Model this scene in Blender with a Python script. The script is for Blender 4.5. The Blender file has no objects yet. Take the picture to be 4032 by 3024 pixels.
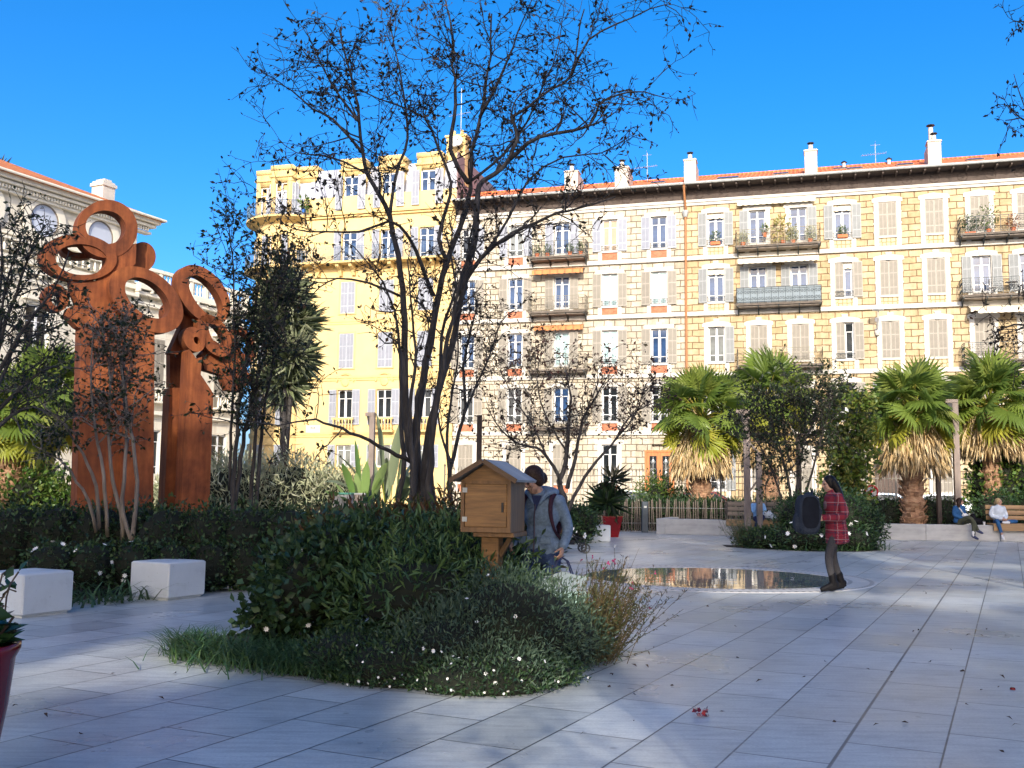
import bpy, math, random, numpy as np
from mathutils import Vector, Matrix
random.seed(11); rng = np.random.default_rng(11)
SC = bpy.context.scene
COL = SC.collection
PI = math.pi
R = math.radians
# ------------------------------------------------------------------ camera
FPX, CAMH, KD = 3978.0, 1.42, 1.82278
pit, rol = R(6.017), R(.64)
F_ = np.array([0, math.cos(pit), math.sin(pit)]); U0 = np.array([0, -math.sin(pit), math.cos(pit)]); R0 = np.array([1., 0, 0])
R_ = math.cos(rol) * R0 + math.sin(rol) * U0
U_ = -math.sin(rol) * R0 + math.cos(rol) * U0
EYE = np.array([0, 0, CAMH])
cd = bpy.data.cameras.new('camera'); cam = bpy.data.objects.new('camera', cd); COL.objects.link(cam)
cd.sensor_width = 36; cd.lens = FPX / 4032 * 36; cd.clip_end = 2000; cd.clip_start = .05
cam.matrix_world = Matrix(((R_[0], U_[0], -F_[0], 0), (R_[1], U_[1], -F_[1], 0), (R_[2], U_[2], -F_[2], CAMH), (0, 0, 0, 1)))
SC.camera = cam
def ray(dx, dy):
    return F_ + ((dx * KD - 2016) / FPX) * R_ - ((dy * KD - 1512) / FPX) * U_
def G(dx, dy, z=0.0):                       # where a sight line meets the height z
    r = ray(dx, dy); return EYE + (z - CAMH) / r[2] * r
def at(dx, dy, Y):                          # where a sight line reaches the distance Y
    r = ray(dx, dy); return EYE + Y / r[1] * r
# ------------------------------------------------------------------ light
SUN_EL, SUN_H = R(23), np.array([-.08, -.9968])
S_ = np.array([SUN_H[0] * math.cos(SUN_EL), SUN_H[1] * math.cos(SUN_EL), math.sin(SUN_EL)])
sd = bpy.data.lights.new('sun', 'SUN'); sd.energy = 2.05; sd.angle = R(.53); sd.color = (1, .93, .80)
so = bpy.data.objects.new('sun', sd); COL.objects.link(so); so.location = (0, -40, 40)
so.rotation_euler = Vector(S_).to_track_quat('Z', 'Y').to_euler()
w = bpy.data.worlds.new('World'); SC.world = w; w.use_nodes = True
nt = w.node_tree; nt.nodes.clear()
out = nt.nodes.new('ShaderNodeOutputWorld'); bg = nt.nodes.new('ShaderNodeBackground')
sky = nt.nodes.new('ShaderNodeTexSky'); sky.sky_type = 'NISHITA'; sky.sun_disc = False
sky.sun_elevation = SUN_EL; sky.sun_rotation = math.atan2(S_[0], S_[1]); sky.altitude = 0; sky.air_density = .56; sky.dust_density = 3.0; sky.ozone_density = 2.0
hs = nt.nodes.new('ShaderNodeHueSaturation'); hs.inputs['Saturation'].default_value = 1.42; hs.inputs['Hue'].default_value = .500
nt.links.new(sky.outputs[0], hs.inputs['Color']); nt.links.new(hs.outputs[0], bg.inputs[0]); nt.links.new(bg.outputs[0], out.inputs[0])
bg.inputs[1].default_value = .15
SC.view_settings.view_transform = 'Standard'; SC.view_settings.look = 'None'; SC.view_settings.gamma = 1; SC.view_settings.use_curve_mapping = False
SC.view_settings.exposure = 1.30
SC.cycles.max_bounces = 6; SC.cycles.diffuse_bounces = 3; SC.cycles.glossy_bounces = 2; SC.cycles.transmission_bounces = 3; SC.cycles.transparent_max_bounces = 4
SC.cycles.use_denoising = True
SC.cycles.sample_clamp_indirect = 4
# ------------------------------------------------------------------ materials
class NT:
    def __init__(s, name):
        s.m = bpy.data.materials.new(name); s.m.use_nodes = True; s.t = s.m.node_tree; s.t.nodes.clear()
        s.o = s.n('ShaderNodeOutputMaterial'); s.b = s.n('ShaderNodeBsdfPrincipled'); s.l(s.b, 0, s.o, 0)
    def n(s, typ, **kw):
        x = s.t.nodes.new(typ)
        for k, v in kw.items(): setattr(x, k, v)
        return x
    def l(s, a, i, b, j): s.t.links.new(a.outputs[i], b.inputs[j])
    def coord(s, kind='Object', scale=(1, 1, 1), rot=(0, 0, 0), loc=(0, 0, 0)):
        c = s.n('ShaderNodeTexCoord'); m = s.n('ShaderNodeMapping'); m.inputs['Scale'].default_value = scale; m.inputs['Rotation'].default_value = rot; m.inputs['Location'].default_value = loc
        s.l(c, kind, m, 0); return m
    def noise(s, co, scale, detail=4, rough=.55):
        x = s.n('ShaderNodeTexNoise'); x.inputs['Scale'].default_value = scale; x.inputs['Detail'].default_value = detail; x.inputs['Roughness'].default_value = rough
        if co is not None: s.l(co, 0, x, 'Vector')
        return x
    def ramp(s, src, stops, out_=0):
        x = s.n('ShaderNodeValToRGB'); e = x.color_ramp.elements
        while len(e) < len(stops): e.new(.5)
        for k, (p, c) in enumerate(stops):
            e[k].position = p; e[k].color = (*c, 1) if len(c) == 3 else c
        s.l(src, out_, x, 0); return x
    def mix(s, a, b, fac, mode='MIX', ia=0, ib=0, iff=0):
        x = s.n('ShaderNodeMix', data_type='RGBA', blend_type=mode)
        if isinstance(fac, (int, float)): x.inputs[0].default_value = fac
        else: s.l(fac, iff, x, 0)
        for v, sock, io in ((a, 6, ia), (b, 7, ib)):
            if isinstance(v, tuple): x.inputs[sock].default_value = (*v, 1)
            else: s.l(v, io, x, sock)
        return x
    def bump(s, src, dist=.01, strength=.6, out_=0):
        x = s.n('ShaderNodeBump'); x.inputs['Strength'].default_value = strength; x.inputs['Distance'].default_value = dist
        s.l(src, out_, x, 'Height'); s.l(x, 0, s.b, 'Normal'); return x
    def base(s, src, o=0): s.l(src, o, s.b, 'Base Color')
    def set(s, **kw):
        for k, v in kw.items(): s.b.inputs[k.replace('_', ' ')].default_value = v
        return s
def lerp3(c, f): return tuple(min(1, x * f) for x in c)
def M_plain(name, c, rough=.6, var=.25, scale=6, metal=0, bump=0, spec=.4, kind='Object'):
    t = NT(name); co = t.coord(kind); n = t.noise(co, scale)
    r = t.ramp(n, [(.3, lerp3(c, 1 - var)), (.7, lerp3(c, 1 + var))]); t.base(r); t.set(Roughness=rough, Metallic=metal); t.b.inputs['Specular IOR Level'].default_value = spec
    if bump: t.bump(n, bump)
    return t.m
def M_leaf(name, cols, rough=.5, trans=.25, spec=.35):
    t = NT(name); g = t.n('ShaderNodeNewGeometry')
    k = len(cols); r = t.ramp(g, [((i + .5) / k, c) for i, c in enumerate(cols)], 'Random Per Island'); t.base(r)
    t.set(Roughness=rough); t.b.inputs['Specular IOR Level'].default_value = spec
    if trans:
        tr = t.n('ShaderNodeBsdfTranslucent'); mx = t.n('ShaderNodeMixShader'); mx.inputs[0].default_value = trans
        t.l(r, 0, tr, 0); t.l(t.b, 0, mx, 1); t.l(tr, 0, mx, 2); t.l(mx, 0, t.o, 0)
    return t.m
def M_stone(name, c1, c2, mort, bw, bh, jit=.35, bump=.03, ms=.012):
    t = NT(name); c = t.n('ShaderNodeTexCoord'); sp = t.n('ShaderNodeSeparateXYZ'); t.l(c, 'Object', sp, 0)
    cb = t.n('ShaderNodeCombineXYZ'); t.l(sp, 0, cb, 0); t.l(sp, 2, cb, 1)
    nz = t.noise(cb, 1.6, 3); ad = t.n('ShaderNodeMix', data_type='RGBA', blend_type='LINEAR_LIGHT'); ad.inputs[0].default_value = .06
    t.l(cb, 0, ad, 6); t.l(nz, 1, ad, 7)
    b = t.n('ShaderNodeTexBrick', offset=.5, squash=1.0)
    b.inputs['Scale'].default_value = 1; b.inputs['Brick Width'].default_value = bw; b.inputs['Row Height'].default_value = bh; b.inputs['Mortar Size'].default_value = ms; b.inputs['Mortar Smooth'].default_value = .25; b.inputs['Bias'].default_value = 0
    b.inputs['Color1'].default_value = (*c1, 1); b.inputs['Color2'].default_value = (*c2, 1); b.inputs['Mortar'].default_value = (*mort, 1)
    t.l(ad, 2, b, 'Vector')
    n2 = t.noise(cb, 3.2, 5, .65); n3 = t.noise(cb, .35, 3)
    r = t.ramp(n2, [(.25, (.62, .60, .56)), (.75, (1.12, 1.1, 1.08))]); m1 = t.mix(b, r, jit * 2, 'MULTIPLY')
    r3 = t.ramp(n3, [(.3, (.78, .76, .73)), (.62, (1, 1, 1))]); ns = t.noise(t.coord('Object', (1.4, 1, .12)), 1.5, 5, .6); m1 = t.mix(m1, t.ramp(ns, [(.3, (.72, .69, .64)), (.55, (1, 1, 1))]), .75, 'MULTIPLY', ia=2); m2 = t.mix(m1, r3, .7, 'MULTIPLY', ia=2); t.base(m2, 2)
    t.set(Roughness=.9); t.b.inputs['Specular IOR Level'].default_value = .15
    inv = t.ramp(b, [(0, (1, 1, 1)), (1, (0, 0, 0))], 'Fac'); mm = t.mix(inv, n2, .3, 'ADD'); t.bump(mm, bump, .8, 2)
    return t.m
def M_slat(name, c, period=.06, axis=2, rough=.6, depth=.012, dark=.55):
    t = NT(name); co = t.n('ShaderNodeTexCoord'); sp = t.n('ShaderNodeSeparateXYZ'); t.l(co, 'Object', sp, 0)
    mt = t.n('ShaderNodeMath', operation='MULTIPLY'); mt.inputs[1].default_value = 1 / period; t.l(sp, axis, mt, 0)
    fr = t.n('ShaderNodeMath', operation='FRACT'); t.l(mt, 0, fr, 0)
    r = t.ramp(fr, [(0, lerp3(c, dark)), (.2, c), (.85, lerp3(c, 1.08)), (1, lerp3(c, dark))])
    n = t.noise(co, 2.5, 4); t.t.links.remove(n.inputs['Vector'].links[0]); t.l(co, 'Object', n, 'Vector')
    rr = t.ramp(n, [(.3, (.8, .8, .8)), (.7, (1.05, 1.05, 1.05))]); m = t.mix(r, rr, .8, 'MULTIPLY'); t.base(m, 2); t.bump(fr, depth); t.set(Roughness=rough); return t.m
def M_wood(name, c, rough=.65, scale=(2, 2, 22), var=.35, bump=.004):
    t = NT(name); co = t.coord('Object', scale); n = t.noise(co, 1.4, 6, .6); n2 = t.noise(t.coord('Object', tuple(x * .25 for x in scale)), 1.2, 3)
    r = t.ramp(n, [(.28, lerp3(c, 1 - var)), (.5, c), (.72, lerp3(c, 1 + var * .8))]); m = t.mix(r, t.ramp(n2, [(.3, (.75, .72, .7)), (.7, (1.1, 1.1, 1.1))]), .7, 'MULTIPLY'); t.base(m, 2); t.set(Roughness=rough); t.bump(n, bump); return t.m
def M_rust():
    t = NT('rusted steel'); co = t.coord('Object'); n = t.noise(co, 1.1, 6, .6); n2 = t.noise(t.coord('Object', (6, 6, .7)), 1.2, 5, .6); n3 = t.noise(co, 9, 5, .7)
    r = t.ramp(n, [(.25, (.085, .028, .014)), (.5, (.21, .062, .021)), (.75, (.34, .112, .032))])
    m = t.mix(r, t.ramp(n2, [(.3, (.42, .36, .33)), (.62, (1.12, 1.06, 1))]), .75, 'MULTIPLY'); m2 = t.mix(m, t.ramp(n3, [(.3, (.8, .76, .72)), (.6, (1.06, 1.06, 1.06))]), .6, 'MULTIPLY', ia=2); t.base(m2, 2)
    t.set(Roughness=.78); t.b.inputs['Specular IOR Level'].default_value = .3; t.bump(n3, .006); return t.m
def M_pane(name, c, rough=.04):
    t = NT(name); co = t.coord('Object'); n = t.noise(co, .9, 3); r = t.ramp(n, [(.3, lerp3(c, .5)), (.7, lerp3(c, 1.5))]); t.base(r)
    t.set(Roughness=rough, IOR=1.5); t.b.inputs['Specular IOR Level'].default_value = .45; t.bump(t.noise(co, .7, 2), .01, .15); return t.m
def M_roof(name, c, axis=0, period=.28):
    t = NT(name); co = t.n('ShaderNodeTexCoord'); sp = t.n('ShaderNodeSeparateXYZ'); t.l(co, 'Object', sp, 0)
    a = t.n('ShaderNodeMath', operation='MULTIPLY'); a.inputs[1].default_value = 2 * PI / period; t.l(sp, axis, a, 0); s1 = t.n('ShaderNodeMath', operation='SINE'); t.l(a, 0, s1, 0)
    a2 = t.n('ShaderNodeMath', operation='MULTIPLY'); a2.inputs[1].default_value = 1 / .36; t.l(sp, 1 - axis, a2, 0); f2 = t.n('ShaderNodeMath', operation='FRACT'); t.l(a2, 0, f2, 0)
    n = t.noise(t.coord('Object'), 1.2, 6, .7); r = t.ramp(n, [(.25, lerp3(c, .6)), (.5, c), (.75, (min(1, c[0] * 1.25), c[1] * 1.35, c[2] * 1.3))])
    sh = t.ramp(s1, [(0, (.62, .6, .58)), (.6, (1.05, 1.05, 1.05))]); m = t.mix(r, sh, .8, 'MULTIPLY'); m2 = t.mix(m, t.ramp(f2, [(0, (.55, .53, .5)), (.12, (1, 1, 1))]), .7, 'MULTIPLY', ia=2); t.base(m2, 2)
    t.set(Roughness=.85); t.bump(s1, .05); return t.m
def M_cloth(name, c, rough=.9, scale=70, var=.3, fold=True):
    t = NT(name); co = t.coord('Object'); n = t.noise(co, scale, 3); n2 = t.noise(co, 7, 4, .6)
    r = t.ramp(n, [(.3, lerp3(c, 1 - var)), (.7, lerp3(c, 1 + var))]); m = t.mix(r, t.ramp(n2, [(.3, (.75, .75, .75)), (.7, (1.1, 1.1, 1.1))]), .7, 'MULTIPLY'); t.base(m, 2); t.set(Roughness=rough); t.b.inputs['Specular IOR Level'].default_value = .15
    t.bump(n2, .018, .8); return t.m
# ------------------------------------------------------------------ mesh helpers
def newmesh(name, V, Fc, mats, smooth=False, mi=None):
    me = bpy.data.meshes.new(name)
    me.from_pydata(V, [], Fc)
    for m in (mats if isinstance(mats, (list, tuple)) else [mats]): me.materials.append(m)
    if mi is not None and len(me.polygons): me.polygons.foreach_set('material_index', np.array(mi, dtype=np.int32))
    if smooth: me.polygons.foreach_set('use_smooth', np.ones(len(me.polygons), dtype=bool))
    me.update(); return me
def npmesh(name, V, Q, mats, smooth=False):
    """V (n,3) float, Q (m,k) int with one k"""
    me = bpy.data.meshes.new(name); V = np.asarray(V, np.float32); Q = np.asarray(Q, np.int32); k = Q.shape[1]
    me.vertices.add(len(V)); me.vertices.foreach_set('co', V.ravel())
    me.loops.add(Q.size); me.loops.foreach_set('vertex_index', Q.ravel())
    me.polygons.add(len(Q)); me.polygons.foreach_set('loop_start', np.arange(len(Q), dtype=np.int32) * k)
    try: me.polygons.foreach_set('loop_total', np.full(len(Q), k, dtype=np.int32))
    except Exception: pass
    for m in (mats if isinstance(mats, (list, tuple)) else [mats]): me.materials.append(m)
    if smooth: me.polygons.foreach_set('use_smooth', np.ones(len(Q), dtype=bool))
    me.update(calc_edges=True); me.validate(); return me
def link(name, me, parent=None, loc=(0, 0, 0), rot=(0, 0, 0)):
    o = bpy.data.objects.new(name, me); COL.objects.link(o)
    if parent is not None: o.parent = parent
    o.location = loc; o.rotation_euler = rot; return o
def tag(o, label=None, cat=None, group=None, kind=None):
    if label: o['label'] = label
    if cat: o['category'] = cat
    if group: o['group'] = group
    if kind: o['kind'] = kind
    return o
def thing(name, label, cat, loc=(0, 0, 0), rotz=0, group=None):
    o = link(name, None, None, tuple(loc), (0, 0, rotz)); o.empty_display_size = .2; return tag(o, label, cat, group)
def copy_tree(o, parent=None):
    c = o.copy(); COL.objects.link(c); c.parent = parent
    for ch in list(o.children): copy_tree(ch, c)
    return c
class MB:
    def __init__(s): s.v = []; s.f = []; s.mi = []
    def add(s, V, Fc, mi=0):
        n = len(s.v); s.v += [tuple(map(float, p)) for p in V]; s.f += [tuple(n + i for i in f) for f in Fc]; s.mi += [mi] * len(Fc); return s
    def box(s, x0, x1, y0, y1, z0, z1, mi=0):
        return s.add([(x0, y0, z0), (x1, y0, z0), (x1, y1, z0), (x0, y1, z0), (x0, y0, z1), (x1, y0, z1), (x1, y1, z1), (x0, y1, z1)],
                     [(0, 3, 2, 1), (4, 5, 6, 7), (0, 1, 5, 4), (1, 2, 6, 5), (2, 3, 7, 6), (3, 0, 4, 7)], mi)
    def bbox(s, x0, x1, y0, y1, z0, z1, b=.02, mi=0):      # box with chamfered edges
        V = []; 
        for z, i in ((z0, b), (z0 + b, 0), (z1 - b, 0), (z1, b)):
            a, c, d, e = x0 + i, x1 - i, y0 + i, y1 - i
            V += [(a + b, d, z), (c - b, d, z), (c, d + b, z), (c, e - b, z), (c - b, e, z), (a + b, e, z), (a, e - b, z), (a, d + b, z)]
        Fc = [tuple(range(7, -1, -1)), tuple(range(24, 32))]
        for r in range(3):
            for k in range(8): Fc.append((r * 8 + k, r * 8 + (k + 1) % 8, r * 8 + 8 + (k + 1) % 8, r * 8 + 8 + k))
        return s.add(V, Fc, mi)
    def beam(s, p, q, w, h, up=(0, 0, 1), mi=0):
        p, q = np.array(p, float), np.array(q, float); d = q - p; d /= np.linalg.norm(d); up = np.array(up, float)
        a = np.cross(d, up); na = np.linalg.norm(a)
        a = np.cross(d, [1., 0, 0]) if na < 1e-5 else a; a /= np.linalg.norm(a); b = np.cross(a, d)
        V = [o + i * a * w / 2 + j * b * h / 2 for o in (p, q) for i, j in ((-1, -1), (1, -1), (1, 1), (-1, 1))]
        return s.add(V, [(0, 1, 2, 3), (7, 6, 5, 4), (0, 4, 5, 1), (1, 5, 6, 2), (2, 6, 7, 3), (3, 7, 4, 0)], mi)
    def tube(s, P, rad, k=6, mi=0, cap=True):
        P = np.array(P, float); n = len(P); rad = np.broadcast_to(np.array(rad, float), (n,))
        T = np.gradient(P, axis=0); T /= np.linalg.norm(T, axis=1)[:, None] + 1e-9
        a = np.cross(T[0], [0, 0, 1.]); a = a if np.linalg.norm(a) > .1 else np.cross(T[0], [1., 0, 0]); a /= np.linalg.norm(a)
        V = []
        for i in range(n):
            a = a - T[i] * (a @ T[i]); a /= np.linalg.norm(a) + 1e-9; b = np.cross(T[i], a)
            for j in range(k):
                t = 2 * PI * j / k; V.append(P[i] + rad[i] * (math.cos(t) * a + math.sin(t) * b))
        Fc = [(i * k + j, i * k + (j + 1) % k, (i + 1) * k + (j + 1) % k, (i + 1) * k + j) for i in range(n - 1) for j in range(k)]
        if cap: Fc += [tuple(range(k - 1, -1, -1)), tuple((n - 1) * k + j for j in range(k))]
        return s.add(V, Fc, mi)
    def lathe(s, prof, k=16, c=(0, 0, 0), mi=0, sq=None):
        V = []; n = len(prof)
        for r, z in prof:
            for j in range(k):
                t = 2 * PI * j / k + (PI / k if sq else 0); V.append((c[0] + r * math.cos(t), c[1] + r * math.sin(t), c[2] + z))
        Fc = [(i * k + j, i * k + (j + 1) % k, (i + 1) * k + (j + 1) % k, (i + 1) * k + j) for i in range(n - 1) for j in range(k)]
        Fc += [tuple(range(k - 1, -1, -1)), tuple((n - 1) * k + j for j in range(k))]
        return s.add(V, Fc, mi)
    def ball(s, c, r, k=10, m=7, rot=None, mi=0):
        r = np.broadcast_to(np.array(r, float), (3,)); V = []
        Mx = np.array(rot) if rot is not None else np.eye(3)
        for i in range(m + 1):
            ph = PI * i / m
            for j in range(k):
                t = 2 * PI * j / k; V.append(np.array(c) + Mx @ (r * [math.sin(ph) * math.cos(t), math.sin(ph) * math.sin(t), math.cos(ph)]))
        Fc = [(i * k + j, (i + 1) * k + j, (i + 1) * k + (j + 1) % k, i * k + (j + 1) % k) for i in range(m) for j in range(k)]
        return s.add(V, Fc, mi)
    def prism(s, pts, y0, y1, hole=None, mi=0):
        """outline in local x,z; extruded along y. hole: same point count -> ring"""
        n = len(pts)
        if hole is None:
            V = [(x, y0, z) for x, z in pts] + [(x, y1, z) for x, z in pts]
            return s.add(V, [tuple(range(n)), tuple(range(2 * n - 1, n - 1, -1))] + [(i, n + i, n + (i + 1) % n, (i + 1) % n) for i in range(n)], mi)
        V = [(x, y, z) for y in (y0, y1) for L in (pts, hole) for x, z in L]; Fc = []
        for i in range(n):
            j = (i + 1) % n
            Fc += [(i, j, n + j, n + i), (2 * n + i, 3 * n + i, 3 * n + j, 2 * n + j), (i, 2 * n + i, 2 * n + j, j), (n + i, n + j, 3 * n + j, 3 * n + i)]
        return s.add(V, Fc, mi)
    def mesh(s, name, mats, smooth=False): return newmesh(name, s.v, s.f, mats, smooth, s.mi)
    def build(s, name, mats, parent=None, loc=(0, 0, 0), smooth=False, off=None, rot=(0, 0, 0)):
        if off is not None: s.v = [(a - off[0], b - off[1], c - off[2]) for a, b, c in s.v]
        return link(name, s.mesh(name, mats, smooth), parent, loc, rot)
def ell(cx, cz, a, b, rot=0, n=40, start=0):
    c, s_ = math.cos(rot), math.sin(rot)
    return [(cx + a * math.cos(t) * c - b * math.sin(t) * s_, cz + a * math.cos(t) * s_ + b * math.sin(t) * c) for t in (2 * PI * i / n for i in range(n))]
# ------------------------------------------------------------------ leaves
LEAF = np.array([(0, 0, 0), (.5, -.5, .10), (1, 0, 0), (.5, .5, .10), (.5, 0, -.03)], float)     # length on x, width on y
LEAFQ = np.array([(0, 1, 4), (1, 2, 4), (2, 3, 4), (3, 0, 4)])
BLADE = np.array([(0, -.5, 0), (0, .5, 0), (.5, -.42, .12), (.5, .42, .12), (1, 0, .0)], float)
def leafmesh(P, D, size, wid, roll=1.0, tmpl=LEAF, tq=LEAFQ):
    """leaves at P (n,3) pointing along D (n,3)"""
    n = len(P); D = D / (np.linalg.norm(D, axis=1)[:, None] + 1e-9)
    r = rng.normal(size=(n, 3)) * roll + np.array([0, 0, .001]); r[:, 2] += .6
    Y = np.cross(r, D); Y /= np.linalg.norm(Y, axis=1)[:, None] + 1e-9; Z = np.cross(D, Y)
    s = np.broadcast_to(size, (n,)); wd = s * np.broadcast_to(wid, (n,))
    V = P[:, None, :] + tmpl[None, :, 0:1] * (D * s[:, None])[:, None, :] + tmpl[None, :, 1:2] * (Y * wd[:, None])[:, None, :] + tmpl[None, :, 2:3] * (Z * s[:, None])[:, None, :]
    k = len(tmpl); Q = (tq[None] + (np.arange(n) * k)[:, None, None]).reshape(-1, tq.shape[1])
    return V.reshape(-1, 3), Q
def in_blobs(blobs, n, shell=.55):
    """points and outward directions in a set of ellipsoids (cx,cy,cz,rx,ry,rz)"""
    B = np.array(blobs, float); wgt = (B[:, 3] * B[:, 4] + B[:, 4] * B[:, 5] + B[:, 3] * B[:, 5]); idx = rng.choice(len(B), n, p=wgt / wgt.sum())
    u = rng.normal(size=(n, 3)); u /= np.linalg.norm(u, axis=1)[:, None]
    rad = (shell ** 3 + rng.random(n) * (1 - shell ** 3)) ** (1 / 3) * (1 + .12 * rng.normal(size=n))
    return B[idx, :3] + u * B[idx, 3:] * rad[:, None], u
# ------------------------------------------------------------------ palette
m_white = M_plain('white plaster', (.53, .50, .44), .85, .10, 3)
m_frame = M_plain('white window paint', (.62, .63, .63), .45, .06, 5)
m_sh_grey = M_slat('grey shutter slats', (.235, .245, .24), .055)
m_sh_beige = M_slat('weathered beige shutter slats', (.26, .235, .19), .055)
m_sh_lav = M_slat('pale grey shutter slats', (.27, .285, .33), .055)
m_pane_b = M_pane('sky reflecting glass', (.028, .062, .14)); m_pane_d = M_pane('dark window glass', (.018, .022, .026)); m_pane_c = M_plain('glass with pale curtain', (.30, .42, .42), .25, .12, 1.5); m_pane_t = M_plain('glass with brown blind', (.36, .26, .17), .3, .12, 1.5); m_pane_g = M_pane('grey net behind glass', (.16, .17, .16), .12)  # blue tint of the first pane stands in for reflected sky
m_stone_y = M_stone('ochre dressed stone', (.46, .35, .20), (.59, .49, .32), (.19, .13, .07), .78, .40, ms=.027)
m_stone_w = M_stone('cream dressed stone', (.47, .42, .33), (.60, .55, .45), (.17, .14, .10), .70, .40, ms=.028)
m_brick = M_stone('red brick', (.46, .14, .07), (.52, .2, .11), (.42, .25, .18), .22, .075, .2, .004, .006)
m_tile = M_roof('terracotta roof tiles', (.74, .20, .07)); m_tile2 = M_roof('orange roof tiles', (.56, .17, .05))
m_yel = M_plain('yellow render', (.64, .475, .215), .9, .07, .8); m_yelt = M_plain('yellow moulding', (.59, .43, .185), .85, .06, 2)
m_slate = M_plain('grey slate', (.33, .35, .41), .5, .12, 4); m_mauve = M_plain('mauve render', (.24, .17, .165), .9, .12, 1)
m_iron = M_plain('dark wrought iron', (.035, .045, .05), .5, .2, 8, .3); m_ironb = M_plain('blue grey wrought iron', (.10, .15, .22), .5, .2, 8, .2); m_irono = M_plain('rusty grey wrought iron', (.20, .18, .13), .7, .25, 8)
m_soff = M_wood('dark stained eaves', (.075, .055, .045), .8, (3, 3, 3)); m_slab = M_plain('stained balcony slab', (.20, .17, .14), .85, .25, 3)
m_zinc = M_plain('zinc', (.45, .47, .46), .45, .12, 3, .4); m_pipe = M_plain('brown painted pipe', (.34, .15, .06), .6, .15, 5)
m_chim = M_plain('pale chimney render', (.50, .45, .38), .9, .12, 2); m_black = M_plain('black metal', (.02, .02, .022), .45, .2, 8)
m_cream = M_stone('cream ashlar', (.74, .69, .57), (.78, .73, .61), (.58, .53, .43), 1.6, .52, .12, .012, .008); m_cream2 = M_plain('cream stone moulding', (.74, .69, .57), .85, .08, 2)
m_orange_cloth = M_slat('orange awning cloth', (.50, .19, .05), .5, 0); m_cream_cloth = M_plain('cream awning cloth', (.74, .66, .50), .9, .06, 3)
m_door = M_wood('varnished orange door', (.50, .17, .05), .4, (10, 10, 1.2)); m_ddoor = M_wood('dark brown door', (.05, .025, .015), .5)
m_terra = M_plain('terracotta pot', (.50, .15, .06), .8, .15, 6)
t = NT('hexagon stone apron'); co = t.coord('Object', (2.6, 2.6, 2.6)); v = t.n('ShaderNodeTexVoronoi', feature='DISTANCE_TO_EDGE'); v.inputs['Randomness'].default_value = .25; v.inputs['Scale'].default_value = 1.5; t.l(co, 0, v, 'Vector')
t.base(t.ramp(v, [(0, (.22, .15, .07)), (.06, (.28, .2, .10)), (.12, (.52, .41, .24)), (1, (.58, .48, .30))])); t.set(Roughness=.9); t.bump(v, .03); m_hex = t.m
LEAFG = [(.05, .09, .02), (.08, .13, .03), (.11, .16, .04)]
m_leaf_pot = M_leaf('potted plant leaves', LEAFG)

def wall_holes(mb, x0, x1, z0, z1, holes, depth, mi=0, yf=0.0):
    xs = sorted({round(v, 4) for v in [x0, x1] + [h[k] for h in holes for k in (0, 1)] if x0 - 1e-6 <= v <= x1 + 1e-6}); zs = sorted({round(v, 4) for v in [z0, z1] + [h[k] for h in holes for k in (2, 3)]})
    for i in range(len(xs) - 1):
        for j in range(len(zs) - 1):
            cx, cz = (xs[i] + xs[i + 1]) / 2, (zs[j] + zs[j + 1]) / 2
            if any(h[0] < cx < h[1] and h[2] < cz < h[3] for h in holes): continue
            mb.add([(xs[i], yf, zs[j]), (xs[i + 1], yf, zs[j]), (xs[i + 1], yf, zs[j + 1]), (xs[i], yf, zs[j + 1])], [(0, 1, 2, 3)], mi)
    for a, b, c, d in holes:
        mb.add([(a, yf, c), (b, yf, c), (b, yf, d), (a, yf, d), (a, yf + depth, c), (b, yf + depth, c), (b, yf + depth, d), (a, yf + depth, d)], [(0, 1, 5, 4), (2, 3, 7, 6), (1, 2, 6, 5), (3, 0, 4, 7)], mi)
_cache = {}
def cached(key, fn):
    if key not in _cache: _cache[key] = fn()
    return _cache[key]
def me_frame(w, h, door=False):
    def f():
        b = MB(); y0, y1 = .13, .19; W0 = w / 2 - .003
        b.box(-W0, -w / 2 + .07, y0, y1, .003, h - .003); b.box(w / 2 - .07, W0, y0, y1, .003, h - .003); b.box(-w / 2 + .07, w / 2 - .07, y0, y1, .003, .09); b.box(-w / 2 + .07, w / 2 - .07, y0, y1, h - .08, h - .003)
        b.box(-.055, .055, y0 - .015, y1, .09, h - .08); zt = h * .74
        for s in (-1, 1):
            xa, xb = (.055, w / 2 - .07) if s > 0 else (-w / 2 + .07, -.055)
            b.box(xa, xb, y0 + .01, y1, zt, zt + .045)
            if h > 1.9: b.box(xa, xb, y0 + .01, y1, h * .2, h * .2 + .045)
            b.box(xa, xa + .035, y0 + .012, y1 - .002, .09, zt); b.box(xb - .035, xb, y0 + .012, y1 - .002, .09, zt)
        return b.mesh('window frame', m_frame)
    return cached(('fr', round(w, 2), round(h, 2)), f)
def me_pane(w, h, mat):
    return cached(('pane', round(w, 2), round(h, 2), mat.name), lambda: MB().box(-w / 2 + .01, w / 2 - .01, .172, .182, .01, h - .01).mesh('pane', mat))
def me_shutter(w, h, mat):
    def f():
        b = MB(); b.box(-w / 2 + .045, w / 2 - .045, -.016, .016, .05, h - .05)
        for a, c in ((-w / 2, -w / 2 + .05), (w / 2 - .05, w / 2), (-.018, .018)): b.box(a, c, -.024, .024, 0, h, 1)
        for z in (0, h * .22, h * .62, h - .07): b.box(-w / 2 + .05, w / 2 - .05, -.022, .022, z, z + .07, 1)
        return b.mesh('shutter', [mat, cached(('shf', mat.name), lambda: M_plain(mat.name + ' frame', {'g': (.29, .30, .295), 'w': (.32, .29, .24), 'p': (.33, .35, .39)}[mat.name[0]], .6, .12, 4))])
    return cached(('sh', round(w, 2), round(h, 2), mat.name), f)
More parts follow.
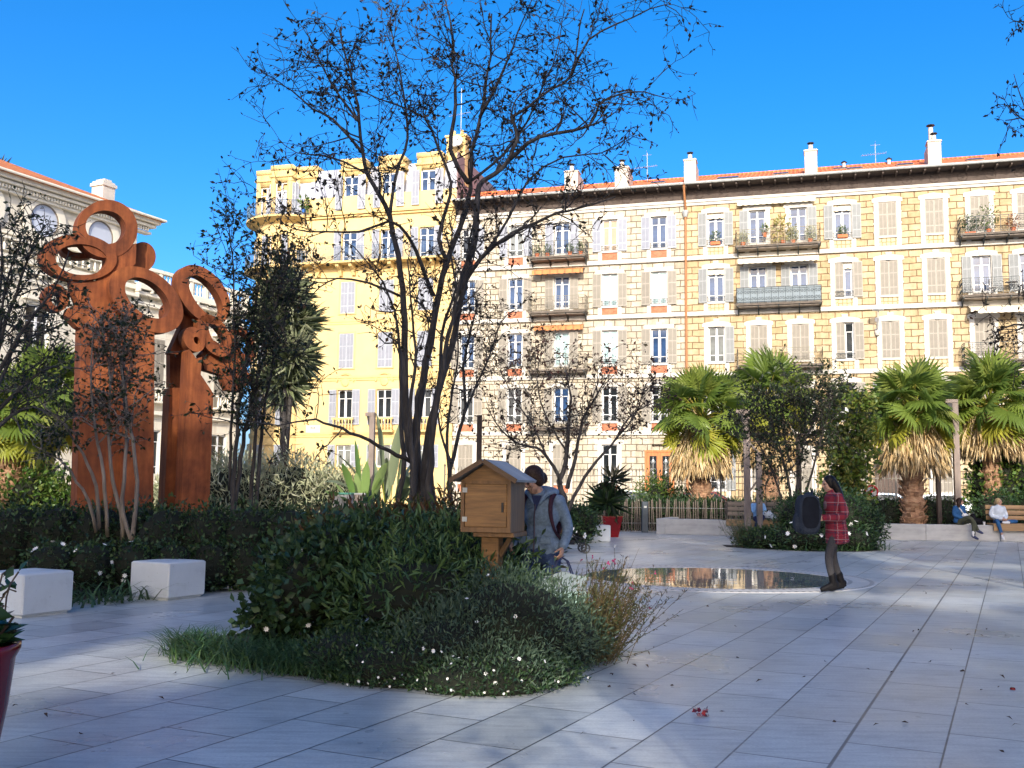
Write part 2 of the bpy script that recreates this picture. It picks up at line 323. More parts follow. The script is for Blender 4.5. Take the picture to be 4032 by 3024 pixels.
def me_surround(w, h, style):
    def f():
        b = MB(); j = .26
        if style in ('top', 'mid', 'brick'):
            for s in (-1, 1): b.box(min(s * w / 2, s * (w / 2 + j)), max(s * w / 2, s * (w / 2 + j)), -.05, 0, -.58, h)
            b.box(-w / 2 - .03, w / 2 + .03, -.11, .0, -.10, 0)
            if style == 'brick':
                b.box(-w / 2 - .42, w / 2 + .42, -.06, 0, h, h + .26); b.add([(-.12, -.09, h), (.12, -.09, h), (.17, -.09, h + .42), (-.17, -.09, h + .42), (-.12, 0, h), (.12, 0, h), (.17, 0, h + .42), (-.17, 0, h + .42)], [(0, 1, 2, 3), (0, 4, 5, 1), (1, 5, 6, 2), (2, 6, 7, 3), (3, 7, 4, 0)])
            else:
                W = w / 2 + j + .1; top = [(W, h), (W, h + .2), (W - .12, h + .26), (W * .5, h + .31), (0, h + .38), (-W * .5, h + .31), (-W + .12, h + .26), (-W, h + .2), (-W, h)]
                b.prism(top[::-1], -.06, 0)
                if style == 'mid': b.add([(-.12, -.10, h), (.12, -.10, h), (.18, -.10, h + .5), (-.18, -.10, h + .5), (-.12, 0, h), (.12, 0, h), (.18, 0, h + .5), (-.18, 0, h + .5)], [(0, 1, 2, 3), (0, 4, 5, 1), (1, 5, 6, 2), (2, 6, 7, 3), (3, 7, 4, 0)])
                else: b.ball((0, -.06, h + .22), (.16, .03, .1), 8, 5)
                for s in (-1, 1):                                   # relief scrolls
                    b.tube([(s * (.3 + .10 * math.cos(t_)), -.068, h + .15 + .07 * math.sin(t_)) for t_ in np.linspace(0, 5.4, 10)], .014, 4); b.tube([(s * (.42 + .25 * q), -.065, h + .12 + .04 * math.sin(q * 6)) for q in np.linspace(0, 1, 8)], .014, 4)
                    for z in (.25, .8, 1.5):
                        if z < h: b.ball((s * (w / 2 + j), -.03, z), (.05, .03, .07), 6, 4)
        else:
            for s in (-1, 1): b.box(min(s * w / 2, s * (w / 2 + .12)), max(s * w / 2, s * (w / 2 + .12)), -.035, 0, 0, h + .12)
            b.box(-w / 2, w / 2, -.035, 0, h, h + .12); b.box(-w / 2 - .12, w / 2 + .12, -.08, 0, -.08, 0)
        return b.mesh('surround', {'brick': m_white, 'yellow': m_yelt}.get(style, m_white))
    return cached(('su', round(w, 2), round(h, 2), style), f)
def me_guard(w):
    def f():
        b = MB(); b.box(-w / 2 - .05, w / 2 + .05, -.06, -.03, .34, .37); b.box(-w / 2 - .05, w / 2 + .05, -.06, -.03, .06, .085)
        n = max(4, int(w / .22))
        for i in range(n + 1): x = -w / 2 - .03 + (w + .06) * i / n; b.box(x - .009, x + .009, -.052, -.036, .085, .34)
        for i in range(n):
            xa = -w / 2 - .03 + (w + .06) * i / n; xb = xa + (w + .06) / n
            b.beam((xa, -.044, .09), (xb, -.044, .33), .012, .012); b.beam((xa, -.044, .33), (xb, -.044, .09), .012, .012)
        return b.mesh('guard_rail', m_iron)
    return cached(('gu', round(w, 2)), f)
def me_valance(w, d, drop, mat):
    def f():
        b = MB(); n = int(w / .12); V = []
        for i in range(n + 1):
            x = -w / 2 + w * i / n; sc = .05 * abs(math.sin(i * PI / 3)); V += [(x, 0, 0), (x, -d, -drop), (x, -d - .012, -drop - .24 - sc)]
        Fc = []
        for i in range(n):
            for k in range(2): Fc.append((i * 3 + k, i * 3 + k + 1, i * 3 + k + 4, i * 3 + k + 3))
        b.add(V, Fc); b.add([(x, y + .02, z) for x, y, z in V], [f_[::-1] for f_ in Fc]); return b.mesh('awning', mat)
    return cached(('va', round(w, 2), round(d, 2), round(drop, 2), mat.name), f)
def add_window(bld, s, z, w, h, mode='o', shm=None, pane=None, style='mid', y=0.0, rot=0.0, apron=None, guard=False, sw=.52):
    wo = link('window', me_frame(w, h), bld, (s, y, z), (0, 0, rot))
    link('pane', me_pane(w, h, pane or m_pane_b), wo)
    if style: link('surround', me_surround(w, h, style), wo)
    if shm:
        hh = h + .02
        if mode in ('o', 'l', 'h'): 
            if mode != 'h': link('shutter', me_shutter(sw, hh, shm), wo, (-w / 2 - sw / 2 - .05, -.10, -.01), (0, 0, R(-3 + random.uniform(-5, 2))))
        if mode in ('o', 'r', 'h'): link('shutter', me_shutter(sw, hh, shm), wo, (w / 2 + sw / 2 + .05, -.10, -.01), (0, 0, R(4 + random.uniform(-2, 5))))
        if mode == 'h': link('shutter', me_shutter(w / 2, hh, shm), wo, (-w / 4, .02, 0))
        if mode == 'c':
            for q in (-1, 1): link('shutter', me_shutter(w / 2 - .01, hh - .02, shm), wo, (q * w / 4, .02, 0), (0, 0, R(q * -1.2)))
    if apron: link('apron', cached(('ap', round(w, 2), apron.name), lambda: MB().box(-w / 2, w / 2, -.02, 0, -.58, -.10).mesh('apron', apron)), wo)
    if guard: link('guard_rail', me_guard(w), wo)
    return wo
def me_railing(w, d, mat, scroll=True, step=.42):
    def f():
        b = MB(); segs = [((-w / 2, -d), (w / 2, -d)), ((-w / 2, -.02), (-w / 2, -d)), ((w / 2, -d), (w / 2, -.02))]
        for (xa, ya), (xb, yb) in segs:
            L = math.hypot(xb - xa, yb - ya); n = max(2, round(L / step))
            for z, r in ((.98, .028), (.86, .014), (.10, .018)): b.beam((xa, ya, z), (xb, yb, z), r * 1.4, r)
            for i in range(n + 1):
                q = i / n; b.beam((xa + (xb - xa) * q, ya + (yb - ya) * q, .0), (xa + (xb - xa) * q, ya + (yb - ya) * q, .98), .024, .024)
                if i < n:
                    ux, uy = (xb - xa) / L, (yb - ya) / L; cx, cy = xa + (xb - xa) * (q + .5 / n), ya + (yb - ya) * (q + .5 / n); rr = L / n / 2 - .02
                    if scroll:
                        for zc, sg in ((.66, 1), (.30, -1)):
                            for hd in (-1, 1):
                                P = []
                                for a in np.linspace(0, 7.2, 15):
                                    r = rr * .52 * (1 - a / 9); P.append((cx + ux * hd * (rr * .48 + r * math.cos(a) * .9), cy + uy * hd * (rr * .48 + r * math.cos(a) * .9), zc + sg * r * math.sin(a) * 1.25))
                                b.tube(P, .010, 4, cap=False)
                    else:
                        b.beam((cx, cy, .1), (cx, cy, .98), .018, .018); b.beam((cx - ux * rr * .5, cy - uy * rr * .5, .1), (cx - ux * rr * .5, cy - uy * rr * .5, .86), .014, .014); b.beam((cx + ux * rr * .5, cy + uy * rr * .5, .1), (cx + ux * rr * .5, cy + uy * rr * .5, .86), .014, .014)
        return b.mesh('railing', mat)
    return cached(('ra', round(w, 2), round(d, 2), mat.name, scroll), f)
def add_balcony(bld, s, z, w, d=.95, mat=None, scroll=True, screen=None):
    def f():
        b = MB(); b.box(-w / 2, w / 2, -d, 0, -.10, 0); b.box(-w / 2 - .05, w / 2 + .05, -d - .05, 0, -.04, -.002); b.box(-w / 2 + .1, w / 2 - .1, -d + .15, 0, -.2, -.1); return b.mesh('balcony', m_slab)
    bo = link('balcony', cached(('ba', round(w, 2), round(d, 2)), f), bld, (s, 0, z))
    def fb():
        b = MB(); b.prism([(-.02, -.0), (-d + .05, 0), (-d + .05, -.08), (-d * .55, -.16), (-.16, -.42), (-.02, -.48)], -.035, .035)
        b.v = [(y, x, zz) for x, y, zz in b.v]; b.tube([(0, -.06 - .05 * math.cos(a), -.42 + .05 * math.sin(a)) for a in np.linspace(0, 6, 9)], .02, 4); return b.mesh('bracket', m_iron)
    n = max(2, round(w / 1.25))
    for i in range(n + 1): link('bracket', cached(('br', round(d, 2)), fb), bo, (-w / 2 + .08 + (w - .16) * i / n, 0, -.10))
    link('railing', me_railing(w, d, mat or m_iron, scroll), bo)
    if screen: link('screen', MB().box(-w / 2 + .03, w / 2 - .03, -d + .03, -d + .04, .05, .96).mesh('screen', screen), bo)
    return bo
def chimney_mesh(w, d, h, pots, tall=0):
    b = MB(); b.box(-w / 2, w / 2, 0, d * .45, -1.2, h); b.box(-w / 2, w / 2, d * .45, d, -1.2, h * .86); b.box(-w / 2 - .05, w / 2 + .05, -.05, d * .45 + .05, h * .93, h * .97)
    b.box(-w / 2 - .14, w / 2 + .14, -.16, d + .1, -.55, -.36, 1)
    for i in range(pots):
        y = .2 + (d - .4) * i / max(1, pots - 1); z = h if y < d * .45 else h * .86
        b.lathe([(.15, 0), (.13, .3), (.12, .32)], 10, (0, y, z)); b.lathe([(.10, .32), (.10, .42)], 8, (0, y, z), 2); b.lathe([(.22, .42), (.2, .47), (.03, .5)], 10, (0, y, z), 2)
    if tall: b.lathe([(.14, 0), (.14, tall)], 10, (0, d * .8, h * .86)); b.lathe([(.1, tall), (.1, tall + .12)], 8, (0, d * .8, h * .86), 2); b.lathe([(.26, tall + .12), (.24, tall + .17), (.04, tall + .2)], 12, (0, d * .8, h * .86), 2)
    return b.mesh('chimney', [m_chim, m_zinc, m_black])
ROT = R(-16); BP = (10.948, 63.0, 0.0)
ca, sa = math.cos(ROT), math.sin(ROT)
def FW(s, y, z): return (BP[0] + s * ca - y * sa, BP[1] + s * sa + y * ca, z)          # facade coordinates to world
def stone_block(name, label, x0, x1, wallm, cols, floors, doors=()):
    B = thing(name, label, 'building', BP, ROT)
    hw = 1.02; holes = [(c - hw / 2, c + hw / 2, z, z + h) for c in cols for z, h in floors] + [(c - w / 2, c + w / 2, .15, .15 + h) for c, w, h in doors]
    b = MB(); wall_holes(b, x0, x1, 0, 20.7, holes, .24)
    b.add([(x0, 0, 0), (x0, 11, 0), (x0, 11, 20.7), (x0, 0, 20.7), (x1, 0, 0), (x1, 11, 0), (x1, 11, 20.7), (x1, 0, 20.7)], [(0, 1, 2, 3), (4, 7, 6, 5), (1, 5, 6, 2)])
    b.add([(x0, .3, 0), (x1, .3, 0), (x1, .3, 20.6), (x0, .3, 20.6)], [(0, 1, 2, 3)])
    b.build('wall', wallm, B)
    b = MB()
    for z in (5.05, 8.68, 12.53, 16.11): b.box(x0, x1, -.07, -.003, z + .03, z + .22); b.box(x0, x1, -.12, -.003, z - .05, z + .03)
    b.box(x0, x1, -.10, -.003, 19.60, 19.78); b.box(x0, x1, -.18, -.003, 19.78, 19.95); b.build('string_course', m_white, B)
    b = MB(); b.box(x0, x1, -.03, -.003, 19.96, 20.72); b.box(x0, x1, -.95, 0, 20.72, 20.77); n = int((x1 - x0) / .78)
    for i in range(n + 1): x = x0 + .05 + (x1 - x0 - .1) * i / n; b.box(x - .05, x + .05, -.9, -.03, 20.58, 20.72)
    for i in range(int((x1 - x0) / 1.55)):
        x = x0 + .8 + i * 1.55; b.tube([(x + .28 * math.cos(a), -.035, 20.3 + .24 * math.sin(a)) for a in np.linspace(0, 2 * PI, 14)], .02, 4, cap=False)
    b.build('eaves', m_soff, B)
    b = MB(); b.add([(x0, -.98, 20.80), (x1, -.98, 20.80), (x1, 5.2, 23.05), (x0, 5.2, 23.05), (x0, 11.4, 20.80), (x1, 11.4, 20.80)], [(0, 1, 2, 3), (3, 2, 5, 4)]); b.tube([(x0, 5.2, 23.06), (x1, 5.2, 23.06)], .11, 6)
    b.add([(x0, -.9, 20.78), (x0, 5.2, 23.0), (x0, 11.4, 20.78), (x1, -.9, 20.78), (x1, 5.2, 23.0), (x1, 11.4, 20.78)], [(0, 1, 2), (3, 5, 4)])
    b.build('roof', m_tile, B)
    MB().tube([(x0, -1.02, 20.80), (x1, -1.02, 20.80)], .085, 8).build('gutter', m_zinc, B)
    return B
FLO = [(16.93, 2.12), (13.30, 2.15), (9.50, 2.25), (5.85, 2.25), (1.9, 2.5)]
# --- ochre stone building
RC = [1.88, 4.45, 6.92, 9.51, 12.1, 14.73, 17.22, 19.75, 22.4]
B1 = stone_block('ochre_stone_building', 'long ochre stone apartment block with grey shutters and red tile roof', .06, 26, m_stone_y, RC, FLO[:4] + [(1.6, 2.4)])
modes = ['olroccccc', 'oooh' 'ccooo', 'rcchccccc', 'oocoohcoo', 'occocccoo']
for f, (z, h) in enumerate(FLO[:4] + [(1.6, 2.4)]):
    for c, s in enumerate(RC):
        md = modes[f][c]; md = {'l': 'l', 'r': 'r'}.get(md, md)
        sm = m_sh_beige if (md in 'ch') or f >= 2 and c % 2 else m_sh_grey
        pn = m_pane_b if f < 2 else (m_pane_g if c == 0 and f == 2 else m_pane_d)
        wo = add_window(B1, s, z, 1.02, h, md, sm, pn, 'top' if f == 0 else 'mid', apron=None if c in (1, 2, 6, 7) and f < 3 else m_hex, guard=md in 'oh' and c in (0, 3, 8))
        if f < 2 and c in (0, 3): link('awning', me_valance(1.0, .10, .05, m_cream_cloth), wo, (0 if md != 'h' else .25, .12, h - .06) if md != 'h' else (.0, .16, h - .06))
for s, z, w_, sc, scr in ((5.68, 16.62, 5.0, True, None), (5.68, 12.98, 5.0, True, 1), (5.68, 9.2, 5.0, True, None), (18.6, 16.62, 5.2, True, None), (18.6, 12.98, 5.2, True, None), (18.6, 9.2, 5.2, True, None)):
    add_balcony(B1, s, z, w_, .95, m_irono if (s < 6 and not scr) else m_iron, sc, M_plain('grey balcony screen', (.20, .24, .26), .8, .1, 4) if scr else None)
link('awning', me_valance(4.8, .75, .22, m_cream_cloth), B1, (5.68, -.1, 15.98)); link('awning', me_valance(5.0, .9, .3, m_cream_cloth), B1, (18.9, -.1, 12.45))
link('awning', me_valance(4.7, .25, .03, m_cream_cloth), B1, (5.6, -.08, 19.62))
for s, y, h, pots, tall in ((.25, .55, 1.55, 3, 0), (7.75, .55, 1.55, 3, 0), (14.95, .6, 1.55, 3, 1.5), (22.8, .6, 1.5, 3, 0)):
    link('chimney', chimney_mesh(.75, 1.9, h, pots, tall), B1, (s, y, 21.35))
def skylight(B, s, y, w_, h_):
    z = 20.80 + (y + .98) * (2.25 / 6.18); o = MB().box(-w_ / 2, w_ / 2, -h_ / 2, h_ / 2, .02, .10).box(-w_ / 2 - .08, w_ / 2 + .08, -h_ / 2 - .08, h_ / 2 + .08, -.02, .05, 1).build('skylight', [m_pane_d, m_slab], B, (s, y, z)); o.rotation_euler = (math.atan(2.25 / 6.18), 0, 0)
for a in ((2.6, 1.4, 1.3, 1.0), (5.9, 1.9, .9, .6), (9.6, 3.2, .8, .5), (10.4, 1.9, .9, .6), (13.4, 2.2, .9, .6), (17.4, 2.0, .9, .6)): skylight(B1, *a)
for s in (9.9, 12.7): MB().lathe([(.12, -.5), (.12, .25)], 8).lathe([(.22, .25), (.05, .38)], 10, mi=1).build('vent_pipe', [m_zinc, m_black], B1, (s, 4.9, 23.0))
link('door', MB().box(-.6, -.03, .12, .18, 0, 3).box(.03, .6, .12, .18, 0, 3).box(-.7, .7, .16, .2, 0, 3.1).mesh('door', m_ddoor), B1, (11.7, -.3, .15))
MB().tube([(0, -.18, 0), (0, -.18, 18.9), (.03, -.25, 19.3), (0, -.75, 20.2), (0, -.98, 20.75)], .075, 8).lathe([(.11, 18.85), (.2, 19.15), (.2, 19.25)], 8, (0, -.2, 0), 1).build('downpipe', [m_pipe, m_zinc], B1, (.02, 0, 0))
# --- cream stone building with brick aprons
LC = [-14.54, -11.22, -8.07, -4.88, -1.7]
B2 = stone_block('cream_stone_building', 'cream stone apartment block with red brick panels under its windows', -15.45, 0, m_stone_w, LC, FLO, [])
lp = [[m_pane_d, m_pane_g, m_pane_b, m_pane_t, m_pane_b], [m_pane_b, m_pane_b, m_pane_b, m_pane_c, m_pane_c], [m_pane_b, m_pane_b, m_pane_c, m_pane_c, m_pane_b], [m_pane_d, m_pane_d, m_pane_b, m_pane_d, m_pane_d], [m_pane_d] * 5]
for f, (z, h) in enumerate(FLO):
    for c, s in enumerate(LC):
        if f == 4 and c == 4: continue
        add_window(B2, s, z, 1.02, h, 'c' if f == 4 and c < 3 else ('o' if f < 4 else 'n'), m_sh_lav if f == 0 else m_sh_beige, lp[f][c], 'brick', apron=m_brick if c != 2 or f > 3 else None, guard=c != 2 and f < 4, sw=.56)
for z, mt in ((16.62, m_iron), (12.98, m_irono), (9.2, m_irono), (5.5, m_iron)): add_balcony(B2, -8.2, z, 3.75, .95, mt)
link('awning', me_valance(3.4, .7, .22, m_orange_cloth), B2, (-8.2, -.08, 15.95)); link('awning', me_valance(3.3, .35, .12, m_orange_cloth), B2, (-8.2, -.08, 12.2))
for s in (-4.2, -7.6): link('chimney', chimney_mesh(.9, 1.9, 1.4, 3), B2, (s, .55, 21.35))
skylight(B2, -2.0, 2.0, .9, .6)
D2 = MB().box(-.85, .85, .02, .1, 0, 3.3).box(-.92, -.8, -.04, .1, 0, 3.42).box(.8, .92, -.04, .1, 0, 3.42).box(-.8, .8, -.04, .1, 3.3, 3.42).box(-.03, .03, -.02, .1, 0, 3.3).build('door', m_door, B2, (-1.70, -.12, .62))
for q in (-1, 1):
    b = MB(); b.box(-.22, .22, -.005, .015, 1.0, 3.05); g = MB(); 
    for z in (1.3, 1.75, 2.2, 2.65):
        for k in (-1, 1): g.tube([(k * (.09 + .06 * math.cos(a) * (1 - a / 9)), -.015, z + .09 * math.sin(a) * (1 - a / 9)) for a in np.linspace(0, 6.5, 12)], .012, 4)
    g.box(-.012, .012, -.02, -.008, 1.05, 3.0); g.ball((0, -.02, 2.0), (.09, .02, .12), 8, 5, mi=0); g.ball((0, -.02, 2.75), (.08, .02, .1), 8, 5)
    pn = link('door_glass', b.mesh('door_glass', m_pane_d), D2, (q * .40, 0, 0)); link('grille', g.mesh('grille', m_zinc), D2, (q * .40, 0, 0))
# --- yellow corner building
B3 = thing('yellow_corner_building', 'tall yellow corner building with grey mansard roof and curved balconies', 'building', BP, ROT)
YC = [-23.37, -20.46, -17.58]; YF = [(17.15, 2.2), (13.55, 2.25), (9.7, 2.45), (5.8, 2.4), (2.9, 1.5)]
holes = [(c - .55, c + .55, z, z + h) for c in YC for z, h in YF]
x0, x1, cx, cy, cr = -27.0, -15.5, -29.0, 2.45, 2.65
b = MB(); wall_holes(b, x0, x1, 0, 20.75, holes, .24); b.add([(x0, .3, 0), (x1, .3, 0), (x1, .3, 20.7), (x0, .3, 20.7)], [(0, 1, 2, 3)])
n = 36; ring = lambda r, z: [(cx + r * math.cos(2 * PI * i / n), cy + r * math.sin(2 * PI * i / n), z) for i in range(n)]
b.add(ring(cr, 0) + ring(cr, 20.75), [(i, (i + 1) % n, n + (i + 1) % n, n + i) for i in range(n)])
b.add([(x0, 12, 0), (x1, 12, 0), (x1, 12, 20.7), (x0, 12, 20.7), (cx - cr, cy, 0), (cx - cr, 12, 0), (cx - cr, 12, 20.75), (cx - cr, cy, 20.75)], [(1, 0, 3, 2), (4, 7, 6, 5)])
b.box(x0, x1, .02, .32, 20.75, 21.95); b.build('wall', m_yel, B3)
MB().box(-15.5, -15.42, .02, 12, 20.0, 24.5).add([(-15.41, .02, 20.6), (-15.41, 12, 20.6), (-15.41, 12, 24.5), (-15.41, 1.3, 24.5), (-15.41, .4, 22)], [(0, 1, 2, 3, 4)]).build('party_wall', m_mauve, B3)
b = MB()
for z, d in ((20.55, .30), (16.9, .12), (12.95, .07), (9.0, .12), (5.1, .10)):
    b.box(x0, x1, -d, -.003, z, z + .16); b.box(x0, x1, -d * .55, -.003, z - .16, z)
    rr = ring(cr + d, z) + ring(cr + d, z + .16) + ring(cr + d * .55, z - .16); b.add(rr, [(i, (i + 1) % n, n + (i + 1) % n, n + i) for i in range(n)] + [(2 * n + i, 2 * n + (i + 1) % n, (i + 1) % n, i) for i in range(n)] + [tuple(range(n, 2 * n))])
for c in YC:                                                       # arched mouldings over the second floor windows
    b.tube([(c + .62 * math.cos(a), -.05, 8.75 + .55 * math.sin(a)) for a in np.linspace(0, PI, 14)], .07, 5); b.ball((c, -.06, 8.75), (.3, .06, .32), 10, 6)
b.build('moulding', m_yelt, B3)
b = MB(); b.add([(x0, .33, 21.9), (x1, .33, 21.9), (x1, 1.35, 24.4), (x0, 1.35, 24.4), (x0, 12, 24.6), (x1, 12, 24.6)], [(0, 1, 2, 3), (3, 2, 5, 4)])
b.add(ring(cr - .35, 20.7) + ring(cr - 1.0, 24.0) + ring(.05, 24.3), [(i, (i + 1) % n, n + (i + 1) % n, n + i) for i in range(n)] + [(n + i, n + (i + 1) % n, 2 * n + (i + 1) % n, 2 * n + i) for i in range(n)])
b.box(x0 - 2, x0 + .3, 1.0, 3, 20.7, 24.2); b.build('mansard_roof', m_slate, B3)
def dormer(px, py, rot, w=1.15):
    o = MB().box(-w / 2 - .32, -w / 2, -.12, 1.4, 0, 3.55).box(w / 2, w / 2 + .32, -.12, 1.4, 0, 3.55).box(-w / 2, w / 2, -.12, 1.4, 2.62, 3.55).box(-w / 2 - .42, w / 2 + .42, -.22, 1.5, 2.95, 3.08).box(-w / 2 - .36, w / 2 + .36, -.17, 1.5, 3.5, 3.85).box(-w / 2, w / 2, .25, 1.4, 0, 2.62).build('dormer', m_yelt, B3, (px, py, 20.85), (0, 0, rot))
    wi = link('window', me_frame(w, 2.5), o, (0, -.05, .08)); return wi
for c in YC:
    dormer(c, .28, 0)
    add_window(B3, c, 20.95, 1.1, 2.45, 'o', m_sh_lav, m_pane_b, None, y=.02, sw=.55)
for ang in (0, -52, 50):
    a = R(-90 + ang); dormer(cx + (cr - .55) * math.cos(a), cy + (cr - .55) * math.sin(a), R(ang), 1.0)
    add_window(B3, cx + (cr - .78) * math.cos(a), 20.95, 1.0, 2.45, 'o', m_sh_lav, m_pane_b, None, y=cy + (cr - .78) * math.sin(a), rot=R(ang), sw=.5)
    for z, h in YF: add_window(B3, cx + (cr + .10) * math.cos(a), z, 1.0, h, 'c' if ang else 'o', m_sh_lav, m_pane_d, 'yellow', y=cy + (cr + .10) * math.sin(a), rot=R(ang), sw=.46)
for f, (z, h) in enumerate(YF):
    for c_, s in enumerate(YC): add_window(B3, s, z, 1.1, h, ['o', 'c', 'c', 'o', 'o'][f], m_sh_lav, [m_pane_b, m_pane_d, m_pane_d, m_pane_d, m_pane_g][f], 'yellow', sw=.55)
for c in YC[:2]:                                                   # half raised louvred blinds
    pass
b = MB(); b.box(x0, x1, -1.0, 0, 16.95, 17.08); 
for s in (-17.0, -18.2, -20.0, -21.0, -22.9, -23.9, -25.6): b.prism([(-.0, 0), (-.85, 0), (-.8, -.22), (-.35, -.4), (-.2, -.75), (0, -.8)], s - .12, s + .12); 
k0 = len(b.v) - 7 * 12
b.v[k0:] = [(y, x, z + 16.95) for x, y, z in b.v[k0:]]
bo = b.build('balcony', m_yelt, B3); link('railing', me_railing(11.3, .95, m_ironb, False, .36), bo, (-21.25, 0, 17.08))
for z in (17.08, 20.75):
    b = MB(); R1 = cr + .85; b.add(ring(R1, z - .16) + ring(R1, z - .03) + ring(cr - .4, z - .55) + ring(cr - .4, z - .03), [(i, (i + 1) % n, n + (i + 1) % n, n + i) for i in range(n)] + [(2 * n + i, 2 * n + (i + 1) % n, (i + 1) % n, i) for i in range(n)] + [(n + i, n + (i + 1) % n, 3 * n + (i + 1) % n, 3 * n + i) for i in range(n)])
    bo = b.build('balcony', m_yelt, B3); r = MB()
    pts = [(cx + (R1 - .06) * math.cos(a), cy + (R1 - .06) * math.sin(a)) for a in np.linspace(R(-200), R(-35), 60)]
    for zz, q in ((1.0, .028), (.86, .014), (.1, .018)): r.tube([(x, y, z + zz) for x, y in pts], q, 5)
    for x, y in pts: r.beam((x, y, z), (x, y, z + 1.0), .022, .022)
    r.build('railing', m_ironb, bo)
    if z > 18:
        nb = MB(); pp = pts[6:26]; V = [(x, y, z + q) for x, y in pp for q in (.06, .98)]; nb.add(V, [(2 * i, 2 * i + 2, 2 * i + 3, 2 * i + 1) for i in range(len(pp) - 1)]); nb.build('screen', M_plain('blue balcony cloth', (.06, .19, .30), .8, .15, 4), bo)
for s, w_ in ((-20.4, 1.6), (-17.6, 1.6), (-23.3, 1.6)):
    b = MB(); b.box(s - w_ / 2, s + w_ / 2, -.5, 0, 5.25, 5.4); b.box(s - w_ / 2, s + w_ / 2, -.5, -.38, 6.12, 6.25)
    for i in range(7): b.lathe([(.05, 0), (.08, .2), (.04, .45), (.06, .72)], 8, (s - w_ / 2 + .12 + (w_ - .24) * i / 6, -.44, 5.4))
    b.build('balustrade', m_yelt, B3)
link('chimney', MB().box(-.7, .7, -.45, .45, -2, 1.5).box(-.8, .8, -.55, .55, 1.5, 1.65).lathe([(.14, 1.65), (.12, 2.1)], 8, (-.3, 0, 0)).lathe([(.14, 1.65), (.12, 2.1)], 8, (.3, 0, 0)).mesh('chimney', m_yelt), B3, (-16.1, 1.9, 24.6))
# --- white mansion on the left, parallel to the paving
LP, LROT = (-18.2264, 61.0, 0.0), R(63.6)
B4 = thing('cream_mansion', 'cream stone mansion with round windows and a roof balustrade', 'building', LP, LROT)
cl, sl_ = math.cos(LROT), math.sin(LROT)
def LW(x, y, z): return (LP[0] + x * cl - y * sl_, LP[1] + x * sl_ + y * cl, z)
WX = [-26.4, -22.9, -19.4, -15.9, -12.4, -8.9]; WW = [-4.4, -1.6, 1.0]
b = MB(); holes = [(x - .7, x + .7, z, z + h) for x in WX for z, h in ((7.0, 3.4), (2.0, 2.6))]
wall_holes(b, -30, -6.35, 0, 16.0, holes, .3); b.add([(-6.35, 0, 0), (-6.35, 14, 0), (-6.35, 14, 16), (-6.35, 0, 16)], [(0, 1, 2, 3)])
wall_holes(b, -6.35, 2.6, 0, 12.6, [(x - .65, x + .65, z, z + h) for x in WW for z, h in ((6.2, 3.6), (2.0, 2.6))], .3, yf=.15)
b.add([(2.6, .15, 0), (2.6, 14, 0), (2.6, 14, 12.6), (2.6, .15, 12.6), (-6.35, .15, 12.6), (-6.35, 14, 12.6)], [(0, 1, 2, 3), (4, 3, 2, 5)])
b.add([(-30, .5, 0), (2.6, .5, 0), (2.6, .5, 12.5), (-30, .5, 12.5)], [(0, 1, 2, 3)]); b.build('wall', m_cream, B4)
b = MB()
for xa, xb, z, d, h in ((-30, -5.6, 15.55, .30, .12), (-30, -5.5, 15.9, .55, .14), (-30, -5.35, 16.1, .75, .22), (-30, -6.2, 13.55, .12, .1), (-30, -6.3, 12.3, .2, .25), (-30, -6.3, 11.85, .35, .18), (-30, -6.3, 11.4, .12, .2), (-6.3, 2.75, 12.35, .45, .25), (-6.3, 2.7, 12.05, .28, .2), (-6.3, 2.7, 11.5, .1, .22), (-30, 2.7, 5.45, .16, .22), (-30, 2.7, 1.5, .12, .2)): b.box(xa, xb, -d, .14, z, z + h)
for i in range(140): x = -29.9 + i * .172; b.box(x, x + .09, -.42, -.30, 15.68, 15.86)
for i in range(36): x = -29.8 + i * .9; b.box(x, x + .14, -.44 if x > -6.4 else -.33, -.1, 11.9 + (.3 if x > -6.4 else -.25), 12.05 + (.3 if x > -6.4 else -.25))
b.box(-6.3, 2.75, -.3, .1, 13.5, 13.68); b.box(-6.3, 2.75, -.28, .08, 12.6, 12.72); b.box(-30, -6.4, -.22, .0, 13.3, 13.42)
for i in range(8): x = -6.0 + i * 1.22; b.box(x, x + .22, -.26, .06, 12.72, 13.5)
for x in WX + WW: b.prism([(x - .95, 10.6), (x + .95, 10.6), (x + .95, 10.8), (x - .95, 10.8)], -.2, .14); b.box(x - .95, x + .95, -.3, .14, 6.95 if x < -6 else 6.12, 7.0 if x < -6 else 6.2)
b.build('cornice', m_cream2, B4)
prof = [(.04, 0), (.075, .18), (.05, .4), (.03, .52), (.06, .64)]
bm_ = MB().lathe([(r, z * 1.2) for r, z in prof], 8).mesh('baluster', m_cream2); bm2 = MB().lathe([(r, z * .9) for r, z in prof], 7).mesh('baluster', m_cream2)
bo = MB().box(-6.25, 2.7, -.27, .05, 12.725, 12.74).build('balustrade', m_cream2, B4)
for i in range(34): link('baluster', bm_, bo, (-5.6 + i * .245, -.12, 12.735))
bo = MB().box(-30, -6.42, -.2, -.02, 12.725, 12.74).build('balustrade', m_cream2, B4)
for i in range(60): link('baluster', bm2, bo, (-29.6 + i * .385, -.12, 12.735))
for x in WX + WW:
    z0_ = 6.2 if x > -6.4 else 6.0; b = MB(); b.box(x - .72, x + .72, -.29, -.15, z0_ - .02, z0_ + .03); b.box(x - .72, x + .72, -.29, -.15, z0_ + .68, z0_ + .75)
    for i in range(7): b.lathe([(r, z * 1.1) for r, z in prof], 7, (x - .6 + i * .2, -.22, z0_))
    b.build('balustrade', m_cream2, B4)
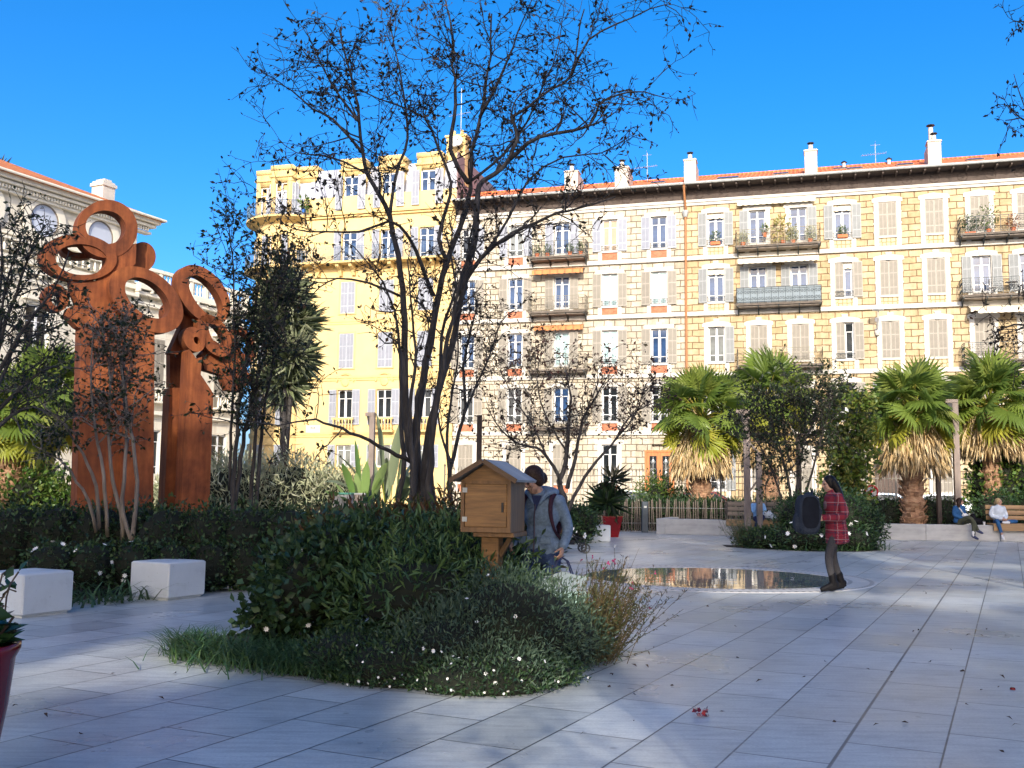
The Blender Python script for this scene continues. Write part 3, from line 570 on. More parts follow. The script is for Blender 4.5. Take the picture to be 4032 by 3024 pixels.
for x in WX:
    o = MB().prism(ell(0, 0, 1.25, 1.25, 0, 40), -.13, .0, ell(0, 0, .84, .84, 0, 40)).prism(ell(0, 0, 1.32, 1.32, 0, 40), -.05, -.001, ell(0, 0, 1.0, 1.0, 0, 40)).build('round_window', m_cream2, B4, (x, 0, 14.7))
    MB().prism(ell(0, 0, .845, .845, 0, 36), -.03, -.002).build('pane', M_plain('pale grey oculus glass', (.50, .54, .62), .3, .05, 1), o); MB().prism(ell(0, 0, .87, .87, 0, 36), -.10, -.035, ell(0, 0, .79, .79, 0, 36)).build('frame', m_slab, o)
    for z, h in ((7.0, 3.4), (2.0, 2.6)): add_window(B4, x, z, 1.4, h, 'n', None, m_pane_d, None)
for x in WW:
    for z, h in ((6.2, 3.6), (2.0, 2.6)): add_window(B4, x, z, 1.3, h, 'c' if z > 3 else 'n', m_sh_beige, m_pane_d, None, y=.15)
MB().add([(-30.3, -.95, 16.36), (-5.2, -.95, 16.36), (-5.2, 14, 16.36), (-30.3, 14, 16.36), (-30.3, 6.5, 19.45), (-10.5, 6.5, 19.45)], [(0, 1, 5, 4), (1, 2, 5), (2, 3, 4, 5), (3, 0, 4)]).box(-30.2, -5.3, -.85, 13.9, 16.30, 16.35).build('roof', M_roof('orange mansion tiles', (.62, .20, .06)), B4)
MB().tube([(-30.3, -.98, 16.34), (-5.2, -.98, 16.34), (-5.15, .5, 16.34)], .07, 8).build('gutter', m_cream2, B4)
link('chimney', MB().box(-.42, .42, -.45, .45, -1.2, .62).box(-.5, .5, -.52, .52, .62, .8).box(-.42, .42, -.42, .42, .8, .92).box(-.25, .25, -.35, .35, .92, 1.05).mesh('chimney', m_white), B4, (-6.9, 2.2, 17.6))
# ------------------------------------------------------------------ trees, palms, shrubs
def resample(P, step):
    P = np.array(P, float); Q = [P[0]]
    for i in range(len(P) - 1):
        a, b = P[max(i - 1, 0)], P[i]; c, d = P[i + 1], P[min(i + 2, len(P) - 1)]; m = max(2, int(np.linalg.norm(c - b) / step))
        for k in range(1, m + 1):
            u = k / m; Q.append(.5 * ((2 * b) + (-a + c) * u + (2 * a - 5 * b + 4 * c - d) * u * u + (-a + 3 * b - 3 * c + d) * u ** 3))
    return np.array(Q)
def wander(p, d, L, n, wob, up):
    P = [np.array(p, float)]; d = np.array(d, float)
    for i in range(n):
        d = d + rng.normal(size=3) * wob + np.array([0, 0, up]); d /= np.linalg.norm(d); P.append(P[-1] + d * L / n)
    return np.array(P), d
def unit(v): return v / (np.linalg.norm(v) + 1e-9)
def tree(name, label, stems, bark, leafm, dens=4.0, L2=.9, L3=.38, ntw=5, nleaf=4, lsize=.055, lwid=.5, t0=.35, group=None, up=.05, spread=.6, r2=.0145, base=None, cat='tree', fl=None, keep=None):
    tb = MB(); LP_, LD = [], []; bpt = None
    for st in stems:
        px, ya, yb, ra, rb = st[:5]; q0 = st[5] if len(st) > 5 else t0; dm = st[6] if len(st) > 6 else 1.0
        n = len(px); P = np.array([at(x, y, ya + (yb - ya) * i / (n - 1)) for i, (x, y) in enumerate(px)]); P = resample(P, .22)
        P[1:-1] += rng.normal(size=(len(P) - 2, 3)) * min(.012, ra * .25)
        rad = np.linspace(ra, rb, len(P)); tb.tube(P, rad, 7)
        if bpt is None: bpt = P[0].copy()
        Ls = np.linalg.norm(np.diff(P, axis=0), axis=1).sum(); T = np.gradient(P, axis=0)
        for _ in range(int(Ls * (1 - q0) * dens * dm) + 1):
            u = q0 + (1 - q0) * rng.random() ** .8; i = int(u * (len(P) - 1)); d = unit(unit(T[i]) * .55 + rng.normal(size=3) * spread + np.array([0, 0, .22]))
            B, d2 = wander(P[i], d, L2 * rng.uniform(.45, 1.15), 6, .22, up); tb.tube(B, np.linspace(min(r2, rad[i] * .6), .004, len(B)), 4, cap=False)
            for k in range(ntw):
                j = rng.integers(2, 7); dd = unit(unit(d2) * .5 + rng.normal(size=3) * .75 + np.array([0, 0, .1])); W, d3 = wander(B[j], dd, L3 * rng.uniform(.5, 1.2), 3, .25, 0); tb.tube(W, (.0054, .0048, .004, .0028), 3, cap=False)
                for l in range(rng.poisson(nleaf)):
                    LP_.append(W[rng.integers(1, 4)] + rng.normal(size=3) * .006); LD.append(unit(d3 + rng.normal(size=3) * .9 + np.array([0, 0, -.35])))
    if base is not None: bpt = np.array(base)
    bpt = np.array([bpt[0], bpt[1], 0.0])
    T_ = thing(name, label, cat, bpt, 0, group); tb.build('trunk', bark, T_, off=bpt, smooth=True)
    V, Q = leafmesh(np.array(LP_) - bpt, np.array(LD), lsize * rng.uniform(.45, 1.35, len(LP_)), lwid * rng.uniform(.7, 1.2, len(LP_)))
    o = link('crown', npmesh('crown', V, Q, leafm), T_)
    if fl is not None:
        k = rng.choice(len(LP_), int(len(LP_) * fl[1])); V, Q = leafmesh(np.array(LP_)[k] - bpt, rng.normal(size=(len(k), 3)), fl[2], .9); link('blossom', npmesh('blossom', V, Q, fl[0]), T_)
    return T_
t = NT('grey brown bark'); co = t.coord('Object', (6, 6, 1.2)); n = t.noise(co, 2.0, 6, .65); t.base(t.ramp(n, [(.3, (.02, .017, .015)), (.5, (.042, .036, .032)), (.72, (.095, .085, .078))])); t.set(Roughness=.85); t.bump(n, .012); m_bark = t.m
t = NT('smooth pale bark'); co = t.coord('Object', (5, 5, 1)); n = t.noise(co, 1.6, 5, .6); t.base(t.ramp(n, [(.3, (.10, .08, .065)), (.5, (.22, .185, .15)), (.75, (.34, .30, .26))])); t.set(Roughness=.75); t.bump(n, .006); m_bark2 = t.m
m_lv_brown = M_leaf('autumn bronze leaves', [(.018, .014, .007), (.03, .018, .008), (.045, .03, .009), (.02, .022, .008), (.07, .028, .009), (.03, .028, .01)], .5, .12)
m_lv_dark = M_leaf('dark green leaves', [(.016, .026, .011), (.024, .042, .013), (.036, .058, .018), (.044, .044, .018)], .45, .12)
m_lv_purple = M_leaf('purple bronze leaves', [(.04, .016, .014), (.06, .022, .016), (.03, .02, .012), (.045, .035, .015)], .5, .15)
m_lv_green = M_leaf('fresh green leaves', [(.045, .098, .018), (.075, .150, .027), (.112, .195, .038), (.165, .210, .045)], .4, .25)
m_fl_pink = M_leaf('pink blossom', [(.30, .08, .12), (.2, .05, .09)], .6, .2)
CM = 'crape myrtles with several grey stems'
tree('crape_myrtle', 'tallest bare limbed tree with many dark stems rising behind the central flower bed', [
    ([(905, 1120), (893, 1000), (876, 900), (878, 782), (871, 660), (866, 589), (842, 471), (819, 424), (795, 377), (783, 330), (776, 264), (765, 198), (750, 141), (735, 60)], 15, 14.4, .070, .012, .55),
    ([(910, 1120), (900, 980), (905, 880), (920, 782), (932, 707), (946, 636), (965, 565), (993, 495), (1012, 424), (1017, 391), (1021, 330), (1036, 254), (1050, 189), (1059, 118), (1062, 30)], 15, 15.4, .074, .012, .55),
    ([(915, 1120), (920, 980), (945, 850), (965, 782), (984, 707), (998, 636), (1017, 589), (1040, 556), (1097, 509), (1154, 481), (1200, 462), (1248, 452), (1330, 425)], 15, 13.6, .070, .010, .55),
    ([(998, 636), (1015, 560), (1026, 520), (1031, 471), (1031, 415), (1045, 391), (1088, 358), (1111, 320), (1116, 283), (1106, 254), (1139, 231), (1191, 193), (1234, 165), (1248, 94), (1262, 20)], 14.7, 15.6, .055, .010, .4),
    ([(1100, 345), (1140, 310), (1200, 287), (1271, 273), (1295, 226), (1335, 205), (1390, 198), (1440, 212)], 15, 14.4, .035, .006, .2, 1.5),
    ([(1234, 165), (1271, 85), (1366, 38), (1436, 9), (1474, 38)], 15.4, 15, .02, .005, .1, 1.3),
    ([(937, 640), (899, 542), (880, 509), (842, 476), (776, 500), (706, 500), (635, 495), (600, 470)], 15, 13.6, .035, .005, .45),
    ([(965, 560), (946, 518), (965, 448), (974, 396), (946, 320), (918, 254), (852, 226), (790, 200), (720, 185)], 15, 16, .035, .006, .35, 1.2),
    ([(1012, 395), (974, 325), (985, 226), (979, 141), (974, 71), (960, -10)], 15.2, 15.8, .04, .008, .3, 1.2),
    ([(1036, 254), (1083, 165), (1120, 71), (1153, -10)], 15.3, 14.6, .03, .006, .1, 1.2),
    ([(783, 330), (720, 260), (675, 235), (630, 195), (600, 180)], 14.4, 13.8, .024, .005, .1, 1.5),
    ([(776, 264), (715, 180), (680, 110), (660, 60)], 14.4, 14.8, .022, .005, .1, 1.4),
    ([(795, 377), (745, 350), (690, 335), (640, 330), (600, 300)], 14.5, 15.3, .018, .005, .1, 1.3),
    ([(866, 640), (795, 611), (729, 602), (690, 620), (655, 660)], 14.9, 14.2, .022, .005, .2, .7),
    ([(1017, 391), (1090, 330), (1150, 240), (1200, 120), (1215, 40)], 15.2, 16.2, .024, .006, .1, 1.1),
    ([(842, 471), (855, 380), (880, 300), (870, 190), (850, 90), (840, 10)], 14.8, 15.8, .028, .006, .2, 1.2),
    ([(1040, 556), (1100, 470), (1140, 390), (1215, 340), (1300, 330), (1350, 300)], 14.8, 14.3, .024, .006, .2, 1.2),
    ([(863, 1100), (870, 986), (867, 877), (859, 713), (840, 640), (790, 560), (740, 520)], 15.2, 15.9, .045, .006, .5),
    ([(935, 1110), (930, 960), (950, 800), (960, 690), (985, 620), (960, 500)], 15.3, 16.3, .05, .01, .6),
    ([(892, 1000), (856, 983), (820, 964), (777, 942), (739, 926), (698, 912), (665, 907), (603, 918), (529, 907)], 15, 13.4, .035, .006, .5, .5),
    ([(888, 1110), (896, 1000), (905, 860), (930, 720), (955, 620), (975, 540), (970, 470)], 14.8, 14.2, .05, .008, .6),
    ([(925, 1110), (934, 960), (956, 800), (976, 690), (1008, 560), (1030, 460)], 14.7, 14.0, .055, .010, .6),
    ([(899, 1115), (888, 960), (890, 850), (898, 760), (890, 680), (880, 560)], 14.6, 14.0, .045, .008, .6),
], m_bark, m_lv_brown, dens=5.0, L2=.85, L3=.40, ntw=8, nleaf=3.0, lsize=.075, lwid=.5, up=.03, group=CM)
tree('crape_myrtle', 'many stemmed dark leaved small tree in front of the rust sculpture by the left hedge', [
    ([(285, 1170), (290, 1120), (297, 1040), (286, 950), (270, 850), (258, 760), (245, 700)], 14.2, 14.4, .036, .010, .5),
    ([(285, 1170), (265, 1110), (270, 1000), (272, 920), (265, 830), (268, 740), (250, 690)], 14.2, 14.8, .034, .008, .5),
    ([(265, 1165), (262, 1105), (245, 1040), (236, 930), (240, 830), (225, 740), (215, 690)], 14.4, 14.2, .034, .008, .5),
    ([(232, 1160), (228, 1060), (212, 960), (200, 890), (195, 800), (205, 700)], 14.4, 14.0, .030, .008, .5),
    ([(215, 1150), (208, 1050), (188, 1000), (165, 960), (140, 920), (100, 880), (60, 840)], 14.4, 13.6, .030, .006, .5),
    ([(208, 1150), (190, 1080), (165, 1040), (140, 1005), (115, 985), (70, 960)], 14.3, 13.8, .026, .006, .6),
], m_bark2, m_lv_dark, dens=11, L2=.6, L3=.3, ntw=7, nleaf=6.0, lsize=.062, lwid=.6, t0=.6, group=CM)
tree('crape_myrtle', 'dark upright tree with bundled stems between the sculpture and the yellow building', [
    ([(503, 1130), (505, 1080), (508, 1000), (520, 850), (545, 700), (560, 600), (575, 520)], 17, 17.2, .045, .01, .3),
    ([(503, 1130), (512, 1050), (530, 930), (560, 800), (590, 700), (610, 600), (640, 530)], 17, 17.6, .045, .01, .3),
    ([(545, 1130), (545, 1040), (553, 900), (560, 780), (595, 660), (625, 560)], 17.3, 17, .04, .01, .35),
    ([(552, 1130), (560, 1000), (575, 860), (600, 740), (635, 640), (655, 580)], 17.3, 17.8, .04, .01, .35),
    ([(497, 1060), (500, 900), (507, 780), (505, 640), (500, 520), (490, 480)], 17.2, 16.6, .03, .008, .35),
], m_bark, m_lv_dark, dens=10, L2=.85, L3=.4, ntw=7, nleaf=5.2, lsize=.075, lwid=.6, t0=.35, group=CM)
tree('crape_myrtle', 'thin tree with sparse brown leaves standing right of the tallest tree', [
    ([(975, 1100), (972, 1040), (985, 960), (1005, 880), (1000, 790), (1020, 700), (1030, 650)], 19, 19.2, .05, .01, .45),
    ([(972, 1030), (965, 940), (978, 850), (990, 760), (985, 680)], 19, 18.6, .035, .008, .4),
    ([(985, 960), (1002, 900), (1030, 830), (1060, 760), (1080, 700), (1110, 670)], 19, 19.8, .03, .008, .3),
    ([(975, 1000), (960, 960), (945, 900), (940, 820)], 19, 19.5, .03, .008, .3),
], m_bark, m_lv_brown, dens=7, L2=.8, L3=.4, ntw=6, nleaf=4.5, lsize=.065, lwid=.55, group=CM)
tree('crape_myrtle', 'wide low tree with forked brown stems and sparse bronze leaves behind the stroller', [
    ([(1222, 1115), (1218, 1075), (1210, 1040), (1222, 1000), (1226, 940), (1232, 860), (1220, 790)], 27, 27.2, .09, .014, .4),
    ([(1212, 1045), (1198, 1010), (1180, 985), (1160, 968), (1120, 960), (1085, 930), (1050, 880)], 27, 26.4, .055, .010, .35),
    ([(1225, 1055), (1238, 1010), (1250, 950), (1262, 900), (1290, 850), (1320, 800)], 27, 27.6, .06, .010, .4),
    ([(1222, 1115), (1252, 1050), (1290, 995), (1330, 950), (1370, 900), (1395, 830)], 27, 27, .055, .010, .45),
    ([(1180, 985), (1150, 920), (1110, 860), (1080, 800)], 26.8, 27.5, .03, .01, .2),
    ([(1232, 990), (1180, 900), (1160, 820), (1170, 760)], 27, 28, .03, .01, .3),
    ([(1330, 950), (1360, 900), (1410, 870), (1430, 880)], 27, 27, .03, .01, .2),
], m_bark, m_lv_purple, dens=7.5, L2=1.2, L3=.6, ntw=7, nleaf=4.8, lsize=.10, lwid=.55, group=CM, r2=.016)
tree('crape_myrtle', 'dense dark crowned small tree beside the wooden pergola posts', [
    ([(1712, 1130), (1705, 1060), (1690, 980), (1665, 920), (1640, 870)], 28, 28, .05, .012, .4), ([(1712, 1130), (1722, 1050), (1735, 960), (1740, 880), (1730, 840)], 28, 28.4, .05, .012, .4),
    ([(1718, 1130), (1748, 1040), (1770, 960), (1790, 890), (1800, 850)], 28, 28.2, .045, .012, .4), ([(1700, 1120), (1670, 1020), (1640, 960), (1612, 930)], 28, 27.6, .04, .01, .4),
    ([(1705, 1000), (1690, 900), (1700, 840)], 28, 28, .03, .01, .1), ([(1735, 960), (1770, 880), (1760, 850)], 28, 28.6, .03, .01, .1), ([(1690, 980), (1640, 940), (1620, 900)], 28, 28.6, .03, .01, .1),
], m_bark, m_lv_dark, dens=10, L2=1.1, L3=.55, ntw=8, nleaf=6, lsize=.10, lwid=.6, group=CM, r2=.016)
tree('leafy_climber', 'tall narrow green climber with yellowing top right of the dark crowned tree', [
    ([(1835, 1120), (1838, 1000), (1845, 900), (1840, 850)], 30, 30, .05, .015, .1), ([(1835, 1120), (1855, 1000), (1862, 920), (1855, 860)], 30, 30.3, .04, .012, .1), ([(1832, 1120), (1815, 1010), (1810, 920), (1825, 860)], 30, 29.7, .04, .012, .1),
], m_bark, M_leaf('yellowing climber leaves', [(.08, .14, .025), (.12, .19, .035), (.17, .22, .04), (.22, .22, .05)], .4, .3), dens=13, L2=.6, L3=.4, ntw=7, nleaf=7, lsize=.15, lwid=.75, r2=.014)
tree('crape_myrtle', 'dark twigged tree leaning in at the left edge above the fan palm', [
    ([(-60, 1200), (-50, 1000), (-30, 860), (0, 740), (30, 640), (60, 560), (85, 500)], 12, 11.8, .05, .008, .35), ([(-50, 1000), (-20, 800), (-5, 660), (5, 560), (0, 480)], 12, 12.6, .04, .008, .35), ([(-30, 860), (20, 760), (70, 680), (120, 620), (150, 540)], 12, 11.4, .03, .006, .3),
    ([(-20, 900), (40, 840), (90, 800), (130, 790)], 12, 12.4, .03, .006, .3), ([(-40, 960), (20, 900), (70, 880), (110, 900)], 12, 11.5, .03, .006, .3), ([(-30, 900), (10, 800), (40, 740), (90, 720), (150, 690)], 12, 12.9, .03, .006, .3), ([(0, 740), (10, 620), (40, 540), (55, 480)], 12, 12.2, .02, .006, .2),
], m_bark, m_lv_dark, dens=8.5, L2=.62, L3=.3, ntw=6, nleaf=4.0, lsize=.06, lwid=.6, group=CM)
tree('crape_myrtle', 'mostly unseen tree whose twigs and dark leaves reach in at the top right edge', [
    ([(2420, 1100), (2400, 800), (2380, 500), (2330, 350), (2250, 290), (2200, 255), (2172, 260)], 13, 12.6, .07, .006, .6, .8), ([(2390, 700), (2330, 560), (2270, 420), (2215, 240), (2190, 160)], 13, 13, .04, .004, .6, .3), ([(2390, 500), (2330, 250), (2260, 80), (2205, 48), (2180, 50)], 13, 13, .04, .004, .7, .7), ([(2400, 800), (2330, 740), (2260, 710), (2190, 700), (2150, 720)], 13, 13.4, .035, .005, .55, 1.8), ([(2330, 740), (2260, 770), (2215, 750)], 13, 13, .02, .005, .4, 1.6),
], m_bark, m_lv_brown, dens=6, L2=.5, L3=.3, ntw=5, nleaf=5, lsize=.062, lwid=.5, group=CM)
# ---- fan palms
def fan_arrays(nseg=26, spread=2.35):
    V, Fq = [(0, 0, 0)], []
    for i in range(nseg):
        a0, a1 = -spread + 2 * spread * i / nseg, -spread + 2 * spread * (i + 1) / nseg; am = (a0 + a1) / 2; Lr = 1.0 - .22 * abs(am / spread) ** 2; k = len(V); zz = lambda r: -.16 * r * r
        V += [(.60 * Lr * math.cos(a0), .60 * Lr * math.sin(a0), zz(.6)), (.62 * Lr * math.cos(am), .62 * Lr * math.sin(am), zz(.6) + .045), (.60 * Lr * math.cos(a1), .60 * Lr * math.sin(a1), zz(.6)), (Lr * math.cos(am + .01), Lr * math.sin(am + .01), zz(1.1) - .04)]
        Fq += [(0, k, k + 1), (0, k + 1, k + 2), (k, k + 3, k + 1), (k + 1, k + 3, k + 2)]
    return np.array(V), np.array(Fq)
FANV, FANQ = fan_arrays()
m_palm = M_leaf('fan palm leaves', [(.15, .22, .04), (.20, .29, .05), (.27, .34, .07), (.33, .37, .09)], .38, .5, .5)
m_palmy = M_leaf('yellowing palm leaves', [(.30, .34, .04), (.38, .36, .045), (.42, .34, .08)], .45, .35)
m_thatch = M_leaf('dry palm thatch', [(.50, .36, .18), (.62, .47, .26), (.68, .54, .33), (.42, .28, .13)], .8, .1, .2)
t = NT('palm trunk'); co = t.coord('Object', (3, 3, 7)); n = t.noise(co, 2, 5, .7); t.base(t.ramp(n, [(.3, (.14, .06, .035)), (.55, (.36, .21, .12)), (.75, (.52, .38, .24))])); t.set(Roughness=.9); t.bump(n, .05); m_ptrunk = t.m
def palm(label, base, hc, fanR=.95, pet=1.0, nfan=34, skirt=1.9, trunkr=.34, zmin=0.0, seed=1, pmat=None):
    r = np.random.default_rng(seed); T_ = thing('fan_palm', label, 'palm', base, 0, 'fan palms'); b = MB(); K = 14
    prof = [(trunkr * 1.15, 0)] + [(trunkr * (1 + .12 * math.sin(i * 2.4)) * (1.08 - .2 * i / 24), hc * (i + 1) / 24) for i in range(23)]; b.lathe(prof, K)
    for i in range(90):
        a, z = r.random() * 6.28, r.random() ** 1.2 * min(hc * .8, 2.2); q = trunkr * 1.0; p = np.array([q * math.cos(a), q * math.sin(a), z]); b.beam(p, p + np.array([.12 * math.cos(a), .12 * math.sin(a), .16]), .12, .03)
    b.build('trunk', m_ptrunk, T_)
    for nm, mt, n, lo, hi in (('crown', pmat or m_palm, nfan, -12, 84), ('lower_fronds', m_palmy, max(6, nfan // 4), -52, -18)):
        VV, QQ, pb, kk = [], [], MB(), 0
        for i in range(n):
            el = R(lo + (hi - lo) * ((i + .5) / n) ** (1.0)); az = i * 2.39996 + r.normal() * .2; d = np.array([math.cos(el) * math.cos(az), math.cos(el) * math.sin(az), math.sin(el)]); o = np.array([0, 0, hc])
            L = pet * r.uniform(.8, 1.15); m1 = o + d * L * .5 + np.array([0, 0, .06]); tip = o + d * L - np.array([0, 0, .10 * math.cos(el)]); pb.tube([o, m1, tip], [.03, .022, .015], 4)
            x = unit(tip - m1 - np.array([0, 0, .15 * math.cos(el)])); zr = np.array([0, 0, 1.]) - .35 * d + r.normal(size=3) * .35; y = unit(np.cross(zr, x)); z = np.cross(x, y); s = fanR * r.uniform(.75, 1.1); fold = r.uniform(.05, .35)
            F3 = FANV.copy(); F3[:, 2] -= fold * np.abs(F3[:, 1]) * .6; F3[:, 2] += .03 * r.normal(size=len(F3)); VV.append(tip + s * (F3[:, :1] * x + F3[:, 1:2] * y + F3[:, 2:] * z)); QQ.append(FANQ + kk); kk += len(FANV)
        cr_ = link(nm, npmesh(nm, np.concatenate(VV), np.concatenate(QQ), mt), T_); pb.build('petioles', m_palmy, cr_)
    if skirt:
        n = 1500; a = r.random(n) * 6.28; u = r.random(n) ** .8; rr = .42 + .50 * np.sin(np.clip(u * 1.15, 0, 1) * PI * .62) + r.normal(size=n) * .05; P = np.stack([rr * np.cos(a), rr * np.sin(a), hc - .15 - u * skirt * .80], 1)
        D = np.stack([np.cos(a) * .22, np.sin(a) * .22, -np.ones(n)], 1) + r.normal(size=(n, 3)) * .16; V, Q = leafmesh(P, D, .62 * r.uniform(.6, 1.2, n), .07, .8, BLADE, np.array([(0, 1, 3, 2), (2, 3, 4, 4)])[:1]); 
        V2, Q2 = leafmesh(P, D, .62 * r.uniform(.6, 1.2, n), .09, .8); link('dry_skirt', npmesh('dry_skirt', V2, Q2, m_thatch), T_)
        kk = 0; VV, QQ = [], []
        for i in range(9):
            az = i * .7 + r.random(); d = np.array([math.cos(az) * .5, math.sin(az) * .5, -.85]); p = np.array([.25 * math.cos(az), .25 * math.sin(az), hc - .3]) + d * .5; y = unit(np.cross([0, 0, 1.], d)); z = np.cross(unit(d), y); VV.append(p + .8 * (FANV[:, :1] * unit(d) + FANV[:, 1:2] * y * .7 + FANV[:, 2:] * z)); QQ.append(FANQ + kk); kk += len(FANV)
        link('dead_fronds', npmesh('dead_fronds', np.concatenate(VV), np.concatenate(QQ), m_thatch), T_)
    return T_
def pbase(dx, Y): p = at(dx, 1000, Y); return (p[0], p[1], 0.0)
def hz(dx, dy, Y): return float(at(dx, dy, Y)[2])
palm('fan palm with a straw skirt behind the paling fence near the orange door', pbase(1515, 38.3), hz(1515, 905, 38.3), 1.05, 1.25, 40, 2.1, .36, seed=3)
palm('fan palm half hidden behind the pergola posts and the dark crowned tree', pbase(1660, 40.5), hz(1660, 870, 40.5), 1.1, 1.2, 32, 2.6, .34, seed=8)
palm('fan palm with a thick straw skirt rising behind the long concrete wall', pbase(1970, 33.4), hz(1968, 895, 33.4), .95, 1.05, 40, 1.75, .33, seed=5)
palm('fan palm beside the right hand lamp post above the big green shrub', pbase(2143, 35.0), hz(2143, 880, 35.0), 1.0, 1.15, 40, 1.5, .32, seed=9)
palm('fan palm with a red brown trunk at the left edge in front of the mansion', pbase(22, 33.5), hz(20, 905, 33.5), 1.05, 1.2, 40, .0, .5, seed=12)
palm('tall fan palm crown against the mansion between the left edge and the sculpture', pbase(95, 36.0), hz(95, 860, 36), 1.05, 1.2, 36, .0, .33, seed=14)
# ---- spiky yucca tree and the palm tuft over the roof
def spiky(label, base, heads, ln, mat, n=190, name='yucca', trunk=.12, cat='yucca'):
    T_ = thing(name, label, cat, base); b = MB(); VV, QQ, k = [], [], 0
    for hx, hy, hz_ in heads:
        h = np.array([hx, hy, hz_]); b.tube(resample([(0, 0, 0), (hx * .3, hy * .3, hz_ * .5), h], .4), trunk, 7); D = rng.normal(size=(n, 3)); D[:, 2] += .25; V, Q = leafmesh(np.repeat(h[None], n, 0) + rng.normal(size=(n, 3)) * .06, D, ln * rng.uniform(.7, 1.1, n), .055, .6); VV.append(V); QQ.append(Q + k); k += len(V)
    b.build('trunk', m_bark, T_); link('crown', npmesh('crown', np.concatenate(VV), np.concatenate(QQ), mat), T_); return T_
m_yucca = M_leaf('pale yucca blades', [(.22, .26, .13), (.28, .32, .18), (.40, .41, .27), (.22, .26, .14)], .5, .35)
Y0 = 36.0; bs = pbase(615, Y0)
spiky('pale spiky yucca tree behind the bundled dark tree by the yellow building', bs, [tuple(at(x, y, Y0 + k) - np.array(bs)) for x, y, k in ((635, 770, 0), (600, 700, .4), (615, 640, 0), (640, 700, .6), (615, 830, .3))], 1.3, m_yucca, 320, trunk=.09)
bs = pbase(12, 70.0); spiky('dark palm tuft showing above the mansion roof at the left edge', bs, [tuple(at(-8, 372, 70) - np.array(bs))], 1.5, m_lv_dark, 120, 'roof_palm', .2, 'palm')
# ---- shrubs
m_core = M_plain('dark inner twigs', (.010, .013, .007), .95, .4, 8)  # dark solid balls added inside shrubs to block see-through and darken the inside
def bloom(s, fm):
    VV, QQ = [(0, 0, 0)], []
    for j in range(7):
        a = j * 2 * PI / 7; c, d = math.cos(a), math.sin(a); k = len(VV); VV += [(c * s * .5 - d * s * .3, d * s * .5 + c * s * .3, s * .28), (c * s, d * s, s * .35), (c * s * .5 + d * s * .3, d * s * .5 - c * s * .3, s * .28)]; QQ.append((0, k, k + 1, k + 2))
    k = len(VV); VV += [(s * .3, 0, s * .3), (0, s * .3, s * .3), (-s * .3, 0, s * .3), (0, -s * .3, s * .3), (0, 0, s * .5)]; QQ += [(k, k + 1, k + 4), (k + 1, k + 2, k + 4), (k + 2, k + 3, k + 4), (k + 3, k, k + 4), (0, k, k + 1), (0, k + 1, k + 2)]
    return newmesh('bloom', VV, QQ, fm)
def bush(name, label, blobs, n, size, wid, mat, cat='shrub', group=None, core=.62, base=None, droop=.0, shell=.6, flowers=None, tmpl=None, upb=.25, spike=None):
    B = np.array(blobs, float); bp = np.array([B[:, 0].mean(), B[:, 1].mean(), 0.]) if base is None else np.array(base)
    T_ = thing(name, label, cat, bp, 0, group); P, u = in_blobs(blobs, n, shell); P[:, 2] = np.maximum(P[:, 2], .015 + .04 * rng.random(n)); D = u * .7 + rng.normal(size=(n, 3)) * .65 + np.array([0, 0, upb - droop])
    if tmpl == 'blade': V, Q = leafmesh(P - bp, D, size * rng.uniform(.6, 1.3, n), wid, .8)
    else: V, Q = leafmesh(P - bp, D, size * rng.uniform(.6, 1.3, n), wid)
    link('foliage', npmesh('foliage', V, Q, mat), T_)
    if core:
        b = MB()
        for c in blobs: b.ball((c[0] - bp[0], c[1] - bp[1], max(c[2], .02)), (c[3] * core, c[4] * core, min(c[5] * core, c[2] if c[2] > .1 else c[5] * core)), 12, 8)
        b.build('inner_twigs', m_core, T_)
    if flowers:
        for nm, fm, k, s in flowers:
            P, u = in_blobs(blobs, k * 4, .93); sel = np.argsort(P[:, 1] - .3 * P[:, 2])[:k]; P, u = P[sel], u[sel]; P[:, 2] = np.maximum(P[:, 2], .05)
            bl = cached(('bloom', nm, s), lambda: bloom(s, fm))
            for p_, u_ in zip(P, u):
                o = link(nm, bl, T_, tuple(p_ - bp + u_ * .02)); o.rotation_euler = Vector(u_).to_track_quat('Z', 'Y').to_euler()
    return T_
m_hedge = M_leaf('hedge leaves', [(.019, .043, .016), (.035, .069, .023), (.051, .098, .031), (.023, .058, .027)], .45, .12)
m_ole = M_leaf('oleander leaves', [(.040, .085, .031), (.063, .123, .040), (.089, .156, .050), (.050, .101, .045)], .45, .12)
m_red = M_leaf('reddish shrub tips', [(.070, .056, .020), (.140, .063, .022), (.070, .084, .025), (.049, .070, .021), (.112, .049, .022)], .45, .2)
m_ros = M_leaf('grey green rosemary leaves', [(.041, .078, .048), (.066, .107, .069), (.086, .135, .083), (.052, .086, .055)], .55, .1)
m_grass = M_leaf('grass blades', [(.04, .10, .04), (.06, .13, .05), (.09, .15, .05), (.05, .10, .05)], .4, .25)
m_fl_w = M_plain('white petals', (.85, .84, .82), .6, .05, 5); m_fl_p = M_plain('pink petals', (.45, .04, .16), .6, .1, 5)
m_gaura = M_leaf('gaura stems and leaves', [(.12, .08, .035), (.09, .09, .03), (.16, .11, .06), (.07, .09, .03)], .6, .2)
m_sil = M_leaf('silver grey leaves', [(.391, .414, .253), (.483, .494, .322), (.299, .333, .184), (.552, .540, .368)], .6, .15)
m_banana = M_leaf('banana leaf blades', [(.150, .270, .060), (.210, .330, .090), (.300, .390, .150)], .35, .3)
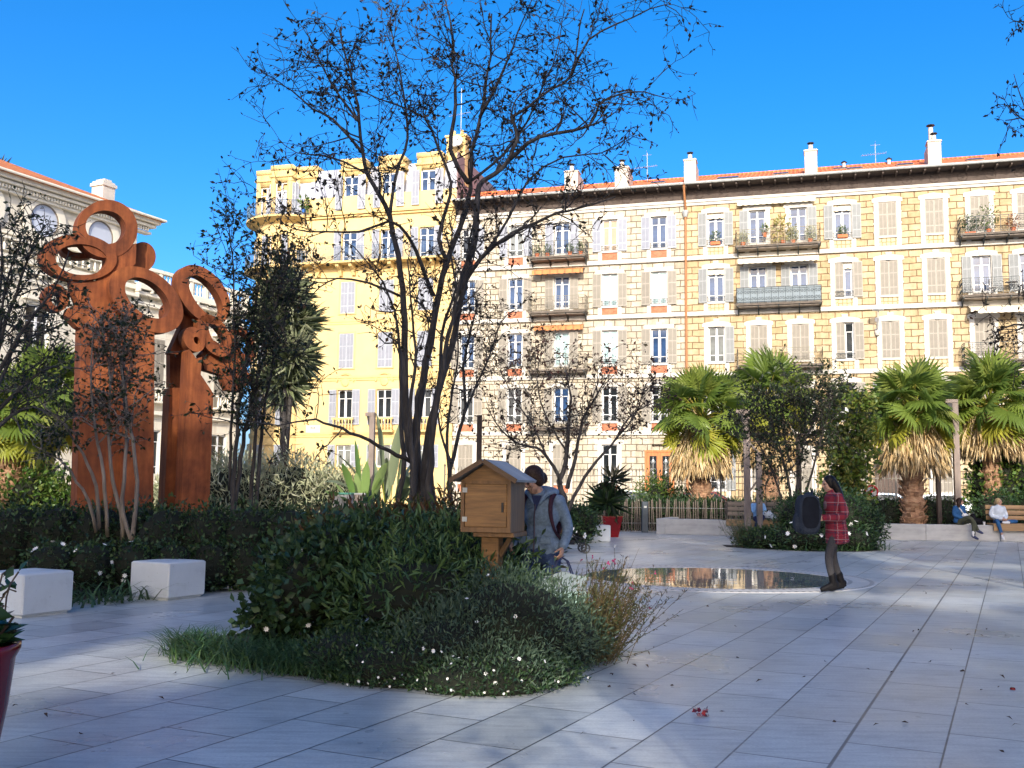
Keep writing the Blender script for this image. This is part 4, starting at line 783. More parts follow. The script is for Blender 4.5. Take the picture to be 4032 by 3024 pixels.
# central bed: each plant of its own
Gx = lambda dx, dy: G(dx, dy)
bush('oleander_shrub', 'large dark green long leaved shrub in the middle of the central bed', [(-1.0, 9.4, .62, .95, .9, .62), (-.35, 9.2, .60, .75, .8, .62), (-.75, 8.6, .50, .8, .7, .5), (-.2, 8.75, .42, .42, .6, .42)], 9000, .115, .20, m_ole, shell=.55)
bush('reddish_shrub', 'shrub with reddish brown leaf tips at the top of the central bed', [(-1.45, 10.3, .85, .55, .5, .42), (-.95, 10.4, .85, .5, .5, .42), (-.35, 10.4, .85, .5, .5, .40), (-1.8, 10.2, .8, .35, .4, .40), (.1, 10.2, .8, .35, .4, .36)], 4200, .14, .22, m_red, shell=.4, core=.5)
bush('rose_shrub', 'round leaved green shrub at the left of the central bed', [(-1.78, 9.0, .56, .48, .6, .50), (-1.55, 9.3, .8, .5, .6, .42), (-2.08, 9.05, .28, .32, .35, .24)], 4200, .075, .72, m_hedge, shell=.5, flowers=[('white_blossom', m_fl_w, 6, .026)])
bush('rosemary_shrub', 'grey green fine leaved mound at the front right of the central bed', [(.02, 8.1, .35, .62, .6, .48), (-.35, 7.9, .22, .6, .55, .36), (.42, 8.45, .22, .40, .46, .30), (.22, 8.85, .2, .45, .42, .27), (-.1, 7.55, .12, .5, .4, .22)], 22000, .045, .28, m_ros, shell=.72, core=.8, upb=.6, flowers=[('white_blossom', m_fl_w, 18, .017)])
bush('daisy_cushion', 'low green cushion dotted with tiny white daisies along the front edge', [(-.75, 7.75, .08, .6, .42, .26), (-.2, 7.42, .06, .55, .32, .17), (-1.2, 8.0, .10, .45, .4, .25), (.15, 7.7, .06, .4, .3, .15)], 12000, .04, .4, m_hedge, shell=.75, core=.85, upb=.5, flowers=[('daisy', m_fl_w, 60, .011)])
def tuft(name, label, pts, n, L, mat, cat='grass tuft', wid=.03, bend=.5, spread=.55, flowers=None):
    bp = np.array([np.mean([p[0] for p in pts]), np.mean([p[1] for p in pts]), 0.]); T_ = thing(name, label, cat, bp); VV, QQ = [], []; k = 0
    P = np.array(pts)[rng.integers(0, len(pts), n)]; P = np.column_stack([P[:, 0] + rng.normal(size=n) * P[:, 2], P[:, 1] + rng.normal(size=n) * P[:, 2], np.zeros(n)]) - bp
    az = rng.random(n) * 6.28; sp = np.abs(rng.normal(size=n)) * spread; d = np.stack([np.cos(az) * sp, np.sin(az) * sp, np.ones(n)], 1); d /= np.linalg.norm(d, axis=1)[:, None]; hd = np.stack([np.cos(az), np.sin(az), np.zeros(n)], 1); sd_ = np.stack([-np.sin(az), np.cos(az), np.zeros(n)], 1); Ln = L * rng.uniform(.5, 1.2, n)[:, None]; rows = []
    for i, u in enumerate((0, .35, .7, 1)):
        c = P + d * Ln * u + hd * Ln * bend * u * u * .7 - np.array([0, 0, 1.]) * Ln * bend * u ** 2.4 * .55; c[:, 2] = np.maximum(c[:, 2], .01); w_ = wid * Ln * (1 - u * .93); rows += [c - sd_ * w_, c + sd_ * w_]
    V = np.stack(rows, 1).reshape(-1, 3); Q = np.array([(0, 1, 3, 2), (2, 3, 5, 4), (4, 5, 7, 6)]); Q = (Q[None] + (np.arange(n) * 8)[:, None, None]).reshape(-1, 4); link('blades', npmesh('blades', V, Q, mat), T_); return T_
tuft('grass_clump', 'bright grassy clump at the left tip of the central bed', [(-2.45, 8.6, .16), (-2.1, 8.4, .2), (-2.6, 8.75, .12), (-1.8, 8.2, .18), (-1.5, 8.0, .12), (-2.75, 8.85, .08), (-1.2, 7.75, .1)], 2600, .36, m_grass, wid=.022, bend=.8)
def stems_plant(name, label, base, n, L, lean, mat, leaf=.03, fl=None, cat='flowering plant', spread=.3, nl=26):
    T_ = thing(name, label, cat, base); b = MB(); LP_, LD, FP = [], [], []
    for i in range(n):
        d = unit(np.array(lean) + rng.normal(size=3) * spread); W, d2 = wander((rng.normal() * .12, rng.normal() * .12, 0), d, L * rng.uniform(.5, 1.1), 7, .10, .04); b.tube(W, np.linspace(.004, .0018, 8), 3, cap=False)
        for j in range(nl): q = rng.random() * 6.9; a = int(q); LP_.append(W[a] + (W[a + 1] - W[a]) * (q - a)); LD.append(unit(d2 + rng.normal(size=3) * .8))
        FP.append(W[-1])
    b.build('stems', m_gaura, T_); V, Q = leafmesh(np.array(LP_), np.array(LD), leaf * rng.uniform(.5, 1.2, len(LP_)), .3); link('leaves', npmesh('leaves', V, Q, mat), T_)
    if fl:
        P = np.array(FP)[:fl[1]]; P = np.repeat(P, 4, 0); V, Q = leafmesh(P, rng.normal(size=P.shape), fl[2], .8); link('blossom', npmesh('blossom', V, Q, fl[0]), T_)
    return T_
stems_plant('gaura_plant', 'wispy brown stemmed plant with pink flowers leaning right over the paving', (.62, 8.75, 0), 210, .85, (.55, .05, 1), m_gaura, .038, (m_fl_p, 12, .022), spread=.26, nl=34)
stems_plant('gaura_plant', 'pale wispy flowering plant just behind the leaning brown one', (.50, 9.2, 0), 46, .8, (.15, .1, 1), m_sil, .03, (m_fl_p, 8, .026), spread=.3)
stems_plant('gaura_plant', 'sparse tall flower stems with white blooms in front of the basin', (.75, 9.4, 0), 9, 1.05, (.3, .1, 1), m_gaura, .02, (m_fl_w, 7, .028), spread=.22, nl=6)
tuft('broad_leaf_tuft', 'yellow green broad leaved tuft at the right foot of the bed', [(.82, 9.1, .05)], 22, .32, m_lv_green, 'plant', .11, .9, .9)
tuft('strap_leaf_plant', 'upright strap leaved plant under the wooden bird house shelf', [(.30, 9.5, .06)], 34, .5, m_grass, 'plant', .03, .4, .35)
# left hedge, white roses, edging
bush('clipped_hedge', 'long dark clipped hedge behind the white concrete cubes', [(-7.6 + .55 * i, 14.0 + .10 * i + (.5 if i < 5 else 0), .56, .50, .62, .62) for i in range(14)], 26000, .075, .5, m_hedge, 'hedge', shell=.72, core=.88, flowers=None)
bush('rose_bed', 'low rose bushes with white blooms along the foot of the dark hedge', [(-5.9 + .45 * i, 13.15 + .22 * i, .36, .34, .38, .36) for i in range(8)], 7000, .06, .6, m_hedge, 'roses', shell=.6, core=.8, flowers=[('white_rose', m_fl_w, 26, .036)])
tuft('strap_leaf_plant', 'dark strap leaves spilling onto the paving between the two left cubes', [(-5.0, 12.5, .2), (-4.75, 12.75, .2), (-5.35, 12.4, .2)], 130, .5, m_ole, 'plant', .035, .9, .8)
bush('loose_shrub', 'loose sunlit yellow green shrub below the left fan palm', [(-16.0, 33.5, 1.0, 1.6, 1.0, 1.35), (-14.2, 33.7, .9, 1.3, 1.0, 1.1), (-18.0, 33.2, 1.0, 1.5, 1.0, 1.3)], 5600, .20, .5, m_lv_green, shell=.4, core=.5)
bush('silver_shrub', 'pale silver grey shrub with upright shoots before the yellow building', [(-9.4, 34.2, 1.15, 2.0, 1.2, 1.4), (-7.4, 34.3, 1.2, 1.8, 1.2, 1.35), (-5.9, 34.2, 1.0, 1.35, 1.1, 1.15), (-11.1, 34.0, .8, 1.1, 1.0, .95)], 9500, .30, .14, m_sil, shell=.45, core=.7, upb=.55)
bush('loose_shrub', 'yellow green low shrub right of the rust columns', [(-13.2, 34.0, .7, 1.1, .7, .8), (-11.8, 34.2, .6, 1.1, .7, .75)], 2800, .17, .5, m_lv_green, shell=.4, core=.6)
# banana like plants
def bigleaf(label, base, leaves, name='strelitzia', mat=None):
    T_ = thing(name, label, 'plant', base); b = MB(); VV, QQ, kk = [], [], 0
    for az, el, L, wd in leaves:
        d = np.array([math.cos(az) * math.cos(el), math.sin(az) * math.cos(el), math.sin(el)]); st = d * L * .45; b.tube([(0, 0, 0), st * .5 + np.array([0, 0, .02]), st], [.03, .024, .016], 5); y = unit(np.cross([0, 0, 1.], d)); y = y if np.linalg.norm(np.cross([0, 0, 1.], d)) > .1 else np.array([1., 0, 0]); y = unit(y + rng.normal(size=3) * .4); z = np.cross(d, y); V = []; n = 10
        for i in range(n + 1):
            u = i / n; c = st + d * L * .62 * u - np.array([0, 0, 1.]) * .28 * L * math.cos(el) * u * u; w_ = wd * math.sin(PI * min(1, u * .93 + .06)) ** .7 * (1 + .05 * rng.normal())
            V += [c - y * w_ + z * w_ * .35, c, c + y * w_ + z * w_ * .35]
        VV.append(np.array(V)); QQ.append(np.array([(i * 3 + k, i * 3 + k + 1, i * 3 + k + 4, i * 3 + k + 3) for i in range(n) for k in (0, 1)]) + kk); kk += len(V)
    b.build('stalks', m_palmy, T_); link('blades', npmesh('blades', np.concatenate(VV), np.concatenate(QQ), mat or m_banana, True), T_); return T_
rr_ = np.random.default_rng(5)
bigleaf('upright banana leaved plant with broad lit blades behind the grey planter', at(782, 1090, 32) * np.array([1, 1, 0]), [(rr_.random() * 6.28, R(rr_.uniform(42, 85)), rr_.uniform(1.6, 3.0), .14) for _ in range(20)])
bigleaf('grey green torn leaved banana plant beside the timber post', at(838, 1090, 34) * np.array([1, 1, 0]), [(rr_.random() * 6.28, R(rr_.uniform(35, 85)), rr_.uniform(2.0, 4.0), .19) for _ in range(18)], 'banana_plant', M_leaf('grey green banana leaves', [(.14, .19, .09), (.18, .22, .12), (.22, .25, .15)], .4, .2))
# right side beds
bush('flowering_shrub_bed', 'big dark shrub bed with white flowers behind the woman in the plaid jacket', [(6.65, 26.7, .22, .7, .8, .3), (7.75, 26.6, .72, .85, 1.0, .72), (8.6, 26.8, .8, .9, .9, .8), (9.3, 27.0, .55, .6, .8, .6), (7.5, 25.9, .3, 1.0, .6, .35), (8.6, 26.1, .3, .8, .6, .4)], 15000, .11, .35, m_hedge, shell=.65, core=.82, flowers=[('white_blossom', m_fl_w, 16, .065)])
stems_plant('lavender_clump', 'grey wispy stems at the left end of the dark shrub bed', (6.15, 26.9, 0), 110, .95, (-.25, -.05, 1), m_ros, .05, None, spread=.35, nl=22)
tuft('strap_leaf_plant', 'dark strap leaves at the foot of the right shrub bed', [(7.6, 25.5, .3), (8.3, 25.7, .3), (9.3, 26.2, .2)], 160, .55, m_ole, 'plant', .03, .9, .8)
bush('low_hedge', 'dark green low hedge behind the wall left of the straw skirted palm', [(12.0 + .6 * i, 34.2 - .14 * i, .75, .6, .6, .62) for i in range(5)], 7000, .10, .4, m_hedge, 'hedge', shell=.7, core=.85)
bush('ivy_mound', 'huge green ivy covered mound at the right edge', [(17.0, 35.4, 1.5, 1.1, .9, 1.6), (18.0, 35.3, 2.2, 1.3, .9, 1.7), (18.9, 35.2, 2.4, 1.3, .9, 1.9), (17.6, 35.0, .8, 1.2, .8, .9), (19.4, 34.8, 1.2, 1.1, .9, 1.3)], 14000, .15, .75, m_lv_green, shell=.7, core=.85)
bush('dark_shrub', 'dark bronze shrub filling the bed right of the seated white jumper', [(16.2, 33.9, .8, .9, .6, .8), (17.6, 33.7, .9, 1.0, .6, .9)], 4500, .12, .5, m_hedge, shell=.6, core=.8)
tuft('fern_clump', 'lit yellow green fern fronds behind the seated woman in denim', [(14.5, 33.9, .2), (14.0, 34.1, .2)], 160, 1.25, m_lv_green, 'fern', .06, .5, .4)
tuft('fern_clump', 'yellow green fern fronds by the no entry sign', [(12.3, 35.5, .3), (13.0, 35.4, .3)], 120, 1.1, m_lv_green, 'fern', .06, .6, .5)
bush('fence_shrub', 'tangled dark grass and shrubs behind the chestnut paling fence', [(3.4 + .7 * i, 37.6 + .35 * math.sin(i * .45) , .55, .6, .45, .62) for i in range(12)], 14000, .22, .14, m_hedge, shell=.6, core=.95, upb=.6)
bush('fence_shrub', 'sunlit loose green shrub rising before the orange door', [(5.9, 41.0, 1.2, .9, .6, 1.0), (7.0, 41.0, .9, .8, .6, .8)], 3200, .16, .3, m_lv_green, shell=.4, core=.5)
bush('dark_shrub', 'round dark shrub between the woman in the parka and the red pot', [(1.05, 27.6, .55, .8, .7, .62), (1.85, 28.3, .5, .65, .7, .58)], 4200, .10, .55, m_hedge, shell=.6, core=.8, flowers=[('white_blossom', m_fl_w, 8, .05)])
bush('dark_shrub', 'spindly brown leaved shrub beside the wooden bird house roof', [(-.6, 12.6, .95, .7, .5, .5), (.15, 12.7, .8, .5, .4, .45), (-1.9, 12.8, .75, .9, .5, .45)], 2600, .13, .2, m_red, shell=.3, core=0)
# ------------------------------------------------------------------ ground, paving, round basin
GT = R(26.2); GE = np.array([math.sin(GT), math.cos(GT)]); GN = np.array([math.cos(GT), -math.sin(GT)])
t = NT('pale granite paving'); c = t.n('ShaderNodeTexCoord'); mp = t.n('ShaderNodeMapping'); mp.inputs['Rotation'].default_value = (0, 0, GT - PI / 2); t.l(c, 'Object', mp, 0)
# after the turn: x runs along the long joints, y across them
nzw = t.noise(mp, .6, 2); 
br = t.n('ShaderNodeTexBrick', offset=.5); br.inputs['Scale'].default_value = 1
sh = t.n('ShaderNodeVectorMath', operation='ADD'); sh.inputs[1].default_value = (.12, -4.03 + .5208 * 20, 0); t.l(mp, 0, sh, 0); t.l(sh, 0, br, 'Vector')
br.inputs['Brick Width'].default_value = 1.06; br.inputs['Row Height'].default_value = .5208; br.inputs['Mortar Size'].default_value = .0064; br.inputs['Mortar Smooth'].default_value = .3; br.inputs['Bias'].default_value = 0
br.inputs['Color1'].default_value = (.44, .46, .45, 1); br.inputs['Color2'].default_value = (.59, .605, .585, 1); br.inputs['Mortar'].default_value = (.06, .06, .065, 1)
n1 = t.noise(mp, .55, 5, .6); n2 = t.noise(t.coord('Object', (1.2, 9, 1), (0, 0, R(8))), 2.0, 5, .65); n3 = t.noise(c, 55, 3, .6); t.t.links.remove(n3.inputs['Vector'].links[0]); t.l(c, 'Object', n3, 'Vector')
brk = t.ramp(t.noise(mp, 1.7, 3), [(.30, (.6, .6, .6)), (.44, (0, 0, 0))])
col0 = t.mix(br, (.52, .54, .525), brk, 'MIX'); col0.blend_type = 'LIGHTEN'
m1 = t.mix(col0, t.ramp(n1, [(.3, (.80, .80, .82)), (.7, (1.08, 1.08, 1.06))]), .9, 'MULTIPLY', ia=2); m2 = t.mix(m1, t.ramp(n2, [(.30, (.68, .68, .70)), (.5, (1, 1, 1)), (.75, (1.22, 1.2, 1.16))]), .8, 'MULTIPLY', ia=2)
sp = t.n('ShaderNodeSeparateXYZ'); t.l(mp, 0, sp, 0)
sb = t.n('ShaderNodeMath', operation='SUBTRACT'); t.l(sp, 1, sb, 0); sb.inputs[1].default_value = .905; ab = t.n('ShaderNodeMath', operation='ABSOLUTE'); t.l(sb, 0, ab, 0)
rl = t.ramp(ab, [(0, (1, 1, 1)), (.007, (1, 1, 1)), (.012, (0, 0, 0))]); ns = t.noise(t.coord('Object', (2.2, 7, 1), (0, 0, R(5))), 1.9, 4, .6); m2 = t.mix(m2, t.ramp(ns, [(.24, (.62, .61, .60)), (.33, (1, 1, 1))]), .8, 'MULTIPLY', ia=2); m2 = t.mix(m2, t.ramp(n3, [(.3, (.80, .80, .80)), (.7, (1.12, 1.12, 1.12))]), .7, 'MULTIPLY', ia=2); nm = t.noise(mp, 2.4, 6, .7); m2 = t.mix(m2, t.ramp(nm, [(.32, (.80, .80, .81)), (.5, (1, 1, 1)), (.7, (1.08, 1.08, 1.06))]), .8, 'MULTIPLY', ia=2); vg = t.n('ShaderNodeTexVoronoi'); vg.inputs['Scale'].default_value = 1.9; t.l(c, 'Object', vg, 'Vector'); m2 = t.mix(m2, t.ramp(vg, [(0, (.45, .45, .45)), (.035, (.55, .55, .55)), (.05, (1, 1, 1))]), .8, 'MULTIPLY', ia=2); vb = t.n('ShaderNodeTexVoronoi'); vb.inputs['Scale'].default_value = 7.0; t.l(c, 'Object', vb, 'Vector'); m2 = t.mix(m2, t.ramp(vb, [(0, (.6, .6, .6)), (.05, (.7, .7, .7)), (.075, (1, 1, 1))]), .6, 'MULTIPLY', ia=2); m3 = t.mix(m2, (.07, .075, .08), rl, 'MIX', ia=2); t.base(m3, 2)
# grey spots and stains
rr = t.ramp(n1, [(.3, (.22, .22, .22)), (.7, (.46, .46, .46))]); t.l(rr, 0, t.b, 'Roughness'); t.b.inputs['Specular IOR Level'].default_value = .55
mb_ = t.mix(br, n3, .25, 'ADD', ia=1); hb = t.mix(t.ramp(br, [(0, (1, 1, 1)), (1, (0, 0, 0))], 'Fac'), t.mix(n2, n3, .5), .25, 'ADD', ib=2); t.bump(hb, .005, 1.0, 2)
m_pave = t.m
link('plaza_paving', newmesh('plaza_paving', [(-60, -30, 0), (60, -30, 0), (60, 47, 0), (-60, 47, 0)], [(0, 1, 2, 3)], m_pave))['kind'] = 'structure'
link('ground', newmesh('ground', [(-900, -900, -.03), (900, -900, -.03), (900, 900, -.03), (-900, 900, -.03)], [(0, 1, 2, 3)], M_plain('grey asphalt', (.06, .06, .062), .9, .2, .3)))['kind'] = 'structure'
rd = link('pavement', newmesh('pavement', [(-60, 47, .02), (70, 47, .02), (70, 90, .02), (-60, 90, .02)], [(0, 1, 2, 3)], M_plain('pale street', (.40, .38, .35), .85, .12, .6))); rd['kind'] = 'structure'
# round basin
BC, BR, BI = (3.41, 17.3), 2.62, 2.12
ba = thing('round_basin', 'round glass covered basin flush with the paving, ringed by slotted pale stone', 'basin', (*BC, 0))
b = MB(); n = 96
V = [(r * math.cos(2 * PI * i / n), r * math.sin(2 * PI * i / n), z) for r, z in ((BR + .02, -.01), (BR, .008), (BI, .008), (BI - .02, -.02)) for i in range(n)]
b.add(V, [(k * n + i, k * n + (i + 1) % n, (k + 1) * n + (i + 1) % n, (k + 1) * n + i) for k in range(3) for i in range(n)]); 
tr = NT('pale basin stone with drain slots'); co = tr.n('ShaderNodeTexCoord'); sp = tr.n('ShaderNodeSeparateXYZ'); tr.l(co, 'Object', sp, 0); at2 = tr.n('ShaderNodeMath', operation='ARCTAN2'); tr.l(sp, 1, at2, 0); tr.l(sp, 0, at2, 1); mu = tr.n('ShaderNodeMath', operation='MULTIPLY'); mu.inputs[1].default_value = 132 / (2 * PI); tr.l(at2, 0, mu, 0); fr = tr.n('ShaderNodeMath', operation='FRACT'); tr.l(mu, 0, fr, 0)
ln_ = tr.n('ShaderNodeVectorMath', operation='LENGTH'); cz = tr.n('ShaderNodeCombineXYZ'); tr.l(sp, 0, cz, 0); tr.l(sp, 1, cz, 1); tr.l(cz, 0, ln_, 0); ms = []
for rr0 in (BR - .07, BI + .10):
    q = tr.n('ShaderNodeMath', operation='SUBTRACT'); tr.l(ln_, 'Value', q, 0); q.inputs[1].default_value = rr0; a_ = tr.n('ShaderNodeMath', operation='ABSOLUTE'); tr.l(q, 0, a_, 0); l_ = tr.n('ShaderNodeMath', operation='LESS_THAN'); tr.l(a_, 0, l_, 0); l_.inputs[1].default_value = .034; ms.append(l_)
ad = tr.n('ShaderNodeMath', operation='ADD'); tr.l(ms[0], 0, ad, 0); tr.l(ms[1], 0, ad, 1); lt = tr.n('ShaderNodeMath', operation='LESS_THAN'); tr.l(fr, 0, lt, 0); lt.inputs[1].default_value = .42; an = tr.n('ShaderNodeMath', operation='MULTIPLY'); tr.l(ad, 0, an, 0); tr.l(lt, 0, an, 1)
nb = tr.noise(co, 3, 4); tr.t.links.remove(nb.inputs['Vector'].links[0]); tr.l(co, 'Object', nb, 'Vector')
tr.base(tr.mix(tr.ramp(nb, [(.3, (.52, .49, .45)), (.7, (.66, .63, .58))]), (.05, .045, .04), an), 2); tr.set(Roughness=.4); b.build('rim', tr.m, ba)
t = NT('dark wet glass'); t.set(Roughness=.03, IOR=1.9); t.b.inputs['Specular IOR Level'].default_value = 1.0; co = t.coord('Object', (1, 1, 1), (0, 0, R(-10))); nn = t.noise(co, 1.3, 2); t.bump(nn, .006, .5)
sp = t.n('ShaderNodeSeparateXYZ'); t.l(co, 0, sp, 0); ln = []
for k in (0, 1):
    f = t.n('ShaderNodeMath', operation='FRACT'); m_ = t.n('ShaderNodeMath', operation='MULTIPLY'); m_.inputs[1].default_value = 2.2; t.l(sp, k, m_, 0); t.l(m_, 0, f, 0); ln.append(t.ramp(f, [(0, (1, 1, 1)), (.03, (1, 1, 1)), (.04, (0, 0, 0))]))
g = t.mix(ln[0], ln[1], 1.0, 'LIGHTEN'); cc = t.mix(t.ramp(t.noise(co, .8, 4), [(.3, (.24, .25, .21)), (.7, (.34, .34, .29))]), (.04, .04, .036), g, 'MIX', iff=2); t.base(cc, 2)
MB().add([(BI * math.cos(2 * PI * i / n), BI * math.sin(2 * PI * i / n), .003) for i in range(n)], [tuple(range(n))]).build('glass', t.m, ba)

bed = [(-2.75, 8.75), (-2.36, 8.4), (-1.56, 7.85), (-1.0, 7.55), (-.45, 7.4), (0, 7.8), (.42, 8.5), (.75, 9.3), (.75, 10.3), (.2, 11), (-1, 11.3), (-2.2, 10.8), (-2.8, 9.8)]
so_ = M_plain('dark planting soil', (.035, .026, .018), .95, .45, 9, bump=.03)
link('planting_soil', newmesh('planting_soil', [(x, y, .004) for x, y in bed], [tuple(range(len(bed)))], so_))['kind'] = 'structure'
link('planting_soil', newmesh('planting_soil', [(x, y, .004) for x, y in [(5.7, 26.9), (6.6, 26.2), (7.5, 25.3), (8.8, 25.4), (9.6, 26.3), (9.6, 28), (5.8, 28)]], [tuple(range(7))], so_))['kind'] = 'structure'
link('planting_soil', newmesh('planting_soil', [(x, y, .004) for x, y in [(-14, 11.6), (-5.4, 12.7), (-3.8, 15.4), (-2.0, 17.5), (-2.5, 45), (-20, 45)]], [tuple(range(6))], so_))['kind'] = 'structure'
# ------------------------------------------------------------------ rust sculpture
m_rust = M_rust()
SCR = R(38); SCO = at(300, 1100, 26.0); SCO[2] = 0; scn = np.array([math.sin(SCR), -math.cos(SCR), 0]); scx = np.array([math.cos(SCR), math.sin(SCR), 0])
def SP(dx, dy, off=0.0):
    r = ray(dx, dy); o = np.array(SCO) + scn * -off; t_ = ((o - EYE) @ scn) / (r @ scn); p = EYE + t_ * r; d = p - np.array(SCO); return (float(d @ scx), float(d[2]))
z1 = lambda P: [(.2728 * x, 329.2 + .2728 * y) for x, y in P]
z2 = lambda P: [(.2728 * x, 768 + .2728 * y) for x, y in P]
sc = thing('rust_sculpture', 'tall cloud shaped sculpture of rusted steel plates and rings on broad columns', 'sculpture', SCO, SCR)
def plate(name, P, off, th, hole=None):
    b = MB(); pts = [SP(x, y, off) for x, y in P]; h = [SP(x, y, off) for x, y in hole] if hole else None; b.prism(pts[::-1] if not hole else pts, off, off + th, h); o = b.build(name, m_rust, sc); return o
def zring(cx, cy, a, b, rot, hx, hy, ha, hb, hrot, off, th, name='ring'): return plate(name, z1(ell(cx, cy, a, b, R(rot), 56)), off, th, z1(ell(hx, hy, ha, hb, R(hrot), 56)))
zring(850, 605, 240, 230, 0, 838, 592, 160, 132, 8, 0, .42)
zring(628, 830, 300, 182, 4, 645, 848, 205, 122, 4, -.05, .45)
zring(650, 745, 170, 95, 0, 625, 748, 92, 46, 0, .42, .40)
zring(1160, 1165, 330, 215, 38, 1168, 1152, 208, 122, 40, -.35, .45)
zring(1612, 1125, 268, 170, 52, 1632, 1140, 196, 90, 54, -.1, .42)
zring(445, 1150, 112, 100, 60, 448, 1165, 56, 40, 75, .1, .40)
zring(1700, 1450, 185, 112, 58, 1720, 1450, 108, 46, 60, -.1, .40)
zring(1930, 1520, 150, 80, 66, 1935, 1520, 105, 48, 68, .1, .36)
zring(1540, 1480, 105, 80, 60, 1560, 1490, 34, 22, 60, -.15, .40)
zring(1340, 1260, 75, 48, 100, 1340, 1262, 40, 18, 100, .12, .35)
plate('disc', z1(ell(1130, 825, 104, 116, 0, 40)), .45, .40)
plate('cloud_plate', z1([(560, 980), (760, 1020), (900, 900), (930, 760), (1000, 740), (1080, 720), (1075, 880), (1020, 930), (920, 1010), (890, 1130), (920, 1190), (1060, 1330), (1240, 1370), (1330, 1380), (1340, 1415), (1240, 1400), (1100, 1380), (690, 1420), (610, 1380), (520, 1290), (545, 1230), (620, 1200), (570, 1080)]), .02, .40)
plate('cloud_plate', z1([(1390, 1230), (1450, 1200), (1560, 1270), (1640, 1300), (1600, 1390), (1480, 1560), (1400, 1600), (1340, 1590), (1430, 1390)]), .35, .35)
plate('cloud_plate', z1([(1700, 1490), (1800, 1560), (1960, 1600), (1950, 1700), (1990, 1800), (1900, 1900), (1800, 1880), (1750, 1760), (1620, 1720), (1590, 1600)]), .15, .35)
plate('column', [(176, 700), (263, 695), (264, 1150), (164, 1150)], .0, .55)
plate('column', [(272, 690), (334, 700), (331, 1150), (266, 1150)], -.32, .9)
plate('column', z2([(1490, -30), (1500, -50), (1560, 30), (1600, 10), (1590, 150), (1690, 300), (1650, 1400), (1425, 1400), (1450, 800)]), -.15, .5)
plate('column', z2([(1345, 255), (1440, 255), (1430, 1400), (1290, 1400)]), .55, .5)
plate('column', z2([(1345, -40), (1500, -80), (1500, 260), (1345, 250)]), 1.1, .3)
# ------------------------------------------------------------------ concrete cubes
t = NT('white cast concrete'); co = t.coord('Object'); n = t.noise(co, 2.2, 5, .6); n2 = t.noise(co, 22, 3); r = t.ramp(n, [(.3, (.44, .46, .46)), (.45, (.56, .59, .60)), (.75, (.62, .65, .66))]); t.base(t.mix(r, t.ramp(n2, [(.28, (.62, .6, .57)), (.36, (1, 1, 1))]), .55, 'MULTIPLY'), 2); t.set(Roughness=.8); t.bump(n2, .004); m_conc = t.m
t = NT('grey board marked concrete'); co = t.coord('Object'); n = t.noise(t.coord('Object', (1, 1, 3)), 1.6, 6, .65); t.base(t.ramp(n, [(.3, (.30, .30, .30)), (.5, (.40, .40, .39)), (.75, (.48, .48, .46))])); t.set(Roughness=.85); t.bump(n, .006); m_conc2 = t.m
def cube(label, p, s=.65, h=.47, rot=GT):
    T_ = link('concrete_seat', MB().bbox(0, s, 0, s, .025, h, .018).box(.04, s - .04, .04, s - .04, 0, .03).mesh('concrete_seat', m_conc), None, p, (0, 0, PI / 2 - rot)); return tag(T_, label, 'seat block', 'white concrete seat cubes on the plaza')
cube('white concrete cube nearest the camera, cut by the left edge', (-5.20, 10.97, 0), .66)
cube('white concrete cube in front of the dark hedge, second from the left edge', (-4.26, 12.8, 0), .66)
cube('white concrete cube seen under the bird house beside the parka', G(1120, 1191) + np.array([-.45, 0, 0]), .95, .5, R(75))
cube('white concrete cube between the stroller and the red pot', G(1300, 1173) + np.array([-.55, .0, 0]), .9, .48, R(68))
cube('white concrete cube mostly hidden behind the stroller', G(1240, 1172) + np.array([-.4, .8, 0]), .9, .46, R(68))
# ------------------------------------------------------------------ wall, paling fence, bollard, benches
def seg(name, a, b_, h, th, mat, parent, o):
    d = np.array(b_) - np.array(a); L = np.linalg.norm(d); return link(name, MB().bbox(.004, L - .004, 0, th, 0, h, .012).mesh(name, mat), parent, (a[0] - o[0], a[1] - o[1], 0), (0, 0, math.atan2(d[1], d[0])))
W0 = (5.26, 34.68); wp = [(5.26, 34.68), (7.0, 34.05), (9.3, 33.3), (11.3, 32.6), (13.1, 32.15), (15.4, 32.05), (18.0, 31.95), (21, 31.9)]
wl = thing('concrete_wall', 'long low grey concrete wall along the far side of the plaza', 'wall', (*W0, 0))
for i in range(len(wp) - 1): seg('block', wp[i], wp[i + 1], .50 if i else .52, .45, m_conc2, wl, W0)
seg('block', (5.26, 34.68), (6.6, 38.6), .52, .3, m_conc2, wl, W0)
m_pale = M_wood('weathered chestnut pales', (.13, .105, .085), .85, (8, 8, 1.5)); m_benchw = M_wood('honey larch slats', (.34, .21, .10), .6, (.6, 12, 12)); m_benchg = M_wood('greyed larch slats', (.22, .17, .12), .7, (.6, 12, 12))
pf = thing('paling_fence', 'chestnut paling fence of thin split stakes behind the red pot and bollard', 'fence', (3.3, 36.4, 0))
pm = cached('pale', lambda: MB().beam((0, 0, 0), (0, 0, 1.14), .055, .03).mesh('pale', m_pale))
pts = resample([(0, 0, 0), (1.2, .5, 0), (3.4, .9, 0), (5.2, .6, 0), (6.6, .1, 0), (7.6, -.2, 0)], .088)
for p in pts: 
    o = link('pale', pm, pf, tuple(p), (rng.normal() * .03, rng.normal() * .035, rng.normal() * .3)); o.scale = (1, 1, rng.uniform(.93, 1.06))
MB().tube([tuple(p + np.array([0, -.03, .3])) for p in pts], .006, 4).build('wire', m_zinc, pf); MB().tube([tuple(p + np.array([0, -.03, .85])) for p in pts], .006, 4).build('wire', m_zinc, pf)
p = G(1393, 1150); bo = thing('bollard', 'dark grey steel bollard with a pale notch in front of the paling fence', 'bollard', p)
